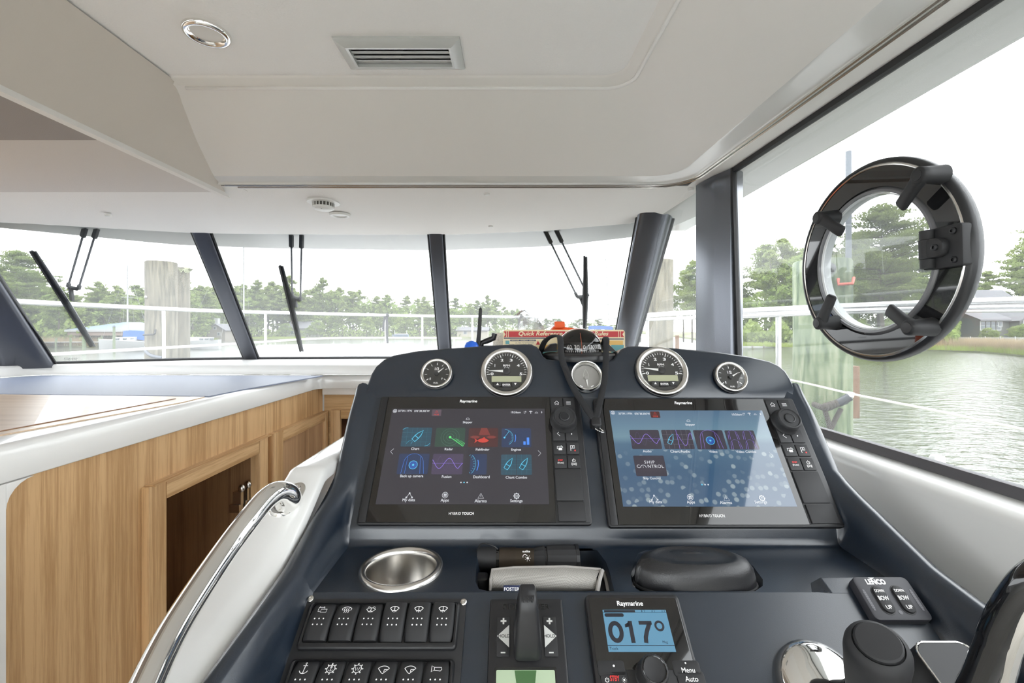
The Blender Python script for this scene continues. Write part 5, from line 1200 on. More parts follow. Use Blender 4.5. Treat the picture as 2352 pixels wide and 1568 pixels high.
# card drum with figures
MB().lathe([(0.0005, 0.036), (0.0385, 0.0345), (0.0395, 0.032), (0.0395, 0.012)], 48).build('card', M_BLACKM, cm)
def on_drum(txt, ang, z, h):
    a = math.radians(ang - 90); r = 0.0400
    M = axis_matrix((r * math.cos(a), r * math.sin(a), z), (math.cos(a), math.sin(a), 0), (-math.sin(a), math.cos(a), 0))
    return M
fig = MB()
for txt, ang in (('60', -38), ('30', -16), ('0', 5), ('330', 27), ('300', 52)):
    fig.text(txt, 0, 0, h=0.0080, z=0.0002, bold=0.015, M=on_drum(txt, ang, 0.0270, 0.01))
for k in range(-9, 10):
    fig.box(-0.0004 if k % 3 else -0.0007, 0.0004 if k % 3 else 0.0007, -0.0015, 0.0015 if k % 3 else 0.003, 0, 0.0002, on_drum('', 5 + k * 6.1, 0.0180, 0))
fig.build('card_figures', M_PRINT, cm)
MB().tube([(-0.002 + 0.0, -0.044, 0.014), (-0.002, -0.0445, 0.028), (-0.003, -0.039, 0.045), (-0.003, -0.028, 0.055)], 0.0006, 5).build('lubber_line', mat('orange_line', (0.75, 0.16, 0.06), 0.5), cm)
MB().lathe([(0.0470 * math.cos(t), 0.0215 + 0.0430 * math.sin(t)) for t in [math.radians(x) for x in range(-10, 89, 6)]] + [(0.0004, 0.0645)], 48).build('dome', glass_mat('smoked_dome', (0.66, 0.65, 0.64), base=0.06, edge=0.6), cm, sharp=180)
MB(axis_matrix((0, -0.0495, 0.0215), (0, -1, 0.3))).text('PLASTIMO', 0, -0.001, h=0.0022, z=0.0008).build('maker_lettering', M_PRINT, cm)

# reference card standing behind the compass
DK = 1.03
kc0, kc1 = P(1155, 757, DK), P(1437, 761, DK)
kw = kc1.x - kc0.x; kh = 0.115
Mk_ = axis_matrix(Vector(((kc0.x + kc1.x) / 2, DK, kc0.z - kh)), (0, -1, 0.06))
rc = thing('reference_card', 'cream laminated card headed Quick Reference Navigation Rules', 'card', Mk_)
body = rrect(kw, kh, 0.006, 4, 0, kh / 2)
MB().prism(body, -0.003, 0.0).build('board', mat('cream_card', (0.80, 0.66, 0.40), 0.4, coat=0.2), rc)
def KU(px, py):
    q = P(px, py, DK); return q.x - (kc0.x + kc1.x) / 2, q.z - (kc0.z - kh)
def rect_px(x0, y0, x1, y1):
    a, b = KU(x0, y1), KU(x1, y0); return [(a[0], a[1]), (b[0], a[1]), (b[0], b[1]), (a[0], b[1])]
M_RED = mat('card_red', (0.52, 0.012, 0.018), 0.4); M_CREAM = mat('card_cream_print', (0.84, 0.70, 0.46), 0.4); M_NAVY = mat('card_navy', (0.02, 0.03, 0.09), 0.4); M_TEAL = mat('card_teal', (0.12, 0.36, 0.38), 0.4); M_OCHRE = mat('card_ochre', (0.80, 0.48, 0.12), 0.4)
bn = MB().flat(rect_px(1157, 760.5, 1435, 774), 0.0003).build('red_banner', M_RED, rc)
t_ = MB(); x, y = KU(1295, 767); t_.text('Quick Reference Navigation Rules', x, y, w=KU(1399, 0)[0] - KU(1192, 0)[0], h=0.0118, z=0.0006, shear=0.25, bold=0.025)
for px in (1163.5, 1167.5, 1422.5, 1426.5): MB().flat(rect_px(px - 0.6, 760.5, px + 0.6, 774), 0.0006).build('banner_bar', M_CREAM, bn)
for sg, px in ((1, 1157), (-1, 1435)):
    a = KU(px, 761); b = KU(px, 774); c_ = KU(px + sg * 4, 767.5); MB().flat([a, b, c_][::sg], 0.0006).build('banner_notch', M_CREAM, bn)
t_.build('banner_lettering', M_CREAM, bn)
MB().flat(rect_px(1157, 775, 1252, 777.5), 0.0003).build('navy_rule', M_NAVY, rc); MB().flat(rect_px(1330, 777, 1434, 779.5), 0.0003).build('navy_rule', M_NAVY, rc)
nb = MB().flat(rect_px(1172, 779.5, 1231, 783.5), 0.0003).build('navy_heading', M_NAVY, rc)
x, y = KU(1201.5, 781.5); MB().text('BUOYAGE - SYMBOLS - LIGHTS', x, y, w=0.052, h=0.0026, z=0.0006).build('heading_lettering', M_CREAM, nb)
for px0_, py0_, px1_, py1_, m_ in ((1161, 782, 1170, 790, M_TEAL), (1246, 792, 1290, 830, M_OCHRE), (1400, 782, 1432, 792, M_OCHRE), (1246, 802, 1300, 832, M_TEAL), (1405, 792, 1434, 832, M_TEAL)):
    MB().flat(rect_px(px0_, py0_, px1_, py1_), 0.0003 if m_ is M_OCHRE else 0.0004).build('printed_block', m_, rc)
a = KU(1231, 791.5); b = KU(1241, 791.5); c_ = KU(1236, 782); MB().flat([a, b, c_], 0.0003).build('red_triangle', M_RED, rc)
x, y = KU(1205, 787); MB().text('U.S. AIDS TO NAVIGATION', x, y, w=0.042, h=0.0030, z=0.0004).build('small_lettering', M_NAVY, rc)
bm_ = MB()
for px, py, w_ in ((1175, 790, 6), (1196, 791, 7), (1218, 790, 5)): bm_.flat(rect_px(px - w_, py, px + w_, py + 0.8), 0.0004)
bm_.build('small_print', M_NAVY, rc, label='rows of tiny print')

# handheld radio antenna, blue cap, black clip, speckled sponge, plastic bag, orange pouch
def on_shelf(px, d): return Vector(((px - CX) * d / FPX, d, EYE - 0.085))
an = thing('radio_antenna', 'black stubby radio antenna standing behind the hood', 'antenna', TR(*on_shelf(1097, 0.97)))
t0 = P(1104, 706, 0.97) - on_shelf(1097, 0.97)
MB().tube([(0, 0, 0.020), (0.0005, 0, 0.05), tuple(t0 * 0.6 + Vector((0, 0, 0.008))), tuple(t0 * 0.97), tuple(t0)], [0.0050, 0.0048, 0.0042, 0.0036, 0.0018], 14).build('whip', M_RUBBER, an, sharp=180)
MB().prism(rrect(0.05, 0.034, 0.006, 4), 0.0, 0.030, 0.003).build('radio_top', M_BLACK, an)
bl = MB(TR(*on_shelf(1083, 0.96))).lathe([(0.013, 0.0), (0.0165, 0.02), (0.0165, 0.042), (0.0155, 0.052), (0.011, 0.059), (0.004, 0.0622), (0.0005, 0.063)], 24, cap0=True).build('bottle_cap', mat('bright_blue_plastic', (0.02, 0.14, 0.72), 0.3, coat=0.3))
tag(bl, 'bright blue rounded cap beside the black antenna', 'cap')
ck = thing('binocular_clip', 'small black plastic clip lying behind the hood', 'clip', TR(*on_shelf(1121, 0.98)))
k_ = MB(); k_.box(-0.012, 0.014, -0.01, 0.01, 0.0, 0.052); k_.build('clip_body', M_BLACK, ck, bevel=0.003)
MB().tube([(-0.02, 0, 0.035), (-0.014, 0, 0.058), (-0.002, 0, 0.062), (0.012, 0, 0.068), (0.014, 0, 0.078)], 0.006, 10).build('clip_arm', M_BLACK, ck)
M_SPK = mat('speckled_cream', (0.78, 0.74, 0.66), 0.8)
nt = M_SPK.node_tree; vo = nt.nodes.new('ShaderNodeTexVoronoi'); vo.inputs['Scale'].default_value = 420; lt = nt.nodes.new('ShaderNodeMath'); lt.operation = 'LESS_THAN'; lt.inputs[1].default_value = 0.22
mx = nt.nodes.new('ShaderNodeMix'); mx.data_type = 'RGBA'; mx.inputs[6].default_value = (0.78, 0.74, 0.66, 1); mx.inputs[7].default_value = (0.22, 0.18, 0.14, 1); ge = nt.nodes.new('ShaderNodeNewGeometry')
nt.links.new(ge.outputs['Position'], vo.inputs['Vector']); nt.links.new(vo.outputs['Distance'], lt.inputs[0]); nt.links.new(lt.outputs[0], mx.inputs[0]); nt.links.new(mx.outputs[2], nt.nodes['Principled BSDF'].inputs['Base Color'])
sg_ = MB(TR(*(on_shelf(1149, 1.07)))).prism(rrect(0.034, 0.03, 0.011, 5), 0.0, 0.079, 0.010).build('sponge', M_SPK)
tag(sg_, 'cream speckled sponge poking out behind the rules card', 'sponge')
M_BAG = glass_mat('clear_plastic', (0.90, 0.91, 0.92), base=0.10, edge=0.55, haze=0.22, hazecol=(0.86, 0.85, 0.84))
pb = thing('plastic_bag', 'crumpled clear plastic bag behind the rules card', 'bag', TR(*on_shelf(1223, 1.10)))
random.seed(5)
loops = []
for j in range(11):
    v_ = j / 10; z = 0.004 + 0.128 * v_; r = 0.050 * (1 - v_ ** 1.6) + 0.006 + (0.012 if j == 9 else 0); cxx = 0.010 * math.sin(v_ * 4.0) - 0.012 * v_
    loops.append([(cxx + (r + random.uniform(-0.006, 0.006)) * math.cos(2 * math.pi * k / 22), 0.5 * (r + random.uniform(-0.006, 0.006)) * math.sin(2 * math.pi * k / 22), z + random.uniform(-0.003, 0.003)) for k in range(22)])
MB().loft(loops, True, True, True).build('film', M_BAG, pb, sharp=20)
fd = MB()
for (x, y0_, z, w_, h_) in ((-0.018, -0.012, 0.100, 0.030, 0.010), (-0.008, -0.008, 0.122, 0.014, 0.020), (0.010, -0.018, 0.085, 0.034, 0.012)):
    fd.loft([[(x - w_, y0_, z - h_ * 0.7), (x - w_ * 0.3, y0_ - 0.006, z + h_ * 0.3), (x + w_ * 0.5, y0_ - 0.003, z + h_)], [(x - w_ * 0.8, y0_ - 0.008, z - h_ * 1.5), (x, y0_ - 0.014, z - h_ * 0.4), (x + w_ * 0.7, y0_ - 0.010, z + h_ * 0.2)]], closed=False)
fd.build('fold', M_BAG, pb)
M_ORG = mat('orange_fabric', (0.80, 0.11, 0.02), 0.55)
op = thing('life_vest_pouch', 'orange pouch with a buckle lying behind the rules card', 'pouch', TR(*on_shelf(1300, 1.12)))
b_ = MB(); b_.loft([[(x, y, z) for x, y, z in ((-0.042, -0.03, 0.0), (0.085, -0.03, 0.0), (0.085, 0.03, 0.0), (-0.042, 0.03, 0.0))], [(-0.040, -0.026, 0.085), (0.080, -0.026, 0.075), (0.080, 0.026, 0.075), (-0.040, 0.026, 0.085)], [(-0.030, -0.016, 0.096), (0.070, -0.016, 0.084), (0.070, 0.016, 0.084), (-0.030, 0.016, 0.096)]], True, True, True); b_.build('pouch_body', M_ORG, op, bevel=0.006)
MB().box(-0.030, -0.006, -0.030, 0.0, 0.090, 0.106).build('buckle', M_ORG, op, bevel=0.003)

# lanyard over the compass
ly = thing('lanyard', 'black lanyard draped over the compass with cord lock and ring', 'lanyard', TR(*FD.at(1368, 975, 0.01)))
inv = TR(*FD.at(1368, 975, 0.01)).inverted()
def lan(pts): return [inv @ p for p in smooth_path(pts, 6)]
M_CORD = mat('black_webbing', (0.016, 0.016, 0.018), 0.85, bump=(1500, 0.5))
a = lan([P(1240, 812, 0.955), P(1250, 786, 0.925), P(1266, 773, 0.895), P(1283, 772, 0.872), P(1287, 780, 0.858), P(1288, 800, 0.850), P(1291, 825, 0.845), FG.at(1298, 845, 0.016), FG.at(1312, 880, 0.020), FG.at(1330, 912, 0.019), FD.at(1352, 945, 0.020), FD.at(1366, 962, 0.018)])
MB().tube(a, 0.0062, 10, flat=0.45).build('strap', M_CORD, ly, sharp=180)
a = lan([P(1384, 800, 0.955), P(1388, 784, 0.920), P(1391, 776, 0.885), P(1393, 782, 0.862), FG.at(1392, 800, 0.026), FG.at(1391, 840, 0.020), FG.at(1388, 875, 0.018), FG.at(1382, 905, 0.018), FD.at(1374, 940, 0.022), FD.at(1368, 962, 0.018)])
MB().tube(a, 0.0058, 10, flat=0.5).build('strap', M_CORD, ly, sharp=180)
tk = MB(inv @ axis_matrix(FD.at(1368, 971, 0.014), FD.ez, FD.ex)); tk.prism(rrect(0.0175, 0.018, 0.004, 4), -0.006, 0.008, 0.003); tk.build('cord_lock', M_BLACK, ly)
kr = MB()
for o_ in (0.0, 0.0022):
    Mr = inv @ axis_matrix(FD.at(1377, 987, 0.010 + o_), (0.45, -0.3, 0.8), FD.ex)
    kr.tube([(0.0085 * math.cos(2 * math.pi * k / 24), 0.0055 * math.sin(2 * math.pi * k / 24), 0) for k in range(25)], 0.0010, 6, M=Mr)
kr.build('split_ring', M_CHROME, ly)

# flashlight, wallet pouch and hard case in the tray recesses
def tray_pt(px, py, z): return PZ(px, py, -0.33 + z)
fz = -0.008
A, B = tray_pt(1097, 1282, fz), tray_pt(1330, 1283, fz)
B.y = A.y
ft = thing('flashlight', 'black knurled torch lying in the tray recess', 'flashlight', axis_matrix(A, (B - A), (0, 0, 1)))
Lf = (B - A).length; R0 = 0.0148
def knurl(z0, z1, r, n=44):
    m = MB(); lp = []
    for i in range(13):
        z = z0 + (z1 - z0) * i / 12
        lp.append([((r + (0.0005 if (i + j) % 2 else 0)) * math.cos(2 * math.pi * j / n), (r + (0.0005 if (i + j) % 2 else 0)) * math.sin(2 * math.pi * j / n), z) for j in range(n)])
    return m.loft(lp, True, True, True)
knurl(0.0, Lf * 0.185, R0 * 1.02).build('tail_cap', M_BLACKM, ft, sharp=60)
MB().lathe([(R0 * 0.9, Lf * 0.185), (R0 * 0.9, Lf * 0.215)], 28).build('neck_ring', M_GLOSS, ft)
knurl(Lf * 0.215, Lf * 0.375, R0).build('knurled_grip', mat('bronze_black', (0.05, 0.038, 0.028), 0.4, metal=0.5), ft, sharp=60)
MB().lathe([(R0 * 0.97, Lf * 0.375), (R0 * 0.97, Lf * 0.555)], 28).build('barrel', mat('bronze_black_smooth', (0.055, 0.042, 0.03), 0.35, metal=0.5), ft)
MB().lathe([(R0 * 0.99, Lf * 0.555), (R0 * 1.12, Lf * 0.60), (R0 * 1.18, Lf * 0.655), (R0 * 1.05, Lf * 0.66), (R0 * 1.05, Lf * 0.68), (R0 * 1.2, Lf * 0.685), (R0 * 1.28, Lf * 0.78), (R0 * 1.28, Lf * 0.96)], 14).build('head', M_BLACKM, ft, sharp=20)
MB().lathe([(R0 * 1.28, Lf * 0.96), (R0 * 1.33, Lf * 0.965), (R0 * 1.30, Lf * 0.995), (R0 * 1.1, Lf * 1.0), (R0 * 1.05, Lf * 0.985), (0.0005, Lf * 0.985)], 14, cap1=True).build('crenellated_rim', M_BLACK, ft, sharp=20)
lg = MB()
Ml = axis_matrix((0.0, 0, 0), (0, 0, 1)) 
for z, r in ((0.46, 0.0),):
    M0 = axis_matrix((R0 * 0.62, R0 * 0.76, Lf * 0.465), (0.62, 0.78, 0), (0, 0, 1))
    lg.text('outlite', 0.002, 0.0062, h=0.003, z=0.0004, bold=0.02, rot=math.pi / 2 * 0, M=M0); lg.ringflat(0, -0.001, 0.0026, 0.0034, 0.0004, 14, 20, 200, M=M0); lg.ringflat(0.004, -0.003, 0, 0.0018, 0.0004, 10, M=M0)
    for j in range(7):
        a = j * math.pi * 2 / 7; lg.line([(0.004 + 0.0026 * math.cos(a), -0.003 + 0.0026 * math.sin(a)), (0.004 + 0.0044 * math.cos(a), -0.003 + 0.0044 * math.sin(a))], 0.0005, 0.0004, M=M0)
lg.build('printed_logo', M_PRINT, ft)
MB().tube(smooth_path([(0.010, 0, -0.002), (0.022, 0.004, 0.004), (0.025, 0.006, Lf * 0.07), (0.021, 0.006, Lf * 0.16), (0.016, 0.005, Lf * 0.2)], 5), 0.0010, 6).build('wrist_cord', M_BLACK, ft)

wa = thing('fabric_pouch', 'grey woven fabric pouch with a dark name tag in the tray', 'pouch', TR(*tray_pt(1265, 1330, -0.012)))
iw = TR(*tray_pt(1265, 1330, -0.012)).inverted()
def wv(px, py, z): return iw @ tray_pt(px, py, z)
M_WEAVE = mat('grey_weave', (0.42, 0.40, 0.375), 0.75)
nt = M_WEAVE.node_tree; ge = nt.nodes.new('ShaderNodeNewGeometry'); mp_n = nt.nodes.new('ShaderNodeMapping'); mp_n.inputs['Rotation'].default_value = (0, 0, 0.7); mp_n.inputs['Scale'].default_value = (1.0, 2.2, 1.0)
ck_ = nt.nodes.new('ShaderNodeTexChecker'); ck_.inputs['Scale'].default_value = 640; ck_.inputs['Color1'].default_value = (0.50, 0.48, 0.45, 1); ck_.inputs['Color2'].default_value = (0.33, 0.315, 0.29, 1)
bp_ = nt.nodes.new('ShaderNodeBump'); bp_.inputs['Strength'].default_value = 0.6; bp_.inputs['Distance'].default_value = 0.001
nt.links.new(ge.outputs['Position'], mp_n.inputs['Vector']); nt.links.new(mp_n.outputs[0], ck_.inputs['Vector']); nt.links.new(ck_.outputs['Color'], nt.nodes['Principled BSDF'].inputs['Base Color']); nt.links.new(ck_.outputs['Fac'], bp_.inputs['Height']); nt.links.new(bp_.outputs[0], nt.nodes['Principled BSDF'].inputs['Normal'])
w_ = MB()
r0 = [wv(1124, 1358, -0.024), wv(1160, 1360, -0.024), wv(1300, 1361, -0.024), wv(1374, 1361, -0.024)]
r1 = [wv(1124, 1350, -0.008), wv(1160, 1349, -0.006), wv(1300, 1349, -0.006), wv(1372, 1352, -0.010)]
r2 = [wv(1125, 1322, 0.003), wv(1160, 1321, 0.006), wv(1300, 1320, 0.006), wv(1370, 1326, 0.000)]
r3 = [wv(1128, 1309, 0.002), wv(1160, 1304, 0.004), wv(1300, 1302, 0.004), wv(1378, 1308, -0.002)]
r4 = [wv(1128, 1306, -0.016), wv(1160, 1302, -0.016), wv(1300, 1300, -0.016), wv(1378, 1306, -0.016)]
w_.loft([r0, r1, r2, r3, r4], closed=False); w_.build('woven_body', M_WEAVE, wa, sharp=180)
MB().tube([wv(1126, 1355, -0.010), wv(1127, 1330, 0.002), wv(1130, 1308, 0.003), wv(1180, 1303, 0.005), wv(1300, 1301, 0.0045), wv(1380, 1307, -0.001)], 0.0018, 8).build('edge_binding', mat('grey_binding', (0.36, 0.34, 0.32), 0.8), wa)
MB().tube([wv(1372, 1358, -0.010), wv(1376, 1335, -0.002), wv(1383, 1310, -0.001)], 0.0028, 8).build('edge_binding', mat('grey_binding_light', (0.44, 0.42, 0.40), 0.8), wa)
MB().tube([wv(1397, 1359, -0.014), wv(1392, 1335, -0.012), wv(1386, 1312, -0.010)], 0.0022, 8).build('flap_edge', mat('grey_flap', (0.40, 0.38, 0.36), 0.8), wa)
MB().loft([[wv(1376, 1358, -0.012), wv(1394, 1358, -0.016)], [wv(1380, 1315, -0.006), wv(1389, 1316, -0.014)]], closed=False).build('dark_lining', M_BLACKM, wa)
tgm = Frame(tray_pt(1187, 1353, 0.0), (0, 0.75, 0.66))
tgp = MB(iw @ tgm.M); tgp.prism(rrect(0.034, 0.009, 0.0004, 1), 0.0, 0.0008); tgp = tgp.build('name_tag', M_NAVY, wa)
MB(iw @ tgm.M).text('FOSTER GRANT', 0.004, 0, h=0.0040, z=0.0011, bold=0.02).build('tag_lettering', M_PRINT, tgp)
hk = MB(TR(*tray_pt(1107, 1338, -0.020))); hk.prism(rrect(0.018, 0.024, 0.006, 4), -0.008, 0.010, 0.004)
hk = hk.build('key_fob', M_BLACK); tag(hk, 'small black fob in the corner of the tray recess', 'fob')

hcase = thing('glasses_case', 'black moulded zip-up glasses case in the tray recess', 'glasses case', TR(*tray_pt(1600, 1335, -0.02)))
ic_ = TR(*tray_pt(1600, 1335, -0.02)).inverted()
ca, cb_ = tray_pt(1459, 1330, 0), tray_pt(1742, 1335, 0)
cl = (cb_.x - ca.x) / 2 ; cxm = (ca.x + cb_.x) / 2; cym = tray_pt(1600, 1322, 0).y
def case_loop(k, z, ksh=0.0):
    pts = []
    for i in range(40):
        a = 2 * math.pi * i / 40; c_, s_ = math.cos(a), math.sin(a)
        x = cl * k * (abs(c_) ** 0.75) * (1 if c_ > 0 else -1); y = 0.036 * k * (abs(s_) ** 0.75) * (1 if s_ > 0 else -1)
        y -= 0.010 * (x / cl) ** 2 * (1.0 if s_ > 0 else 0.0)
        pts.append(ic_ @ Vector((cxm + x, cym + y, EYE - 0.33 + z)))
    return pts
MB().loft([case_loop(0.93, -0.024), case_loop(0.98, -0.016), case_loop(1.0, -0.006)], True, True, False).build('lower_shell', M_BLACKM, hcase, sharp=180)
MB().loft([case_loop(1.0, -0.006), case_loop(0.995, 0.004), case_loop(0.96, 0.015), case_loop(0.88, 0.0235), case_loop(0.74, 0.0275), case_loop(0.68, 0.0285), case_loop(0.64, 0.0265), case_loop(0.40, 0.0285), case_loop(0.05, 0.0295)], True, False, True).build('lid', mat('black_moulded_case', (0.020, 0.020, 0.022), 0.33, bump=(700, 0.15)), hcase, sharp=180)
MB().tube(case_loop(1.008, -0.006) + [case_loop(1.008, -0.006)[0]], 0.0022, 8).build('zip', M_RUBBER, hcase)
pts = [ic_ @ Vector((cxm - cl * 0.62 + cl * 1.24 * k / 14, cym - 0.010 + 0.014 * math.sin(math.pi * k / 14), EYE - 0.33 + 0.0275 - 0.006 * abs(k - 7) / 7)) for k in range(15)]
MB().tube(pts, [0.002 + 0.0038 * math.sin(math.pi * k / 14) for k in range(15)], 10, flat=0.6).build('moulded_ridge', mat('black_moulded_ridge', (0.022, 0.022, 0.024), 0.3), hcase, sharp=180)

# joystick and throttle at the corner
nF = FF.ez
jt = P(2017, 1474, 0.428)
jb = jt + (P(1998, 1690, 0.485) - jt).normalized() * 0.118
js = thing('joystick', 'black joystick knob on a chrome base beside the trim keypad', 'joystick', axis_matrix(jb, jt - jb))
MB().lathe([(0.0225, 0.030), (0.0235, 0.045), (0.0255, 0.070), (0.0262, 0.090), (0.0268, 0.100), (0.0262, 0.108), (0.0242, 0.1135), (0.0205, 0.1165), (0.0195, 0.1150), (0.0188, 0.1150)], 44).build('grip', M_RUBBER, js, sharp=50)
MB().lathe([(0.0192, 0.1145), (0.0190, 0.1185), (0.0175, 0.1200), (0.0005, 0.1204)], 40, cap1=True).build('top_button', M_BLACKM, js)
MB().lathe([(0.020, 0.004), (0.024, 0.016), (0.022, 0.024), (0.024, 0.032)], 32).build('boot', M_RUBBER, js)
cbp = FF.at(1888, 1580, 0.002)
MB(Matrix.Identity(4)).lathe([(0.046, -0.004), (0.0455, 0.004), (0.042, 0.011), (0.034, 0.0165), (0.022, 0.0195), (0.0005, 0.0205)], 48, js.matrix_basis.inverted() @ axis_matrix(cbp, nF)).build('chrome_base', M_CHROME, js, sharp=180)

th = thing('throttle_control', 'dark throttle box with black and chrome lever beside the cheek', 'throttle', TR(*FF.at(2200, 1560, 0)))
it = TR(*FF.at(2200, 1560, 0)).inverted()
bx_ = MB(it @ axis_matrix(P(2205, 1560, 0.452), (0.0, -0.45, 0.89)))
bx_.loft([[(x * s_, y * s_, z) for x, y in rrect(0.062, 0.062, 0.014, 5)] for s_, z in ((1.25, -0.07), (1.05, -0.01), (1.0, 0.006), (0.97, 0.010))], True, False, False); bx_.build('box', M_BLACK, th, sharp=50)
tp_ = MB(it @ axis_matrix(P(2205, 1560, 0.452), (0.0, -0.45, 0.89))); tp_.flat(rrect(0.058, 0.058, 0.013, 5), 0.0095); tp_.build('box_top', mat('brushed_black', (0.012, 0.012, 0.014), 0.5), th)
rimm = MB(it @ axis_matrix(P(2205, 1560, 0.452), (0.0, -0.45, 0.89))); lp = rrect(0.060, 0.060, 0.013, 5); rimm.tube([(x, y, 0.009) for x, y in lp] + [(lp[0][0], lp[0][1], 0.009)], 0.0011, 8); rimm.build('chrome_rim', M_CHROME, th)
def thp(px, py, d): return it @ P(px, py, d)
MB().tube(smooth_path([thp(2215, 1640, 0.40), thp(2250, 1560, 0.385), thp(2275, 1500, 0.375), thp(2300, 1440, 0.366), thp(2330, 1385, 0.358), thp(2375, 1330, 0.35), thp(2440, 1290, 0.345)], 6), [0.011] * 6 + [0.0105] * 10 + [0.011] * 21, 14, flat=1.3).build('lever', M_GLOSS, th, sharp=180)
MB().tube(smooth_path([thp(2275, 1650, 0.392), thp(2300, 1560, 0.378), thp(2318, 1490, 0.366), thp(2336, 1440, 0.358), thp(2362, 1390, 0.351), thp(2400, 1345, 0.345), thp(2450, 1310, 0.342)], 6), 0.0085, 14).build('lever_trim', M_CHROME, th, sharp=180)

# ================================================================== fittings overhead
def downlight(label, c, R, m_ring, M_l):
    t = thing('downlight', label, 'ceiling light', TR(*c))
    MB().lathe([(R, 0.0), (R * 0.99, -0.005), (R * 0.93, -0.0085), (R * 0.80, -0.009), (R * 0.70, -0.0065), (R * 0.64, -0.003)], 40).build('trim_ring', m_ring, t, sharp=50)
    MB().lathe([(R * 0.66, -0.0035), (R * 0.0005, -0.0045)], 32, cap1=True).build('lens', M_l, t)
c_ = PZ(475, 74, 0.585); downlight('chrome recessed light in the padded headliner', c_, 0.042, M_CHROME, mat('frosted_lens', (0.72, 0.69, 0.65), 0.4))
c_ = P(781, 492, 1.72); c_.z = EYE + 0.4385; downlight('small white recessed light beside the smoke detector', c_, 0.037, M_WHITE, mat('white_lens', (0.8, 0.8, 0.8), 0.35))
c_ = P(743, 465, 1.585); c_.z = EYE + 0.4475
sd = thing('smoke_detector', 'white round smoke detector under the front soffit', 'smoke detector', TR(*c_))
MB().lathe([(0.054, 0.0), (0.0535, -0.005), (0.045, -0.0065), (0.036, -0.007)], 44).build('base_plate', M_WHITE, sd, sharp=50)
MB().lathe([(0.0345, -0.006), (0.0340, -0.018)], 40).build('slot_band', mat('dark_slots', (0.10, 0.09, 0.08), 0.6), sd)
sl = MB()
for k in range(20):
    a = 2 * math.pi * k / 20; sl.box(-0.0015, 0.0015, -0.001, 0.001, -0.019, -0.006, Matrix.Rotation(a, 4, 'Z') @ TR(0, -0.0355, 0))
sl.build('louvre', M_WHITE, sd)
MB().lathe([(0.0355, -0.0185), (0.0355, -0.024), (0.0325, -0.0265), (0.030, -0.0262), (0.028, -0.0285), (0.0005, -0.0295)], 40, cap1=True).build('cap', M_WHITE, sd, sharp=50)
MB().lathe([(0.0022, -0.0275), (0.0020, -0.0302), (0.0004, -0.0304)], 12, TR(0.0, -0.018, 0), cap1=True).build('lamp', mat('grey_lamp', (0.3, 0.3, 0.3), 0.4), sd)
# studs
for px, py, d, z in ((248, 505, 1.70, 0.4295), (1118, 449, 1.50, 0.4495), (1127, 518, 1.87, 0.4285), (1482, 502, 1.72, 0.4355), (1587, 438, 1.45, 0.4495)):
    c_ = P(px, py, d); c_.z = EYE + z
    o = MB(TR(*c_)).lathe([(0.010, 0.003), (0.0098, -0.003), (0.0075, -0.0055), (0.0005, -0.006)], 20, cap1=True).build('snap_stud', M_WHITE)
    tag(o, {248: 'small white stud on the soffit near the far port wiper', 1118: 'small white stud just below the chrome ceiling strip', 1127: 'small white stud near the soffit edge right of the centre mullion', 1482: 'small white stud beside the top of the raked pillar', 1587: 'small white stud at the rounded soffit corner by the post'}[px], 'stud', 'soffit studs')
# air vent
q = [PZ(x, y, 0.583) for x, y in ((762, 82), (1058, 88), (1067, 160), (802, 154))]
vcx = sum(p.x for p in q) / 4; vcy = sum(p.y for p in q) / 4
vw, vd = ((q[1].x - q[0].x) + (q[2].x - q[3].x)) / 2, ((q[3].y - q[0].y) + (q[2].y - q[1].y)) / 2
av = thing('air_vent', 'grey louvred air conditioning vent in the headliner', 'vent', TR(vcx, vcy, EYE + 0.585))
M_VENT = mat('vent_grey', (0.55, 0.56, 0.55), 0.25, coat=0.5)
iw_, id_ = vw - 0.050, vd - 0.046
lp = []
for (w_, d_, z) in ((vw, vd, 0.0), (vw, vd, -0.004), (vw - 0.006, vd - 0.006, -0.0065), (iw_ + 0.010, id_ + 0.010, -0.013), (iw_, id_, -0.0125), (iw_, id_, 0.004)):
    lp.append([(-w_ / 2, -d_ / 2, z), (w_ / 2, -d_ / 2, z), (w_ / 2, d_ / 2, z), (-w_ / 2, d_ / 2, z)])
MB().loft(lp, True).build('frame', M_VENT, av, sharp=20)
MB().box(-iw_ / 2, iw_ / 2, -id_ / 2, id_ / 2, 0.0, 0.001).build('dark_throat', mat('vent_dark', (0.03, 0.03, 0.03), 0.7), av)
for k in range(4):
    y = -id_ / 2 + id_ * (k + 0.4) / 4
    MB(TR(0, y, -0.0055) @ Matrix.Rotation(math.radians(14), 4, 'X')).box(-iw_ / 2, iw_ / 2, -0.0065, 0.0065, -0.0009, 0.0009).build('louvre', M_VENT, av)

# ================================================================== round portlight in the side window
C0 = Vector((0, 0, EYE)); dpt = 0.77
pcen = None
# centre and axes on the window plane
pA = Q(wx(0.77, 0.12) - 0.004, 0.77, 0.0)
wn = (Vector((wx(0.5, 0.1) - wx(1.0, 0.1), -0.5, 0))).normalized()      # along the window, aft
up_ = Vector((-0.03, 0, 1)).normalized()
inwd = wn.cross(up_).normalized()
if inwd.x > 0: inwd = -inwd
def on_window(px, py, off=0.0):
    r = P(px, py, 1.0) - C0; o = Q(wx(0.94, -0.22), 0.94, -0.22) + inwd * off
    t = (o - C0).dot(inwd) / r.dot(inwd)
    return C0 + r * t
wl_, wr_ = on_window(1848, 600), on_window(2250, 560); wt_, wb_ = on_window(2075, 352), on_window(2040, 835)
pcen = (wl_ + wr_) / 2; pcen.z = (on_window(2045, 352).z + on_window(2045, 835).z) / 2
RP = ((wr_ - wl_).length / 2 + (on_window(2045, 352).z - on_window(2045, 835).z) / 2) / 2
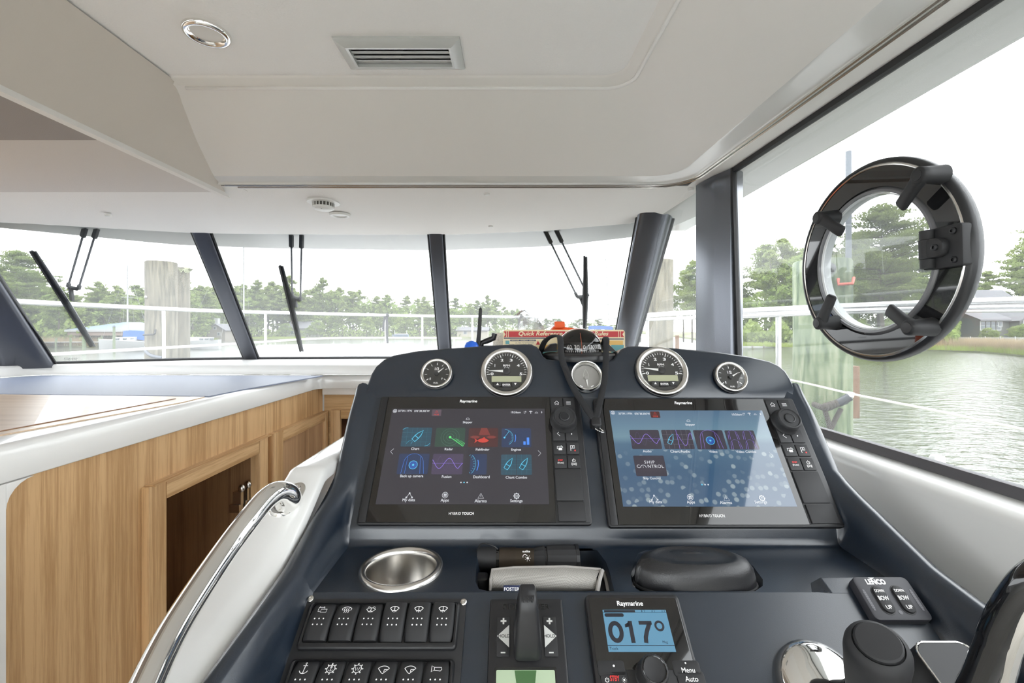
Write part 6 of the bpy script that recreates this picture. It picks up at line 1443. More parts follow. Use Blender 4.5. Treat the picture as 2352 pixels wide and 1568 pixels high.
RP *= 0.985
Mpl = axis_matrix(pcen, inwd, wn)
pt = thing('portlight', 'round opening portlight with black ring on the side window', 'portlight', Mpl)
RI = RP * 0.70
M_ACR = mat('smoked_acrylic', (0.012, 0.012, 0.013), 0.04, coat=0.6, coat_rough=0.0)
MB().lathe([(RP, -0.010), (RP * 1.01, -0.004), (RP * 1.005, 0.004), (RP * 0.985, 0.009), (RP * 0.965, 0.010), (RP * 0.955, 0.008)], 72).build('rubber_rim', M_BLACK, pt, sharp=50)
MB().lathe([(RP * 0.958, 0.0085), (RP * 0.945, 0.0095), (RP * 0.935, 0.0085)], 72).build('bright_bead', M_STEEL, pt)
MB().lathe([(RP * 0.945, 0.0075), (RI * 1.06, 0.0075), (RI * 1.05, 0.004)], 72).build('smoked_ring', M_ACR, pt, sharp=30)
MB().lathe([(RP * 0.99, -0.012), (RI * 1.05, -0.012)], 72).build('outer_flange', M_BLACK, pt)
MB().lathe([(RI * 1.05, 0.004), (RI * 1.02, 0.010), (RI * 0.985, 0.010), (RI * 0.975, 0.004), (RI * 0.97, -0.010)], 72).build('inner_ring', mat('grey_seal', (0.16, 0.16, 0.17), 0.2, coat=0.4), pt, sharp=50)
MB().lathe([(RI * 0.975, 0.006), (RI * 0.955, 0.004), (RI * 0.95, -0.012)], 72).build('clear_edge', mat('clear_edge_white', (0.75, 0.77, 0.78), 0.15, coat=0.5), pt)
MB().lathe([(RI * 0.97, 0.002), (0.0005, 0.002)], 60, cap1=True).build('glass', M_PANE, pt)
def pl_uv(px, py, off=0.008):
    w = on_window(px, py, off); l = Mpl.inverted() @ w; return l
for i_, (base, tip) in enumerate((((2118, 402), (2072, 470)), ((1884, 500), (1915, 520)), ((1885, 742), (1903, 700)), ((2095, 752), (2048, 715)))):
    hd_ = (('knob_base'))
    b0 = pl_uv(base[0] + 16, base[1] + 3, 0.010); b0.z = 0.008
    bt_ = pl_uv(*base, off=0.040); bt_.z = 0.040
    tp2 = pl_uv(*tip, off=0.034); tp2.z = 0.034
    # keep the lever's real length sensible
    dv = (tp2 - bt_); ln = 0.058; dv = dv.normalized() * ln; tp2 = bt_ + dv
    b0 = Vector((bt_.x, bt_.y, 0.007))
    hdm = MB(); hdm.tube([b0, b0 + Vector((0, 0, 0.012)), bt_ + Vector((0, 0, -0.004)), bt_ + Vector((0, 0, 0.006)), bt_ + Vector((0, 0, 0.008))], [0.015, 0.0135, 0.0125, 0.0125, 0.0105], 20)
    hn = hdm.build('handle', M_BLACKM, pt, sharp=50)
    lv_ = MB(); side = dv.cross(Vector((0, 0, 1))).normalized(); secs = []
    for f_, w2, z2 in ((-0.08, 0.0105, 0.006), (0.12, 0.0115, 0.0075), (0.35, 0.0095, 0.0075), (0.7, 0.0100, 0.0065), (0.95, 0.0105, 0.005), (1.0, 0.0085, 0.003)):
        p_ = bt_ + dv * f_; up2 = Vector((0, 0, 1)); secs.append([p_ + side * (w2 * x) + up2 * (z2 * y) for x, y in rrect(2, 2, 0.7, 3)])
    lv_.loft(secs, True, True, True); lv_.build('lever', M_BLACKM, hn, sharp=60)
    MB().lathe([(0.0085, 0.0070), (0.0080, 0.0088), (0.0005, 0.0092)], 18, TR(*bt_), cap1=True).build('cap', M_BLACK, hn)
# hinge block
hc_ = pl_uv(2163, 568, 0.02); 
hx, hy = hc_.x - 0.006, hc_.y
HS = 0.72
hz = MB(); hz.prism(rrect(0.085 * HS, 0.085 * HS, 0.004, 3, hx + 0.008 * HS, hy), 0.006, 0.020, 0.002); hinge = hz.build('hinge', M_BLACKM, pt, sharp=40)
hz = MB()
for yy, hh in ((0.0305, 0.019), (-0.0305, 0.019), (0.0, 0.040)):
    hz.tube([(hx - 0.018 * HS, hy + (yy - hh / 2) * HS, 0.022), (hx - 0.018 * HS, hy + (yy + hh / 2) * HS, 0.022)], 0.0100 if hh < 0.03 else 0.0110, 18)
hz.build('knuckle', M_BLACKM, hinge, sharp=50)
MB().prism(rrect(0.044 * HS, 0.040 * HS, 0.018 * HS, 6, hx + 0.002, hy), 0.015, 0.031, 0.003).build('hinge_leaf', M_BLACKM, hinge)
for bx2, by2, bz2 in ((0.034, 0.029, 0.020), (0.034, -0.029, 0.020), (0.010, 0.0, 0.031), (-0.030, 0.0315, 0.020), (-0.030, -0.0315, 0.020)):
    MB().lathe([(0.0062, 0.0), (0.0060, 0.003), (0.0040, 0.0042), (0.0028, 0.0042), (0.0026, 0.0015), (0.0003, 0.0015)], 16, TR(hx + bx2 * HS, hy + by2 * HS, bz2) @ Matrix.Scale(0.8, 4), cap1=True).build('bolt', M_BLACK, hinge)
# ================================================================== outside: wipers, rails, deck
def wdepth(px, py, out=0.03):
    t, b = TOP(px), BOT(px); d = 2.0
    zt, zb = t.z - EYE, b.z - EYE
    for _ in range(12):
        z = -(py - HY) * d / FPX; d = t.y + (b.y - t.y) * (zt - z) / (zt - zb)
    return d + out
def W_(px, py, out=0.03): return P(px, py, wdepth(px, py, out))
def wiper(label, tops, ends, blade, mid):
    t = thing('wiper', label, 'wiper', TR(*W_(*tops[0])))
    iv = TR(*W_(*tops[0])).inverted()
    for a, b in zip(tops, ends):
        A, B = iv @ W_(*a), iv @ W_(*b)
        arm = MB().tube([A, B], 0.0042, 8).build('arm', M_ALU, t)
        MB().beam(A + (A - B) * 0.02, A + (B - A) * 0.17, 0.017, 0.014, (0, 1, 0)).build('arm_socket', M_BLACKM, arm, bevel=0.002)
        MB().beam(B + (A - B) * 0.07, B, 0.013, 0.011, (0, 1, 0)).build('arm_end', M_BLACKM, arm, bevel=0.002)
    e0, e1 = iv @ W_(*ends[0]), iv @ W_(*ends[1]); m = iv @ W_(*mid)
    br = MB(); br.beam(e0, e1, 0.016, 0.010, (0, 1, 0)); br.beam((e0 + e1) / 2 * 0.5 + e0 * 0.5, m, 0.014, 0.012, (0, 1, 0)); br.build('bracket', M_BLACKM, t, bevel=0.002)
    b0, b1 = iv @ W_(*blade[0], 0.022), iv @ W_(*blade[1], 0.022)
    sp_ = MB(); n = 14; pts = [b0.lerp(b1, k / n) for k in range(n + 1)]
    sp_.tube(pts, [0.007 + 0.007 * math.sin(math.pi * k / n) ** 1.3 for k in range(n + 1)], 8, flat=0.55, up=(0, 1, 0))
    sp_.build('blade', M_BLACK, t)
    MB().beam(b0 + Vector((-0.007, -0.008, 0.0)), b1 + Vector((-0.007, -0.008, 0.0)), 0.008, 0.012, (0, 1, 0)).build('rubber_lip', M_RUBBER, t)
wiper('windscreen wiper leaning across the pane with the mooring piles', ((197, 519), (224, 521)), ((156, 659), (180, 664)), ((80, 577), (217, 795)), (166, 690))
wiper('upright windscreen wiper in front of the middle pane', ((669, 541), (693, 541)), ((671, 680), (690, 690)), ((648, 611), (695, 806)), (681, 705))
wiper('windscreen wiper with slanted arms above the compass', ((1252, 530), (1277, 528)), ((1326, 682), (1351, 680)), ((1345.5, 590), (1343, 775)), (1342, 705))

M_INOX = mat('stainless_rail', (0.80, 0.80, 0.80), 0.18, metal=0.75)
br_ = thing('bow_rail', 'stainless steel bow rail running around the foredeck', 'rail', TR(*P(1030, 726, 5.4)))
ibr = TR(*P(1030, 726, 5.4)).inverted()
rail_pts = [(-420, 660, 1.75), (-150, 680, 2.1), (30, 692, 2.45), (268, 704, 3.1), (509, 714.5, 3.84), (808, 722, 4.7), (940, 724.8, 5.15), (1029, 726.2, 5.4), (1110, 727, 5.2), (1291, 728.5, 4.3), (1420, 728.5, 3.6), (1478, 724.5, 3.1), (1594, 717.5, 2.6), (1690, 715.5, 2.3), (1950, 705.5, 1.66), (2352, 694, 1.17), (2900, 678, 0.82)]
rp = [ibr @ p for p in smooth_path([P(*q) for q in rail_pts], 6)]
MB().tube(rp, 0.0155, 12).build('top_rail', M_INOX, br_, sharp=180)
low = [(-300, 838, 1.9), (129, 813, 2.6), (366, 799, 3.2), (546, 789, 4.0), (727, 777.5, 4.8), (870, 775.5, 5.2), (995, 776, 5.45), (1060, 777, 5.45)]
MB().tube([ibr @ p for p in smooth_path([P(*q) for q in low], 5)], 0.010, 8).build('lower_rail', mat('white_rope', (0.78, 0.78, 0.76), 0.6), br_, sharp=180)
low = [(1480, 734, 3.08), (1594, 729, 2.58), (1690, 727, 2.28), (1950, 714.5, 1.65), (2352, 707.5, 1.16), (2900, 700, 0.82)]
MB().tube([ibr @ p for p in smooth_path([P(*q) for q in low], 5)], 0.011, 8).build('second_rail', M_INOX, br_, sharp=180)
for px, y0_, y1_, d in ((376, 709, 842, 3.45), (610, 717, 800, 4.15), (886, 724, 800, 5.0), (970, 725, 800, 5.3), (1085, 727, 800, 5.3), (1302, 729, 800, 4.25), (1487, 724, 830, 3.05), (1788, 712, 850, 2.05)):
    MB().tube([ibr @ P(px, y0_, d), ibr @ P(px + (0 if px != 376 else 1), y1_, d)], 0.0115, 10).build('stanchion', M_INOX, br_)
lc_ = thing('lashing', 'black strap tied around the bow rail and hanging down', 'strap', TR(*P(888, 724, 4.98)))
il = TR(*P(888, 724, 4.98)).inverted()
MB().ball((0, 0, 0), 0.030, 0.026, 0.024, 12, 8).build('knot', M_CORD, lc_)
for a, b in (((884, 726), (880, 760)), ((889, 728), (890, 788))):
    MB().tube([il @ P(a[0], a[1], 4.96), il @ P((a[0] + b[0]) / 2 - 1, (a[1] + b[1]) / 2, 4.95), il @ P(b[0], b[1], 4.96)], 0.012, 8).build('strap_tail', M_CORD, lc_)
lc2 = thing('lashing', 'dark hook clipped on the bow rail behind the plastic bag', 'strap', TR(*P(1197, 728, 4.75)))
il = TR(*P(1197, 728, 4.75)).inverted()
MB().tube([il @ P(1191, 752, 4.72), il @ P(1193, 736, 4.72), il @ P(1198, 726, 4.72), il @ P(1197, 722, 4.74)], [0.008, 0.012, 0.018, 0.012], 10).build('hook', M_CORD, lc2)
MB().tube([il @ P(1203, 730, 4.76), il @ P(1203, 752, 4.76)], 0.010, 8).build('strap_tail', M_CORD, lc2)

fdk = struct('deck', 'white cambered foredeck ahead of the windscreen', 'deck')
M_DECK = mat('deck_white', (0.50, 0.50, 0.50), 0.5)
far = [P(572, 806, 2.95), P(592, 793, 3.55), P(680, 790.5, 3.95), P(750, 789.5, 4.2), P(900, 789.5, 4.5), P(1000, 795, 4.5), P(1130, 797, 4.2), P(1280, 800, 3.6), P(1390, 806, 3.0)]
near = [BOT(px, -0.012) + Vector((0, 0.02, 0)) for px in (574, 600, 680, 750, 880, 1000, 1130, 1280, 1380)]
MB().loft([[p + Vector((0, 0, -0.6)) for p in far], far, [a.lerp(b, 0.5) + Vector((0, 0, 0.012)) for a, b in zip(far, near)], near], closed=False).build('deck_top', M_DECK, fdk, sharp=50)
# side decks and hull sides under the rail
hull = MB()
st = [(-2.75, 0.0), (-2.75, 2.2), (-2.62, 2.9), (-2.25, 3.8), (-1.6, 4.8), (-0.9, 5.45), (-0.75, 5.5), (-0.1, 5.1), (0.5, 4.2), (0.9, 3.2), (1.1, 2.3), (1.2, 1.5), (1.28, 0.0)]
hull.loft([[Q(x, y, -0.72) for x, y in st], [Q(x * 0.98, y, -0.66) for x, y in st], [Q(x * 0.94 - 0.03, y * 0.97, -0.70) for x, y in st]], closed=False)
hull.loft([[Q(x, y, -0.72) for x, y in st], [Q(x * 0.9 - 0.05, y * 0.93, -2.75) for x, y in st]], closed=False)
hull.build('bulwark', M_GEL, fdk, sharp=60)
inn_ = [(-2.45, 0), (-2.45, 2.0), (-2.35, 2.3), (-1.9, 2.6), (-1.2, 2.63), (-0.8, 2.65), (-0.7, 2.65), (-0.2, 2.65), (0.3, 2.62), (0.6, 2.5), (0.84, 1.9), (0.84, 1.2), (0.84, 0)]
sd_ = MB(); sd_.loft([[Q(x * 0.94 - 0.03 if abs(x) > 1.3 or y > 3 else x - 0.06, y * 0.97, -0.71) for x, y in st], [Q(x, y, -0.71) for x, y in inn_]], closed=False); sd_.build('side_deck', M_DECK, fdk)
cl_ = thing('deck_post', 'small grey-white capped post outside the side window', 'post', TR(*P(2153, 1075, 1.02)))
MB().prism(rrect(0.026, 0.020, 0.006, 4), -0.20, 0.030, 0.006).build('post_body', M_GELM, cl_)
MB(TR(-0.0135, -0.004, 0.010) @ Matrix.Rotation(-math.pi / 2, 4, 'Y')).prism(rrect(0.020, 0.012, 0.003, 3), 0, 0.001).build('reflector', mat('grey_reflector', (0.4, 0.4, 0.42), 0.3), cl_)

# ================================================================== dock piles, pole, ropes
def pile_mat(name, c1, c2, c3):
    m = bpy.data.materials.new(name); m.use_nodes = True; nt = m.node_tree; b = nt.nodes['Principled BSDF']; L = nt.links.new
    g = nt.nodes.new('ShaderNodeNewGeometry'); mp = nt.nodes.new('ShaderNodeMapping'); mp.inputs['Scale'].default_value = (14, 14, 1.6)
    n1 = nt.nodes.new('ShaderNodeTexNoise'); n1.inputs['Scale'].default_value = 2.6; n1.inputs['Detail'].default_value = 8; n1.inputs['Roughness'].default_value = 0.65; n1.inputs['Distortion'].default_value = 0.5
    cr = nt.nodes.new('ShaderNodeValToRGB'); e = cr.color_ramp.elements
    e[0].position = 0.34; e[0].color = (*c1, 1); e[1].position = 0.66; e[1].color = (*c3, 1); k = e.new(0.5); k.color = (*c2, 1)
    L(g.outputs['Position'], mp.inputs['Vector']); L(mp.outputs[0], n1.inputs['Vector']); L(n1.outputs['Fac'], cr.inputs[0]); L(cr.outputs[0], b.inputs['Base Color'])
    b.inputs['Roughness'].default_value = 0.85
    return m
M_PILEG = pile_mat('weathered_pile', (0.075, 0.068, 0.052), (0.155, 0.142, 0.108), (0.23, 0.205, 0.155))
M_PILEGR = pile_mat('green_treated_pile', (0.04, 0.07, 0.032), (0.125, 0.162, 0.088), (0.235, 0.255, 0.17))
M_PILEB = pile_mat('brown_plank', (0.085, 0.045, 0.025), (0.15, 0.085, 0.05), (0.21, 0.13, 0.085))
WZ = -2.75
def piling(name, label, px0, px1, ytop, d, m, top_m=None):
    x = ((px0 + px1) / 2 - CX) * d / FPX; r = (px1 - px0) / 2 * d / FPX; zt = -(ytop - HY) * d / FPX
    t = thing(name, label, 'piling', TR(x, d, EYE + WZ - 0.6))
    hgt = zt - WZ + 0.6
    random.seed(int(px0))
    lp = []
    for k in range(9):
        z = hgt * k / 8; lp.append([((r + random.uniform(-0.004, 0.004)) * math.cos(2 * math.pi * j / 24), (r + random.uniform(-0.004, 0.004)) * math.sin(2 * math.pi * j / 24), z) for j in range(24)])
    lp.append([(0.96 * p[0], 0.96 * p[1], hgt + 0.012) for p in lp[-1]])
    MB().loft(lp, True, True, True).build('shaft', m, t, sharp=60)
    return t, x, r, zt, hgt
t1, x1_, r1_, z1_, h1_ = piling('mooring_pile', 'stout weathered mooring pile with a bolt and hook, taller of the pair', 340, 401, 604, 5.6, M_PILEG)
MB(TR(-0.06, -r1_ + 0.004, h1_ - 0.43) @ Matrix.Rotation(math.pi / 2, 4, 'X')).lathe([(0.018, 0), (0.018, 0.006), (0.010, 0.012), (0.0005, 0.012)], 14, cap1=True).build('bolt', M_STEEL, t1)
hm = MB(); iv = t1.matrix_basis.inverted()
hm.tube([iv @ P(329, 769, 5.4), iv @ P(352, 768, 5.38), iv @ P(356, 766, 5.40), iv @ P(357, 757, 5.45)], 0.010, 8); hm.build('hook', M_BLACKM, t1)
t2, *_r = piling('mooring_pile', 'darker split-topped mooring pile close behind its taller neighbour', 400, 433, 617, 6.1, M_PILEG)
fr_ = MB(); iv = t2.matrix_basis.inverted(); random.seed(3)
for k in range(14):
    px = 400 + random.uniform(-2, 36); fr_.add([iv @ P(px, 613 + random.uniform(-2, 5), 6.0 + random.uniform(-0.1, 0.1)), iv @ P(px + random.uniform(8, 18), 617 + random.uniform(-2, 4), 6.0), iv @ P(px + 6, 624 + random.uniform(-2, 3), 6.0)], [(0, 1, 2)])
fr_.build('splintered_top', mat('mossy_splinters', (0.34, 0.36, 0.24), 0.9), t2)
t3, x3_, r3_, z3_, h3_ = piling('mooring_pile', 'pale green treated mooring pile beyond the portlight', 1830, 1945, 604, 2.75, M_PILEGR)
iv = t3.matrix_basis.inverted()
MB().tube([iv @ P(1925, 640, 2.60), iv @ P(1926, 653, 2.58), iv @ P(1958, 651, 2.56), iv @ P(1961, 638, 2.60)], 0.0085, 8).build('red_hook', mat('faded_red', (0.72, 0.16, 0.12), 0.5), t3)
bt2 = MB(iv @ axis_matrix(P(1904, 618, 2.62), (-0.5, -0.8, 0.1))); bt2.lathe([(0.012, -0.06), (0.012, 0.0), (0.030, 0.010), (0.034, 0.022), (0.020, 0.040), (0.006, 0.05)], 18, cap1=True); bt2.build('bolt', M_BLACK, t3)
t4, *_r = piling('mooring_pile', 'grey mooring pile seen through the quarter window', 1489, 1545, 600, 5.4, M_PILEG)
t5, *_r = piling('mooring_pile', 'slim brown post standing off the quarter window', 1551, 1560, 771, 12.0, M_PILEB)
pk = MB(TR(*P(1955, 840, 2.95))); pk.box(-0.020, 0.034, -0.03, 0.03, -0.335, 0.0); o = pk.build('brown_plank', M_PILEB, bevel=0.003)
o.parent = t3; o.matrix_parent_inverse = t3.matrix_basis.inverted(); o.name = 'plank'
gp_ = thing('steel_pole', 'slim galvanised steel pole rising behind the portlight', 'pole', TR((1949 - CX) * 4.2 / FPX, 4.2, EYE + WZ - 0.5))
MB().tube([(0, 0, 0), (0, 0, 4.9)], 0.024, 14).build('pole', mat('galvanised', (0.13, 0.145, 0.165), 0.5, metal=0.2), gp_)
MB().tube([(0, 0, 2.9), (0, 0, 2.95)], 0.028, 14).build('pole_joint', mat('galvanised_band', (0.36, 0.38, 0.4), 0.4, metal=0.3), gp_)
M_ROPE = mat('grey_rope', (0.05, 0.043, 0.036), 0.9, bump=(180, 0.8))
rp_ = thing('mooring_line', 'grey braided mooring line knotted around the green pile', 'rope', TR(*P(1910, 930, 2.55)))
iv = rp_.matrix_basis.inverted()
MB().tube([iv @ p for p in smooth_path([P(1870, 928, 2.60), P(1890, 936, 2.52), P(1905, 936, 2.50), P(1925, 926, 2.50), P(1942, 922, 2.55)], 6)], 0.016, 10).build('loop', M_ROPE, rp_)
MB().tube([iv @ p for p in smooth_path([P(1893, 938, 2.50), P(1902, 965, 2.50), P(1907, 985, 2.50), P(1920, 960, 2.50), P(1932, 938, 2.50)], 6)], 0.012, 10).build('tail', M_ROPE, rp_)
for k in range(5):
    MB().ball(iv @ P(1896 + 8 * k, 934 - 2.4 * k, 2.48), 0.020, 0.018, 0.022, 10, 8).build('knot', M_ROPE, rp_)
MB().tube([iv @ P(1927, 925, 2.48), iv @ P(1953, 910, 2.45)], 0.022, 12).build('chafe_guard', mat('grey_hose', (0.04, 0.045, 0.055), 0.4), rp_)
MB().tube([iv @ P(1952, 911, 2.45), iv @ P(1955, 900, 2.45)], 0.017, 12).build('white_end', M_WHITE, rp_)
wl2 = thing('white_line', 'thin white mooring line crossing the water outside the side window', 'rope', TR(*P(1838, 876, 2.2)))
iv = wl2.matrix_basis.inverted()
MB().tube([iv @ p for p in smooth_path([P(1700, 850, 2.75), P(1838, 877, 2.2), P(1955, 904, 1.85), P(2150, 943, 1.5), P(2352, 986, 1.25), P(2700, 1060, 1.0)], 5)], 0.0045, 8).build('line', mat('cream_line', (0.72, 0.70, 0.62), 0.7), wl2)
bl2 = thing('mooring_line', 'dark hose-covered line at the foot of the tall pile', 'rope', TR(*P(330, 805, 5.35)))
iv = bl2.matrix_basis.inverted()
MB().tube([iv @ p for p in smooth_path([P(336, 795, 5.5), P(335, 806, 5.45), P(343, 814, 5.43), P(352, 818, 5.42), P(372, 822, 5.42)], 5)], 0.020, 10).build('loop', mat('grey_hose_dark', (0.10, 0.11, 0.13), 0.45), bl2)

# ================================================================== water and land
def water_mat():
    m = bpy.data.materials.new('rippled_water'); m.use_nodes = True; nt = m.node_tree; b = nt.nodes['Principled BSDF']; L = nt.links.new
    b.inputs['Base Color'].default_value = (0.050, 0.056, 0.040, 1); b.inputs['Roughness'].default_value = 0.06; b.inputs['IOR'].default_value = 1.33; b.inputs['Specular IOR Level'].default_value = 0.34
    g = nt.nodes.new('ShaderNodeNewGeometry'); mp = nt.nodes.new('ShaderNodeMapping'); mp.inputs['Scale'].default_value = (1.0, 1.9, 1); mp.inputs['Rotation'].default_value = (0, 0, 0.35)
    L(g.outputs['Position'], mp.inputs['Vector']); last = None
    for sc, dist in ((1.3, 0.10), (5.0, 0.035)):
        n = nt.nodes.new('ShaderNodeTexNoise'); n.inputs['Scale'].default_value = sc; n.inputs['Detail'].default_value = 3; n.inputs['Distortion'].default_value = 0.3
        bp = nt.nodes.new('ShaderNodeBump'); bp.inputs['Strength'].default_value = 0.8; bp.inputs['Distance'].default_value = dist
        L(mp.outputs[0], n.inputs['Vector']); L(n.outputs['Fac'], bp.inputs['Height'])
        if last: L(last.outputs[0], bp.inputs['Normal'])
        last = bp
    L(last.outputs[0], b.inputs['Normal'])
    return m
wt = struct('water', 'rippled grey-green creek water around the boat', 'water')
WY = EYE + WZ
MB().add([(-900, -300, WY), (900, -300, WY), (900, 1400, WY), (-900, 1400, WY)], [(0, 1, 2, 3)]).build('water_surface', water_mat(), wt)
SH = [(-900, 808), (-300, 803), (0, 798), (200, 796), (420, 788), (520, 781), (600, 778.5), (1000, 777.5), (1150, 775), (1235, 769), (1300, 764.5), (1440, 764.5), (1500, 768), (1560, 775), (1690, 796), (1850, 800), (2000, 803), (2160, 806), (2260, 809), (2352, 818), (2600, 836), (3000, 850)]
def shore_d(px): return -WZ * FPX / (interp(SH, px) - HY)
gl_ = struct('land', 'low wooded shore across the water', 'land')
pts_s, pts_t, pts_b = [], [], []
M_LAND = mat('marsh_ground', (0.115, 0.125, 0.055), 0.95, vary=(0.15, 0.4))
for px in list(range(-900, 3001, 50)):
    d = shore_d(px); x = (px - CX) * d / FPX; k = 1.02
    pts_s.append((x, d, WY - 0.3)); pts_t.append((x * 1.015, d * 1.015, WY + 0.45)); pts_b.append((x * 2.4, d * 2.4 + 30, WY + 1.6))
MB().loft([pts_s, pts_t, pts_b], closed=False).build('bank', M_LAND, gl_)

# ------------------------------------------------------------------ trees
M_BARK = mat('pine_bark', (0.085, 0.068, 0.052), 0.9, vary=(3.0, 0.3))
def leaf_mat(name, c, c2):
    m = bpy.data.materials.new(name); m.use_nodes = True; nt = m.node_tree; nt.nodes.clear(); L = nt.links.new
    out = nt.nodes.new('ShaderNodeOutputMaterial'); df = nt.nodes.new('ShaderNodeBsdfDiffuse'); ts = nt.nodes.new('ShaderNodeBsdfTranslucent'); mx = nt.nodes.new('ShaderNodeMixShader'); mx.inputs[0].default_value = 0.4
    g = nt.nodes.new('ShaderNodeNewGeometry'); oi = nt.nodes.new('ShaderNodeObjectInfo'); n = nt.nodes.new('ShaderNodeTexNoise'); n.inputs['Scale'].default_value = 0.6; n.inputs['Detail'].default_value = 3
    ad = nt.nodes.new('ShaderNodeMath'); ad.operation = 'MULTIPLY_ADD'; ad.inputs[1].default_value = 0.5; cm_ = nt.nodes.new('ShaderNodeMix'); cm_.data_type = 'RGBA'; cm_.clamp_factor = True
    sb = nt.nodes.new('ShaderNodeMath'); sb.operation = 'SUBTRACT'; sb.inputs[1].default_value = 0.25
    cm_.inputs[6].default_value = (*c, 1); cm_.inputs[7].default_value = (*c2, 1)
    L(g.outputs['Position'], n.inputs['Vector']); L(oi.outputs['Random'], ad.inputs[0]); L(n.outputs['Fac'], ad.inputs[2]); L(ad.outputs[0], sb.inputs[0]); L(sb.outputs[0], cm_.inputs[0])
    L(cm_.outputs[2], df.inputs['Color']); L(cm_.outputs[2], ts.inputs['Color']); L(df.outputs[0], mx.inputs[1]); L(ts.outputs[0], mx.inputs[2]); L(mx.outputs[0], out.inputs['Surface'])
    return m
M_PINE = leaf_mat('pine_needles', (0.13, 0.178, 0.063), (0.265, 0.31, 0.115))
M_LEAF = leaf_mat('broad_leaves', (0.135, 0.198, 0.058), (0.29, 0.35, 0.115))
def leaves_mesh(name, clumps, per, leaf, m, rnd):
    vs, fs = [], []
    for (c, rx, rz) in clumps:
        for _ in range(per):
            while True:
                a, b, g = rnd.uniform(-1, 1), rnd.uniform(-1, 1), rnd.uniform(-1, 1)
                if a * a + b * b + g * g <= 1: break
            p = Vector((c[0] + a * rx, c[1] + b * rx, c[2] + g * rz)); s = leaf * rnd.uniform(0.6, 1.25)
            n = Vector((rnd.gauss(0, 1), rnd.gauss(0, 1), rnd.gauss(0, 1.3))).normalized(); u = n.orthogonal().normalized(); w = n.cross(u); t = rnd.uniform(0, 6.28)
            u, w = u * math.cos(t) + w * math.sin(t), w * math.cos(t) - u * math.sin(t)
            k = len(vs); vs += [tuple(p + u * s), tuple(p + w * s * 0.55), tuple(p - u * s), tuple(p - w * s * 0.55)]; fs.append((k, k + 1, k + 2, k + 3))
    me = bpy.data.meshes.new(name); me.from_pydata(vs, [], fs); me.materials.append(m); me.update()
    return me
def pine_proto(seed, lo, nb, rad, per, leaf, H=18.0, m=M_PINE, rz=1.0):
    rnd = random.Random(seed); clumps = []; tk = MB()
    bend = rnd.uniform(-0.5, 0.5)
    tk.tube([(bend * math.sin(3 * z / H), 0.3 * bend * math.cos(2 * z / H) - 0.3 * bend, z) for z in [H * k / 8 for k in range(9)]], [0.26 - 0.024 * k for k in range(9)], 7)
    for k in range(nb):
        t = lo + (1 - lo) * ((k + rnd.random()) / nb); prof = math.sin(math.pi * min(1, ((t - lo) / (1 - lo)) * 0.78 + 0.22)) ** 0.8
        a = rnd.uniform(0, 2 * math.pi); L_ = rad * prof * rnd.uniform(0.45, 1.08) + 0.25; z = H * t * 0.985
        e = (L_ * math.cos(a), L_ * math.sin(a), z + L_ * rnd.uniform(0.05, 0.35))
        tk.tube([(0, 0, z - 0.1), (e[0] * 0.6, e[1] * 0.6, z + (e[2] - z) * 0.4), e], [0.07, 0.045, 0.02], 4, cap=False)
        for f in ((1.0, 0.62, 0.3) if L_ > 1.6 else (1.0, 0.4)):
            clumps.append(((e[0] * f, e[1] * f, z + (e[2] - z) * f + 0.15), rnd.uniform(0.65, 1.1) * (rad / 3.2), rnd.uniform(0.32, 0.55) * rz))
    clumps.append(((0, 0, H * 0.99), 0.7, 0.6))
    tm = tk.mesh('trunk', sharp=180); tm.materials.append(M_BARK)
    return leaves_mesh('crown', clumps, per, leaf, m, rnd), tm
def broad_proto(seed, rad, per, leaf, H=12.0, nb=46):
    rnd = random.Random(seed); clumps = []; tk = MB()
    tk.tube([(0, 0, 0), (0.1, 0, H * 0.3), (0, 0.1, H * 0.7)], [0.28, 0.2, 0.08], 7)
    for k in range(nb):
        a = rnd.uniform(0, 6.28); t = rnd.random(); z = H * (0.16 + 0.80 * t); R = rad * math.sin(math.pi * (0.15 + 0.80 * t)) ** 0.7 * math.sqrt(rnd.uniform(0.15, 1))
        clumps.append(((R * math.cos(a), R * math.sin(a), z), rnd.uniform(0.8, 1.4), rnd.uniform(0.6, 0.95)))
        if k % 4 == 0: tk.tube([(0, 0, z * 0.7), (R * math.cos(a), R * math.sin(a), z)], [0.07, 0.02], 4, cap=False)
    tm = tk.mesh('trunk', sharp=180); tm.materials.append(M_BARK)
    return leaves_mesh('crown', clumps, per, leaf, M_LEAF, rnd), tm
FAR_P = [pine_proto(11, 0.42, 26, 3.0, 26, 0.40), pine_proto(12, 0.30, 32, 2.8, 26, 0.42), pine_proto(13, 0.50, 22, 3.4, 30, 0.40), broad_proto(14, 4.2, 34, 0.48), broad_proto(15, 3.6, 34, 0.48, nb=40)]
MID_P = [pine_proto(21, 0.36, 44, 3.6, 60, 0.25), pine_proto(22, 0.48, 36, 3.3, 60, 0.25), broad_proto(23, 4.0, 85, 0.28, nb=60)]
BIG_P = pine_proto(31, 0.36, 62, 5.4, 95, 0.19, rz=0.6)
_tn = {}
def plant(proto, px, d, ytop, label, group, name='pine_tree', sx=1.0, cat='tree', base=None, Hn=18.0):
    x = (px - CX) * d / FPX; zt = EYE - (ytop - HY) * d / FPX; z0 = WY + 0.4 + max(0.0, (d / max(1, shore_d(px)) - 1.0)) * 0.6 if base is None else base
    s = (zt - z0) / Hn
    o = thing(name, label, cat, None, group); o.location = (x, d, z0); o.scale = (s * sx, s * sx, s); o.rotation_euler = (0, 0, random.uniform(0, 6.28))
    obj('crown', proto[0], o); obj('trunk', proto[1], o)
    return o
random.seed(42)
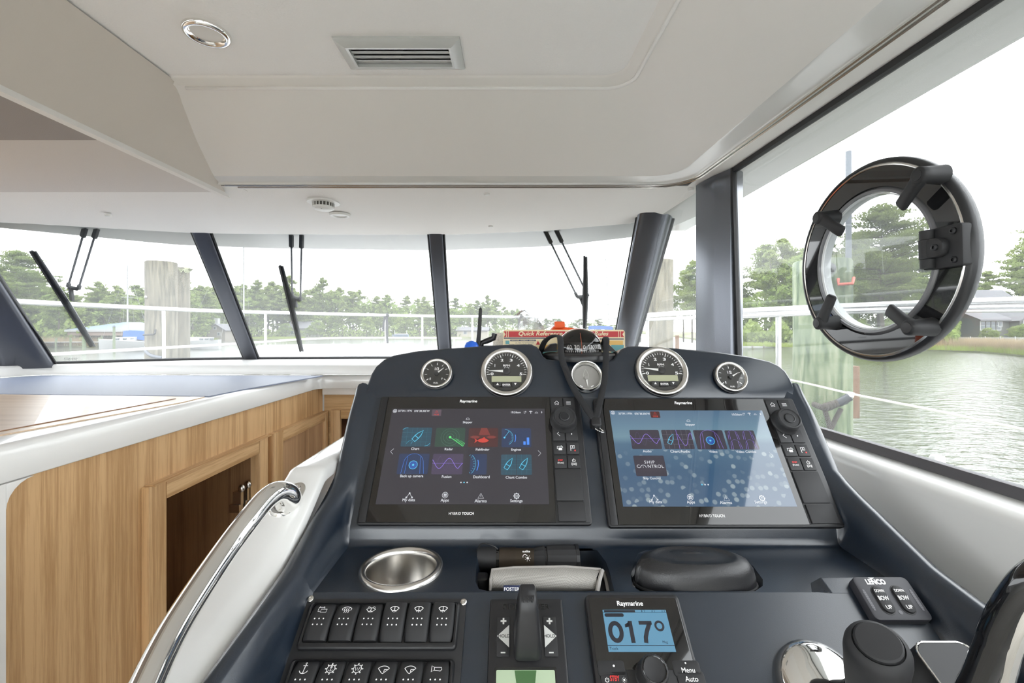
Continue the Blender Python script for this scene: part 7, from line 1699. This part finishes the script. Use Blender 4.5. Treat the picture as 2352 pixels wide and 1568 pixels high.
SKY1 = [(-500, 600), (-200, 590), (0, 600), (60, 612), (110, 650), (160, 668), (230, 660), (330, 655), (420, 648), (500, 658), (600, 652), (660, 645), (700, 668), (740, 650), (800, 664), (850, 672), (900, 676), (960, 684), (1000, 688), (1080, 684), (1150, 690), (1190, 702), (1225, 716), (1250, 738)]
gA = 'trees of the wooded far shore'
def far_label(px, kind):
    if px < 300: w = 'left of the pair of mooring piles'
    elif px < 575: w = 'between the mooring piles and the slim mullion'
    elif px < 800: w = 'around the middle wiper'
    elif px < 1010: w = 'just left of the centre mullion'
    else: w = 'behind the black antenna'
    return f'{kind} in the far wooded shore, {w}'
px = -330.0
while px < 1238:
    for row, (dk, dy) in enumerate(((1.06, 14), (1.15, 5), (1.28, 0))):
        d = shore_d(min(px, 1195)) * (dk + random.uniform(0, 0.07)); p2 = px + random.uniform(-10, 10)
        yt = interp(SKY1, p2) + dy + random.choice((0, 3, 8, 14, 22)) * (1.3 if row == 0 else 1)
        pr = random.choice(FAR_P[:3]) if random.random() < (0.5, 0.8, 0.9)[row] else random.choice(FAR_P[3:])
        pine = pr in FAR_P[:3]; Hn = 18.0 if pine else 12.0
        if not pine: yt += random.uniform(10, 34)
        plant(pr, p2, d, yt, far_label(p2, 'pine' if pine else 'broadleaf tree'), gA, 'pine_tree' if pine else 'broadleaf_tree', sx=random.uniform(1.1, 1.5), Hn=Hn)
    px += 23 if px > 150 else 36
for px, yt in ((666, 636), (741, 640), (592, 645), (420, 640), (225, 648), (975, 682), (1120, 680)):
    plant(random.choice(FAR_P[:3]), px, shore_d(px) * 1.12, yt, far_label(px, 'pine'), gA, Hn=18.0)
# distant low wood beyond the gap and trees seen right of the raked pillar
gB = 'distant low trees at the creek mouth'; lB = 'tiny distant tree at the creek mouth below the bow rail'
px = 1240
while px < 1480:
    plant(random.choice(FAR_P), px, 330 * random.uniform(0.9, 1.1), random.uniform(734, 742), lB, gB, 'far_tree', sx=2.4, base=WY + 0.4, Hn=15.0); px += 15
gC = 'trees seen beyond the quarter window'; lC = 'spindly tree seen between raked pillar and upright post'
for px, d, yt in ((1500, 105, 640), (1545, 98, 655), (1570, 90, 622), (1590, 84, 600), (1610, 82, 610)):
    plant(random.choice(MID_P[:2]), px, d, yt, lC, gC, 'thin_pine', sx=0.8)
SKY2 = [(1690, 615), (1730, 575), (1790, 552), (1830, 545), (1880, 528), (1930, 520), (1980, 545), (2060, 560), (2120, 560), (2180, 600), (2250, 585), (2300, 600), (2352, 560), (2450, 470), (2700, 430)]
gD = 'trees along the bank beyond the side window'; lD = 'bank tree beyond the helm side window'
px = 1655.0
while px < 2750:
    for row, dk in enumerate((1.06, 1.26)):
        d = shore_d(px) * (dk + random.uniform(0, 0.08)) + 6; p2 = px + random.uniform(-14, 14)
        if 2200 < p2 < 2420 and row == 0: continue
        if p2 > 2180: d = 112 + random.uniform(0, 18)
        pr = MID_P[2] if (row == 0 and random.random() < 0.5) else random.choice(MID_P[:2])
        Hn = 12.0 if pr is MID_P[2] else 18.0
        plant(pr, p2, d, interp(SKY2, p2) + random.choice((0, 6, 18, 34)) + (50 if Hn == 12 else 0), ('pine' if Hn == 18 else 'broadleaf tree') + (' on the bank between upright post and portlight' if p2 < 1840 else ' on the bank seen through or behind the portlight' if p2 < 2230 else ' behind the grey waterside house'), gD, 'pine_tree' if Hn == 18 else 'broadleaf_tree', sx=random.uniform(0.9, 1.25), Hn=Hn)
    px += 52
plant(BIG_P, 2032, 60, 474, 'tall broad pine framed inside the round portlight', None, 'pine_tree', sx=0.95)
plant(BIG_P, 40, 66, 578, 'large hazy pine rising above the port pillar', None, 'pine_tree', sx=1.0)
plant(BIG_P, 2440, 44, 490, 'dark pine cut by the frame edge above the grey house', None, 'pine_tree', sx=0.85)
for px, yt in ((655, 742), (705, 752), (728, 735)):
    plant(FAR_P[3], px, 145.5, yt, 'low tree half hiding the pale house behind the middle wiper', 'low trees before the pale house', 'broadleaf_tree', sx=1.3, Hn=12.0)
for px, d, yt in ((2268, 76, 752), (2285, 75, 757), (2330, 76, 748), (2350, 74, 742)):
    plant(MID_P[2], px, d, yt, 'low shrub against the wall of the grey waterside house', 'shrubs by the grey house', 'garden_shrub', sx=1.1, Hn=12.0, cat='shrub')
# shore scrub and reeds: nobody could count them
def scrub(name, label, segs, hgt, leaf, m, n, kind='bush', spread=6.0):
    rnd = random.Random(len(name)); vs, fs = [], []
    for _ in range(n):
        a, b, k0, k1 = rnd.choice(segs); px = rnd.uniform(a, b); d = shore_d(px) * rnd.uniform(k0, k1); x = (px - CX) * d / FPX; z = WY + 0.35
        if kind == 'bush':
            h = hgt * (0.5 + 0.5 * math.sin(px * 0.05) ** 2) * rnd.random() ** 0.7; s = leaf * rnd.uniform(0.6, 1.3); p = Vector((x, d, z + h))
            nn = Vector((rnd.gauss(0, 1), rnd.gauss(0, 1), rnd.gauss(0, 1))).normalized(); u = nn.orthogonal().normalized(); w = nn.cross(u); k = len(vs)
            vs += [tuple(p + u * s), tuple(p + w * s * 0.6), tuple(p - u * s), tuple(p - w * s * 0.6)]; fs.append((k, k + 1, k + 2, k + 3))
        else:
            h = hgt * rnd.uniform(0.55, 1.1); w = leaf * rnd.uniform(0.6, 1.3); l1, l2 = rnd.gauss(0, 0.18) * h, rnd.gauss(0, 0.18) * h; k = len(vs)
            vs += [(x - w, d, z - 0.2), (x + w, d, z - 0.2), (x + l1 + w * 0.3, d + l2, z + h)]; fs.append((k, k + 1, k + 2))
    me = bpy.data.meshes.new(name); me.from_pydata(vs, [], fs); me.materials.append(m); me.update()
    o = obj(name, me); tag(o, label, 'vegetation', None, 'stuff'); return o
scrub('undergrowth', 'dense green scrub along the wooded shores', [(-400, 1235, 1.03, 1.12), (1640, 2200, 1.03, 1.15), (1640, 2200, 1.2, 1.4)], 4.2, 0.40, M_LEAF, 16000)
def wood(name, label, a, b, tab, k0, k1, n, leaf, m, frac):
    rnd = random.Random(n); vs, fs = [], []
    for _ in range(n):
        px = rnd.uniform(a, b); d = shore_d(px) * rnd.uniform(k0, k1); x = (px - CX) * d / FPX; zt = EYE - (interp(tab, px) + 10 + 9 * math.sin(px * 0.11) + 6 * math.sin(px * 0.31) - HY) * d / FPX
        z = WY + 0.4 + (zt - WY) * frac * rnd.random() ** 0.8; s_ = leaf * rnd.uniform(0.6, 1.3); p = Vector((x, d, z))
        nn = Vector((rnd.gauss(0, 1), rnd.gauss(0, 1), rnd.gauss(0, 1))).normalized(); u = nn.orthogonal().normalized(); w = nn.cross(u); k = len(vs)
        vs += [tuple(p + u * s_), tuple(p + w * s_ * 0.6), tuple(p - u * s_), tuple(p - w * s_ * 0.6)]; fs.append((k, k + 1, k + 2, k + 3))
    me = bpy.data.meshes.new(name); me.from_pydata(vs, [], fs); me.materials.append(m); me.update()
    tag(obj(name, me), label, 'vegetation', None, 'stuff')
wood('foliage', 'tangled green foliage filling the far wood between the trunks', -420, 1232, SKY1, 1.14, 1.36, 34000, 0.55, M_LEAF, 0.80)
wood('foliage', 'tangled green foliage filling the wood beyond the side window', 1650, 2205, SKY2, 1.25, 1.5, 11000, 0.36, M_LEAF, 0.55)
scrub('reeds', 'tall tan marsh reeds beside the grey house', [(2150, 2700, 1.0, 1.16), (-100, 330, 1.0, 1.10), (2180, 2700, 1.0, 1.12)], 1.45, 0.035, leaf_mat('tan_reeds', (0.30, 0.24, 0.145), (0.42, 0.33, 0.23)), 26000, 'reed')
scrub('sedge', 'short yellow-green sedge at the foot of the reeds', [(2150, 2700, 0.985, 1.02), (1690, 2150, 0.99, 1.01), (420, 700, 0.99, 1.02)], 0.55, 0.04, leaf_mat('sedge_green', (0.20, 0.27, 0.06), (0.32, 0.38, 0.10)), 9000, 'reed')

# ------------------------------------------------------------------ houses, boats, docks
M_ROOFG = mat('grey_shingle', (0.105, 0.105, 0.113), 0.9, vary=(1.5, 0.15)); M_SIDE = mat('grey_siding', (0.085, 0.088, 0.08), 0.85); M_TRIMW = mat('house_white', (0.30, 0.305, 0.305), 0.6); M_PANEH = mat('house_pane', (0.05, 0.065, 0.075), 0.15); M_TANW = mat('tan_siding', (0.20, 0.18, 0.15), 0.85)
def hx_(px, py, d): return P(px, py, d)
def gable(parent, x0, x1, y0, y1, z0, z1, zr, mw, mr, axis='x', name='wall'):
    """walls with a pitched roof, ridge along the axis"""
    w = MB(); w.box(x0, x1, y0, y1, z0, z1)
    if axis == 'x':
        ym = (y0 + y1) / 2
        w.add([(x0, y0, z1), (x0, y1, z1), (x0, ym, zr)], [(0, 1, 2)]); w.add([(x1, y0, z1), (x1, y1, z1), (x1, ym, zr)], [(0, 1, 2)])
        r_ = MB(); o = 0.5
        for yy in (y0 - o, y1 + o): r_.add([(x0 - o, yy, z1 - 0.2), (x1 + o, yy, z1 - 0.2), (x1 + o, ym, zr + 0.1), (x0 - o, ym, zr + 0.1), (x0 - o, yy, z1 - 0.45), (x1 + o, yy, z1 - 0.45)], [(0, 1, 2, 3), (0, 1, 5, 4)])
    else:
        xm = (x0 + x1) / 2
        w.add([(x0, y0, z1), (x1, y0, z1), (xm, y0, zr)], [(0, 1, 2)]); w.add([(x0, y1, z1), (x1, y1, z1), (xm, y1, zr)], [(0, 1, 2)])
        r_ = MB(); o = 0.5
        for xx in (x0 - o, x1 + o): r_.add([(xx, y0 - o, z1 - 0.2), (xx, y1 + o, z1 - 0.2), (xm, y1 + o, zr + 0.1), (xm, y0 - o, zr + 0.1), (xx, y0 - o, z1 - 0.45), (xm, y0 - o, zr - 0.15)], [(0, 1, 2, 3), (0, 3, 5, 4)])
    w.build(name, mw, parent); r_.build('roof', mr, parent)
def hwin(parent, xa, xb, za, zb, y, nx=1, nz=1):
    f = MB().box(xa - 0.15, xb + 0.15, y - 0.06, y - 0.01, za - 0.15, zb + 0.15).build('window', M_TRIMW, parent)
    for i in range(nx):
        for j in range(nz):
            MB().box(xa + (xb - xa) * i / nx + 0.05, xa + (xb - xa) * (i + 1) / nx - 0.05, y - 0.10, y - 0.061, za + (zb - za) * j / nz + 0.05, za + (zb - za) * (j + 1) / nz - 0.05).build('pane', M_PANEH, f)
# big grey house on the bank
dH = 82.0
A = P(2262, 783, dH); hs_ = thing('house', 'grey shingled waterside house with a bank of white windows', 'house', TR(A.x, A.y, A.z))
s = dH / FPX
gable(hs_, (2248 - 2262) * s, (2420 - 2262) * s, 3, 15, -0.6, (783 - 716) * s, (783 - 657) * s, M_SIDE, M_ROOFG, 'x')
gable(hs_, (2226 - 2262) * s, (2290 - 2262) * s, -2.0, 6, -0.6, (783 - 732) * s, (783 - 712) * s, M_SIDE, M_ROOFG, 'x', 'bay_wall')
gable(hs_, (2292 - 2262) * s, (2430 - 2262) * s, -3.5, 6, -0.6, (783 - 735) * s, (783 - 690) * s, M_SIDE, M_ROOFG, 'y', 'wing_wall')
for i in range(4): hwin(hs_, (2226 + 11.5 * i - 2262) * s, (2235.5 + 11.5 * i - 2262) * s, (783 - 757) * s, (783 - 739) * s, -2.0, 1, 2)
hwin(hs_, (2266 - 2262) * s, (2272 - 2262) * s, (783 - 749) * s, (783 - 739) * s, -2.05); hwin(hs_, (2301 - 2262) * s, (2308 - 2262) * s, (783 - 756) * s, (783 - 737) * s, -3.5, 1, 2)
dm = MB(); xm = (2299 - 2262) * s; zz = (783 - 687) * s
dm.add([(xm - 0.8, 4.6, zz), (xm + 0.8, 4.6, zz), (xm, 4.6, zz + 1.0), (xm - 0.8, 8, zz), (xm + 0.8, 8, zz), (xm, 8, zz + 1.0)], [(0, 1, 2), (0, 2, 5, 3), (1, 4, 5, 2)]); dm.build('dormer', M_TRIMW, hs_)
fc_ = thing('picket_fence', 'low white picket fence behind the reeds', 'fence', TR(*P(2200, 783, 70)))
s = 70 / FPX
for k in range(9): MB().box((2090 + 34.5 * k - 2200) * s - 0.07, (2090 + 34.5 * k - 2200) * s + 0.07, -0.07, 0.07, -0.8, 0.72).build('post', M_TRIMW, fc_)
for zz in (0.45, 0.02): MB().box((2060 - 2200) * s, (2375 - 2200) * s, 0.03, 0.07, zz, zz + 0.09).build('rail', M_TRIMW, fc_)
pic = MB()
for k in range(150): pic.box((2060 - 2200) * s + 0.14 * k, (2060 - 2200) * s + 0.14 * k + 0.05, 0.0, 0.03, -0.6, 0.55)
pic = pic.build('pickets', M_TRIMW, fc_); pic['kind'] = 'stuff'
# gabled house between mullion and piles; white porch; house in the trees; low pale building
def small_house(label, pxc, ybase, d, pxw, ywall, yridge, mw, axis, wins=()):
    A = P(pxc, ybase, d); s = d / FPX; h = thing('house', label, 'house', TR(*A))
    gable(h, -pxw / 2 * s, pxw / 2 * s, 0, 8, -1.5, (ybase - ywall) * s, (ybase - yridge) * s, mw, M_ROOFG, axis)
    for a, b, c, e in wins: hwin(h, (a - pxc) * s, (b - pxc) * s, (ybase - c) * s, (ybase - e) * s, 0.0)
    return h
h2 = small_house('small grey gabled house with a white chimney beside the slim mullion', 497, 776, 118, 40, 757, 744, M_TANW, 'y', ((491, 496, 756, 750), (500, 505, 770, 764)))
MB().box(-2.6, -1.6, 3, 4, 2, 5.2).build('chimney', M_TRIMW, h2)
small_house('pale house half hidden in trees behind the middle wiper', 690, 777, 150, 62, 752, 738, mat('sage_siding', (0.17, 0.18, 0.15), 0.85), 'x', ((668, 674, 768, 760), (700, 706, 768, 760)))
small_house('low cream building under the trees near the antenna', 1085, 770, 160, 70, 757, 751, mat('cream_siding', (0.28, 0.255, 0.20), 0.8), 'x', ((1065, 1072, 767, 760), (1095, 1102, 767, 760)))
h5 = small_house('white two-storey porch house behind the port pillar', 82, 772, 88, 40, 741, 736, M_TRIMW, 'x', ())
for k in range(3): MB().box(-1.5 + k * 1.5, -1.3 + k * 1.5, -1.8, -1.6, -1.0, 2.6).build('porch_post', M_TRIMW, h5)
MB().box(-1.7, 1.9, -1.9, 0, 0.9, 1.1).build('porch_deck', M_TRIMW, h5); MB().box(-1.7, 1.9, -1.9, 0, 2.5, 2.7).build('porch_roof', M_TRIMW, h5)
# boathouse with a blue hipped roof
dB = 78.0; s = dB / FPX; A = P(280, 795, dB)
bh = thing('boathouse', 'open boathouse on posts with a pale blue hipped roof', 'boathouse', TR(A.x, A.y, WY))
zf = lambda y: EYE - (y - HY) * s - WY
x0_, x1_ = (148 - 280) * s, (402 - 280) * s
rf = MB(); e, rg = zf(757), zf(738.5); yb = 11.0
rf.add([(x0_, 0, e), (x1_ - 5, 0, e), (x1_ - 5, yb, e), (x0_, yb, e), (x0_ + 5.5, yb / 2, rg), (x1_ - 10.5, yb / 2, rg)], [(0, 1, 5, 4), (1, 2, 5), (2, 3, 4, 5), (3, 0, 4)])
rf.build('roof', mat('pale_blue_roof', (0.135, 0.185, 0.245), 0.5), bh)
MB().box(x0_, x1_ - 5, -0.05, 0.05, e - 0.35, e).build('fascia_board', M_TRIMW, bh); MB().box(x0_ + 0.3, x1_ - 5.3, 0.2, 0.5, e - 1.0, e - 0.35).build('beam', mat('brown_beam', (0.20, 0.15, 0.12), 0.8), bh)
for k in range(6):
    for yy in (0.4, yb - 0.4):
        MB().tube([(x0_ + 1.4 + k * 2.35, yy, -0.5), (x0_ + 1.4 + k * 2.35, yy, e - 0.4)], 0.19, 8).build('post', M_PILEGR, bh)
dkk = thing('dock', 'low grey timber dock in front of the boathouse', 'dock', TR(A.x - 6, A.y - 4, WY))
for k in range(22): MB().box(-5 + k * 0.8, -5 + k * 0.8 + 0.74, -1.2, 1.2, 0.75, 0.86).build('plank', mat('dock_grey', (0.19, 0.185, 0.17), 0.9) if k == 0 else bpy.data.materials['dock_grey'], dkk)
for k in range(8):
    for yy in (-1.2, 1.2): MB().tube([(-4.8 + k * 2.35, yy, -0.5), (-4.8 + k * 2.35, yy, 1.5)], 0.14, 8).build('post', M_PILEGR, dkk)
for px, yt, d, nm in ((192, 752, 58, 'green-grey dock pile with a dark conical cap before the boathouse'), (262, 751, 56, 'green-grey dock pile with a dark conical cap beside the sailboat bow')):
    t, *_q = piling('dock_pile', nm, px - 2.6, px + 2.6, yt, d, M_PILEGR)
    MB().lathe([(0.17, _q[3]), (0.18, _q[3] + 0.05), (0.01, _q[3] + 0.24)], 12, cap1=True).build('cap', mat('dark_cap', (0.05, 0.06, 0.08), 0.6), t)
# sailboats
def sailboat(label, pxb, pxs, yw, d, mastpx, ytop, cover, coverpx, hullh=1.1, name='sailboat', lean=0.0):
    s = d / FPX; t = thing(name, label, 'sailboat', TR((mastpx - CX) * s, d, WY))
    xb, xs = (pxb - mastpx) * s, (pxs - mastpx) * s; secs = []
    for k in range(11):
        f = k / 10; x = xb + (xs - xb) * f; bw = 1.5 * math.sin(math.pi * (0.06 + 0.62 * f)) ** 0.8; h = hullh * (1.12 - 0.22 * f)
        secs.append([(x, -bw, h), (x, -bw * 0.82, 0.3 * h), (x, -bw * 0.45, -0.25), (x, bw * 0.45, -0.25), (x, bw * 0.82, 0.3 * h), (x, bw, h)])
    MB().loft(secs, True, True, True).build('hull', M_TRIMW, t, sharp=50)
    c0, c1 = xb + (xs - xb) * 0.30, xb + (xs - xb) * 0.78
    cbm = MB(); cbm.loft([[(c0, -0.9, hullh * 0.98), (c1, -1.1, hullh * 0.95), (c1, 1.1, hullh * 0.95), (c0, 0.9, hullh * 0.98)], [(c0 + 0.3, -0.7, hullh + 0.45), (c1, -0.9, hullh + 0.5), (c1, 0.9, hullh + 0.5), (c0 + 0.3, 0.7, hullh + 0.45)]], True, False, True); cbm.build('cabin', M_TRIMW, t, bevel=0.05)
    for k in range(3): MB().box(c0 + 0.7 + k * (c1 - c0) / 3.2, c0 + 1.2 + k * (c1 - c0) / 3.2, -1.0, -0.85, hullh + 0.12, hullh + 0.32).build('port', M_PANEH, t)
    mh = EYE - (ytop - HY) * s - WY
    MB().tube([(0, 0, hullh), (lean, 0, mh)], [0.11, 0.07], 8).build('mast', M_TRIMW, t)
    MB().tube([(-0.9, 0, mh * 0.62), (0.9, 0, mh * 0.62)], 0.035, 6).build('spreader', M_TRIMW, t)
    for xe in (xb + 0.1, xs - 0.1): MB().tube([(lean, 0, mh * 0.98), (xe, 0, hullh)], 0.016, 4).build('stay', M_TRIMW, t)
    for ye in (-1.3, 1.3): MB().tube([(lean, 0, mh * 0.9), (0.2, ye, hullh)], 0.014, 4).build('shroud', M_TRIMW, t)
    ca, cb2 = (coverpx[0] - mastpx) * s, (coverpx[1] - mastpx) * s; za, zb = EYE - (coverpx[2] - HY) * s - WY, EYE - (coverpx[3] - HY) * s - WY
    cm2 = MB(); cm2.loft([[(x, -0.55 * w, zb + dz), (x, -0.35 * w, za + dz), (x, 0.35 * w, za + dz), (x, 0.55 * w, zb + dz)] for x, w, dz in ((ca, 0.8, 0), (ca * 0.7 + cb2 * 0.3, 1.1, 0.1), (ca * 0.3 + cb2 * 0.7, 1.1, 0.05), (cb2, 0.7, -0.1))], True, True, True); cm2.build('cover', cover, t, sharp=50)
    return t
M_BLUEC = mat('blue_canvas', (0.010, 0.075, 0.30), 0.7)
sailboat('white sailboat with a bright blue canvas cover by the boathouse', 232, 348, 803, 62, 293, 608, M_BLUEC, (287, 342, 760, 780), 1.35)
sailboat('white sailboat stern beyond the split pile with slanting stays', 505, 425, 800, 66, 560, 480, M_BLUEC, (430, 470, 777, 785), 1.25)
sailboat('distant sailboat with a blue boom cover beside the raked pillar', 1330, 1470, 767, 112, 1400, 570, M_BLUEC, (1352, 1407, 749, 757), 1.1, lean=-1.0)
# boat on a lift and small docks on the far shore
bt3 = thing('motorboat', 'pale blue covered motorboat on a lift by the far shore', 'boat', TR(*P(920, 778, 140)))
secs = [[(x, -1.1 * w, 1.35), (x, -0.5 * w, 0.5), (x, 0.5 * w, 0.5), (x, 1.1 * w, 1.35)] for x, w in ((-2.6, 0.15), (-1.2, 0.8), (0.6, 1.0), (2.4, 0.9))]
MB().loft(secs, True, True, True).build('hull', mat('pale_blue_hull', (0.16, 0.21, 0.28), 0.4), bt3)
MB().box(-1.6, 2.2, -0.9, 0.9, 1.35, 1.6).build('cover', M_TRIMW, bt3, bevel=0.1)
for x in (-1.8, 1.9): MB().tube([(x, 0, -0.5), (x, 0, 2.6)], 0.10, 8).build('lift_post', M_TRIMW, bt3)
dk2 = thing('dock', 'long pale dock below the treeline in the middle pane', 'dock', TR(*P(870, 777, 138)))
MB().box(-22, 16, -0.7, 0.7, -0.1, 0.25).build('deck', mat('pale_dock', (0.26, 0.255, 0.24), 0.8), dk2)
for k in range(12): MB().tube([(-21 + k * 3.2, -0.7, -1.2), (-21 + k * 3.2, -0.7, 0.9)], 0.12, 6).build('post', M_PILEG, dk2)
dk3 = thing('dock', 'white bulkhead dock under the trees beyond the side window', 'dock', TR(*P(1740, 800, 72)))
MB().box(-8, 12, -0.15, 0.15, -0.4, 0.35).build('bulkhead', M_TRIMW, dk3)
for k in range(12): MB().box(-8 + k * 1.75, -7.8 + k * 1.75, -0.3, -0.15, -0.4, 0.5).build('post', M_PILEG, dk3)
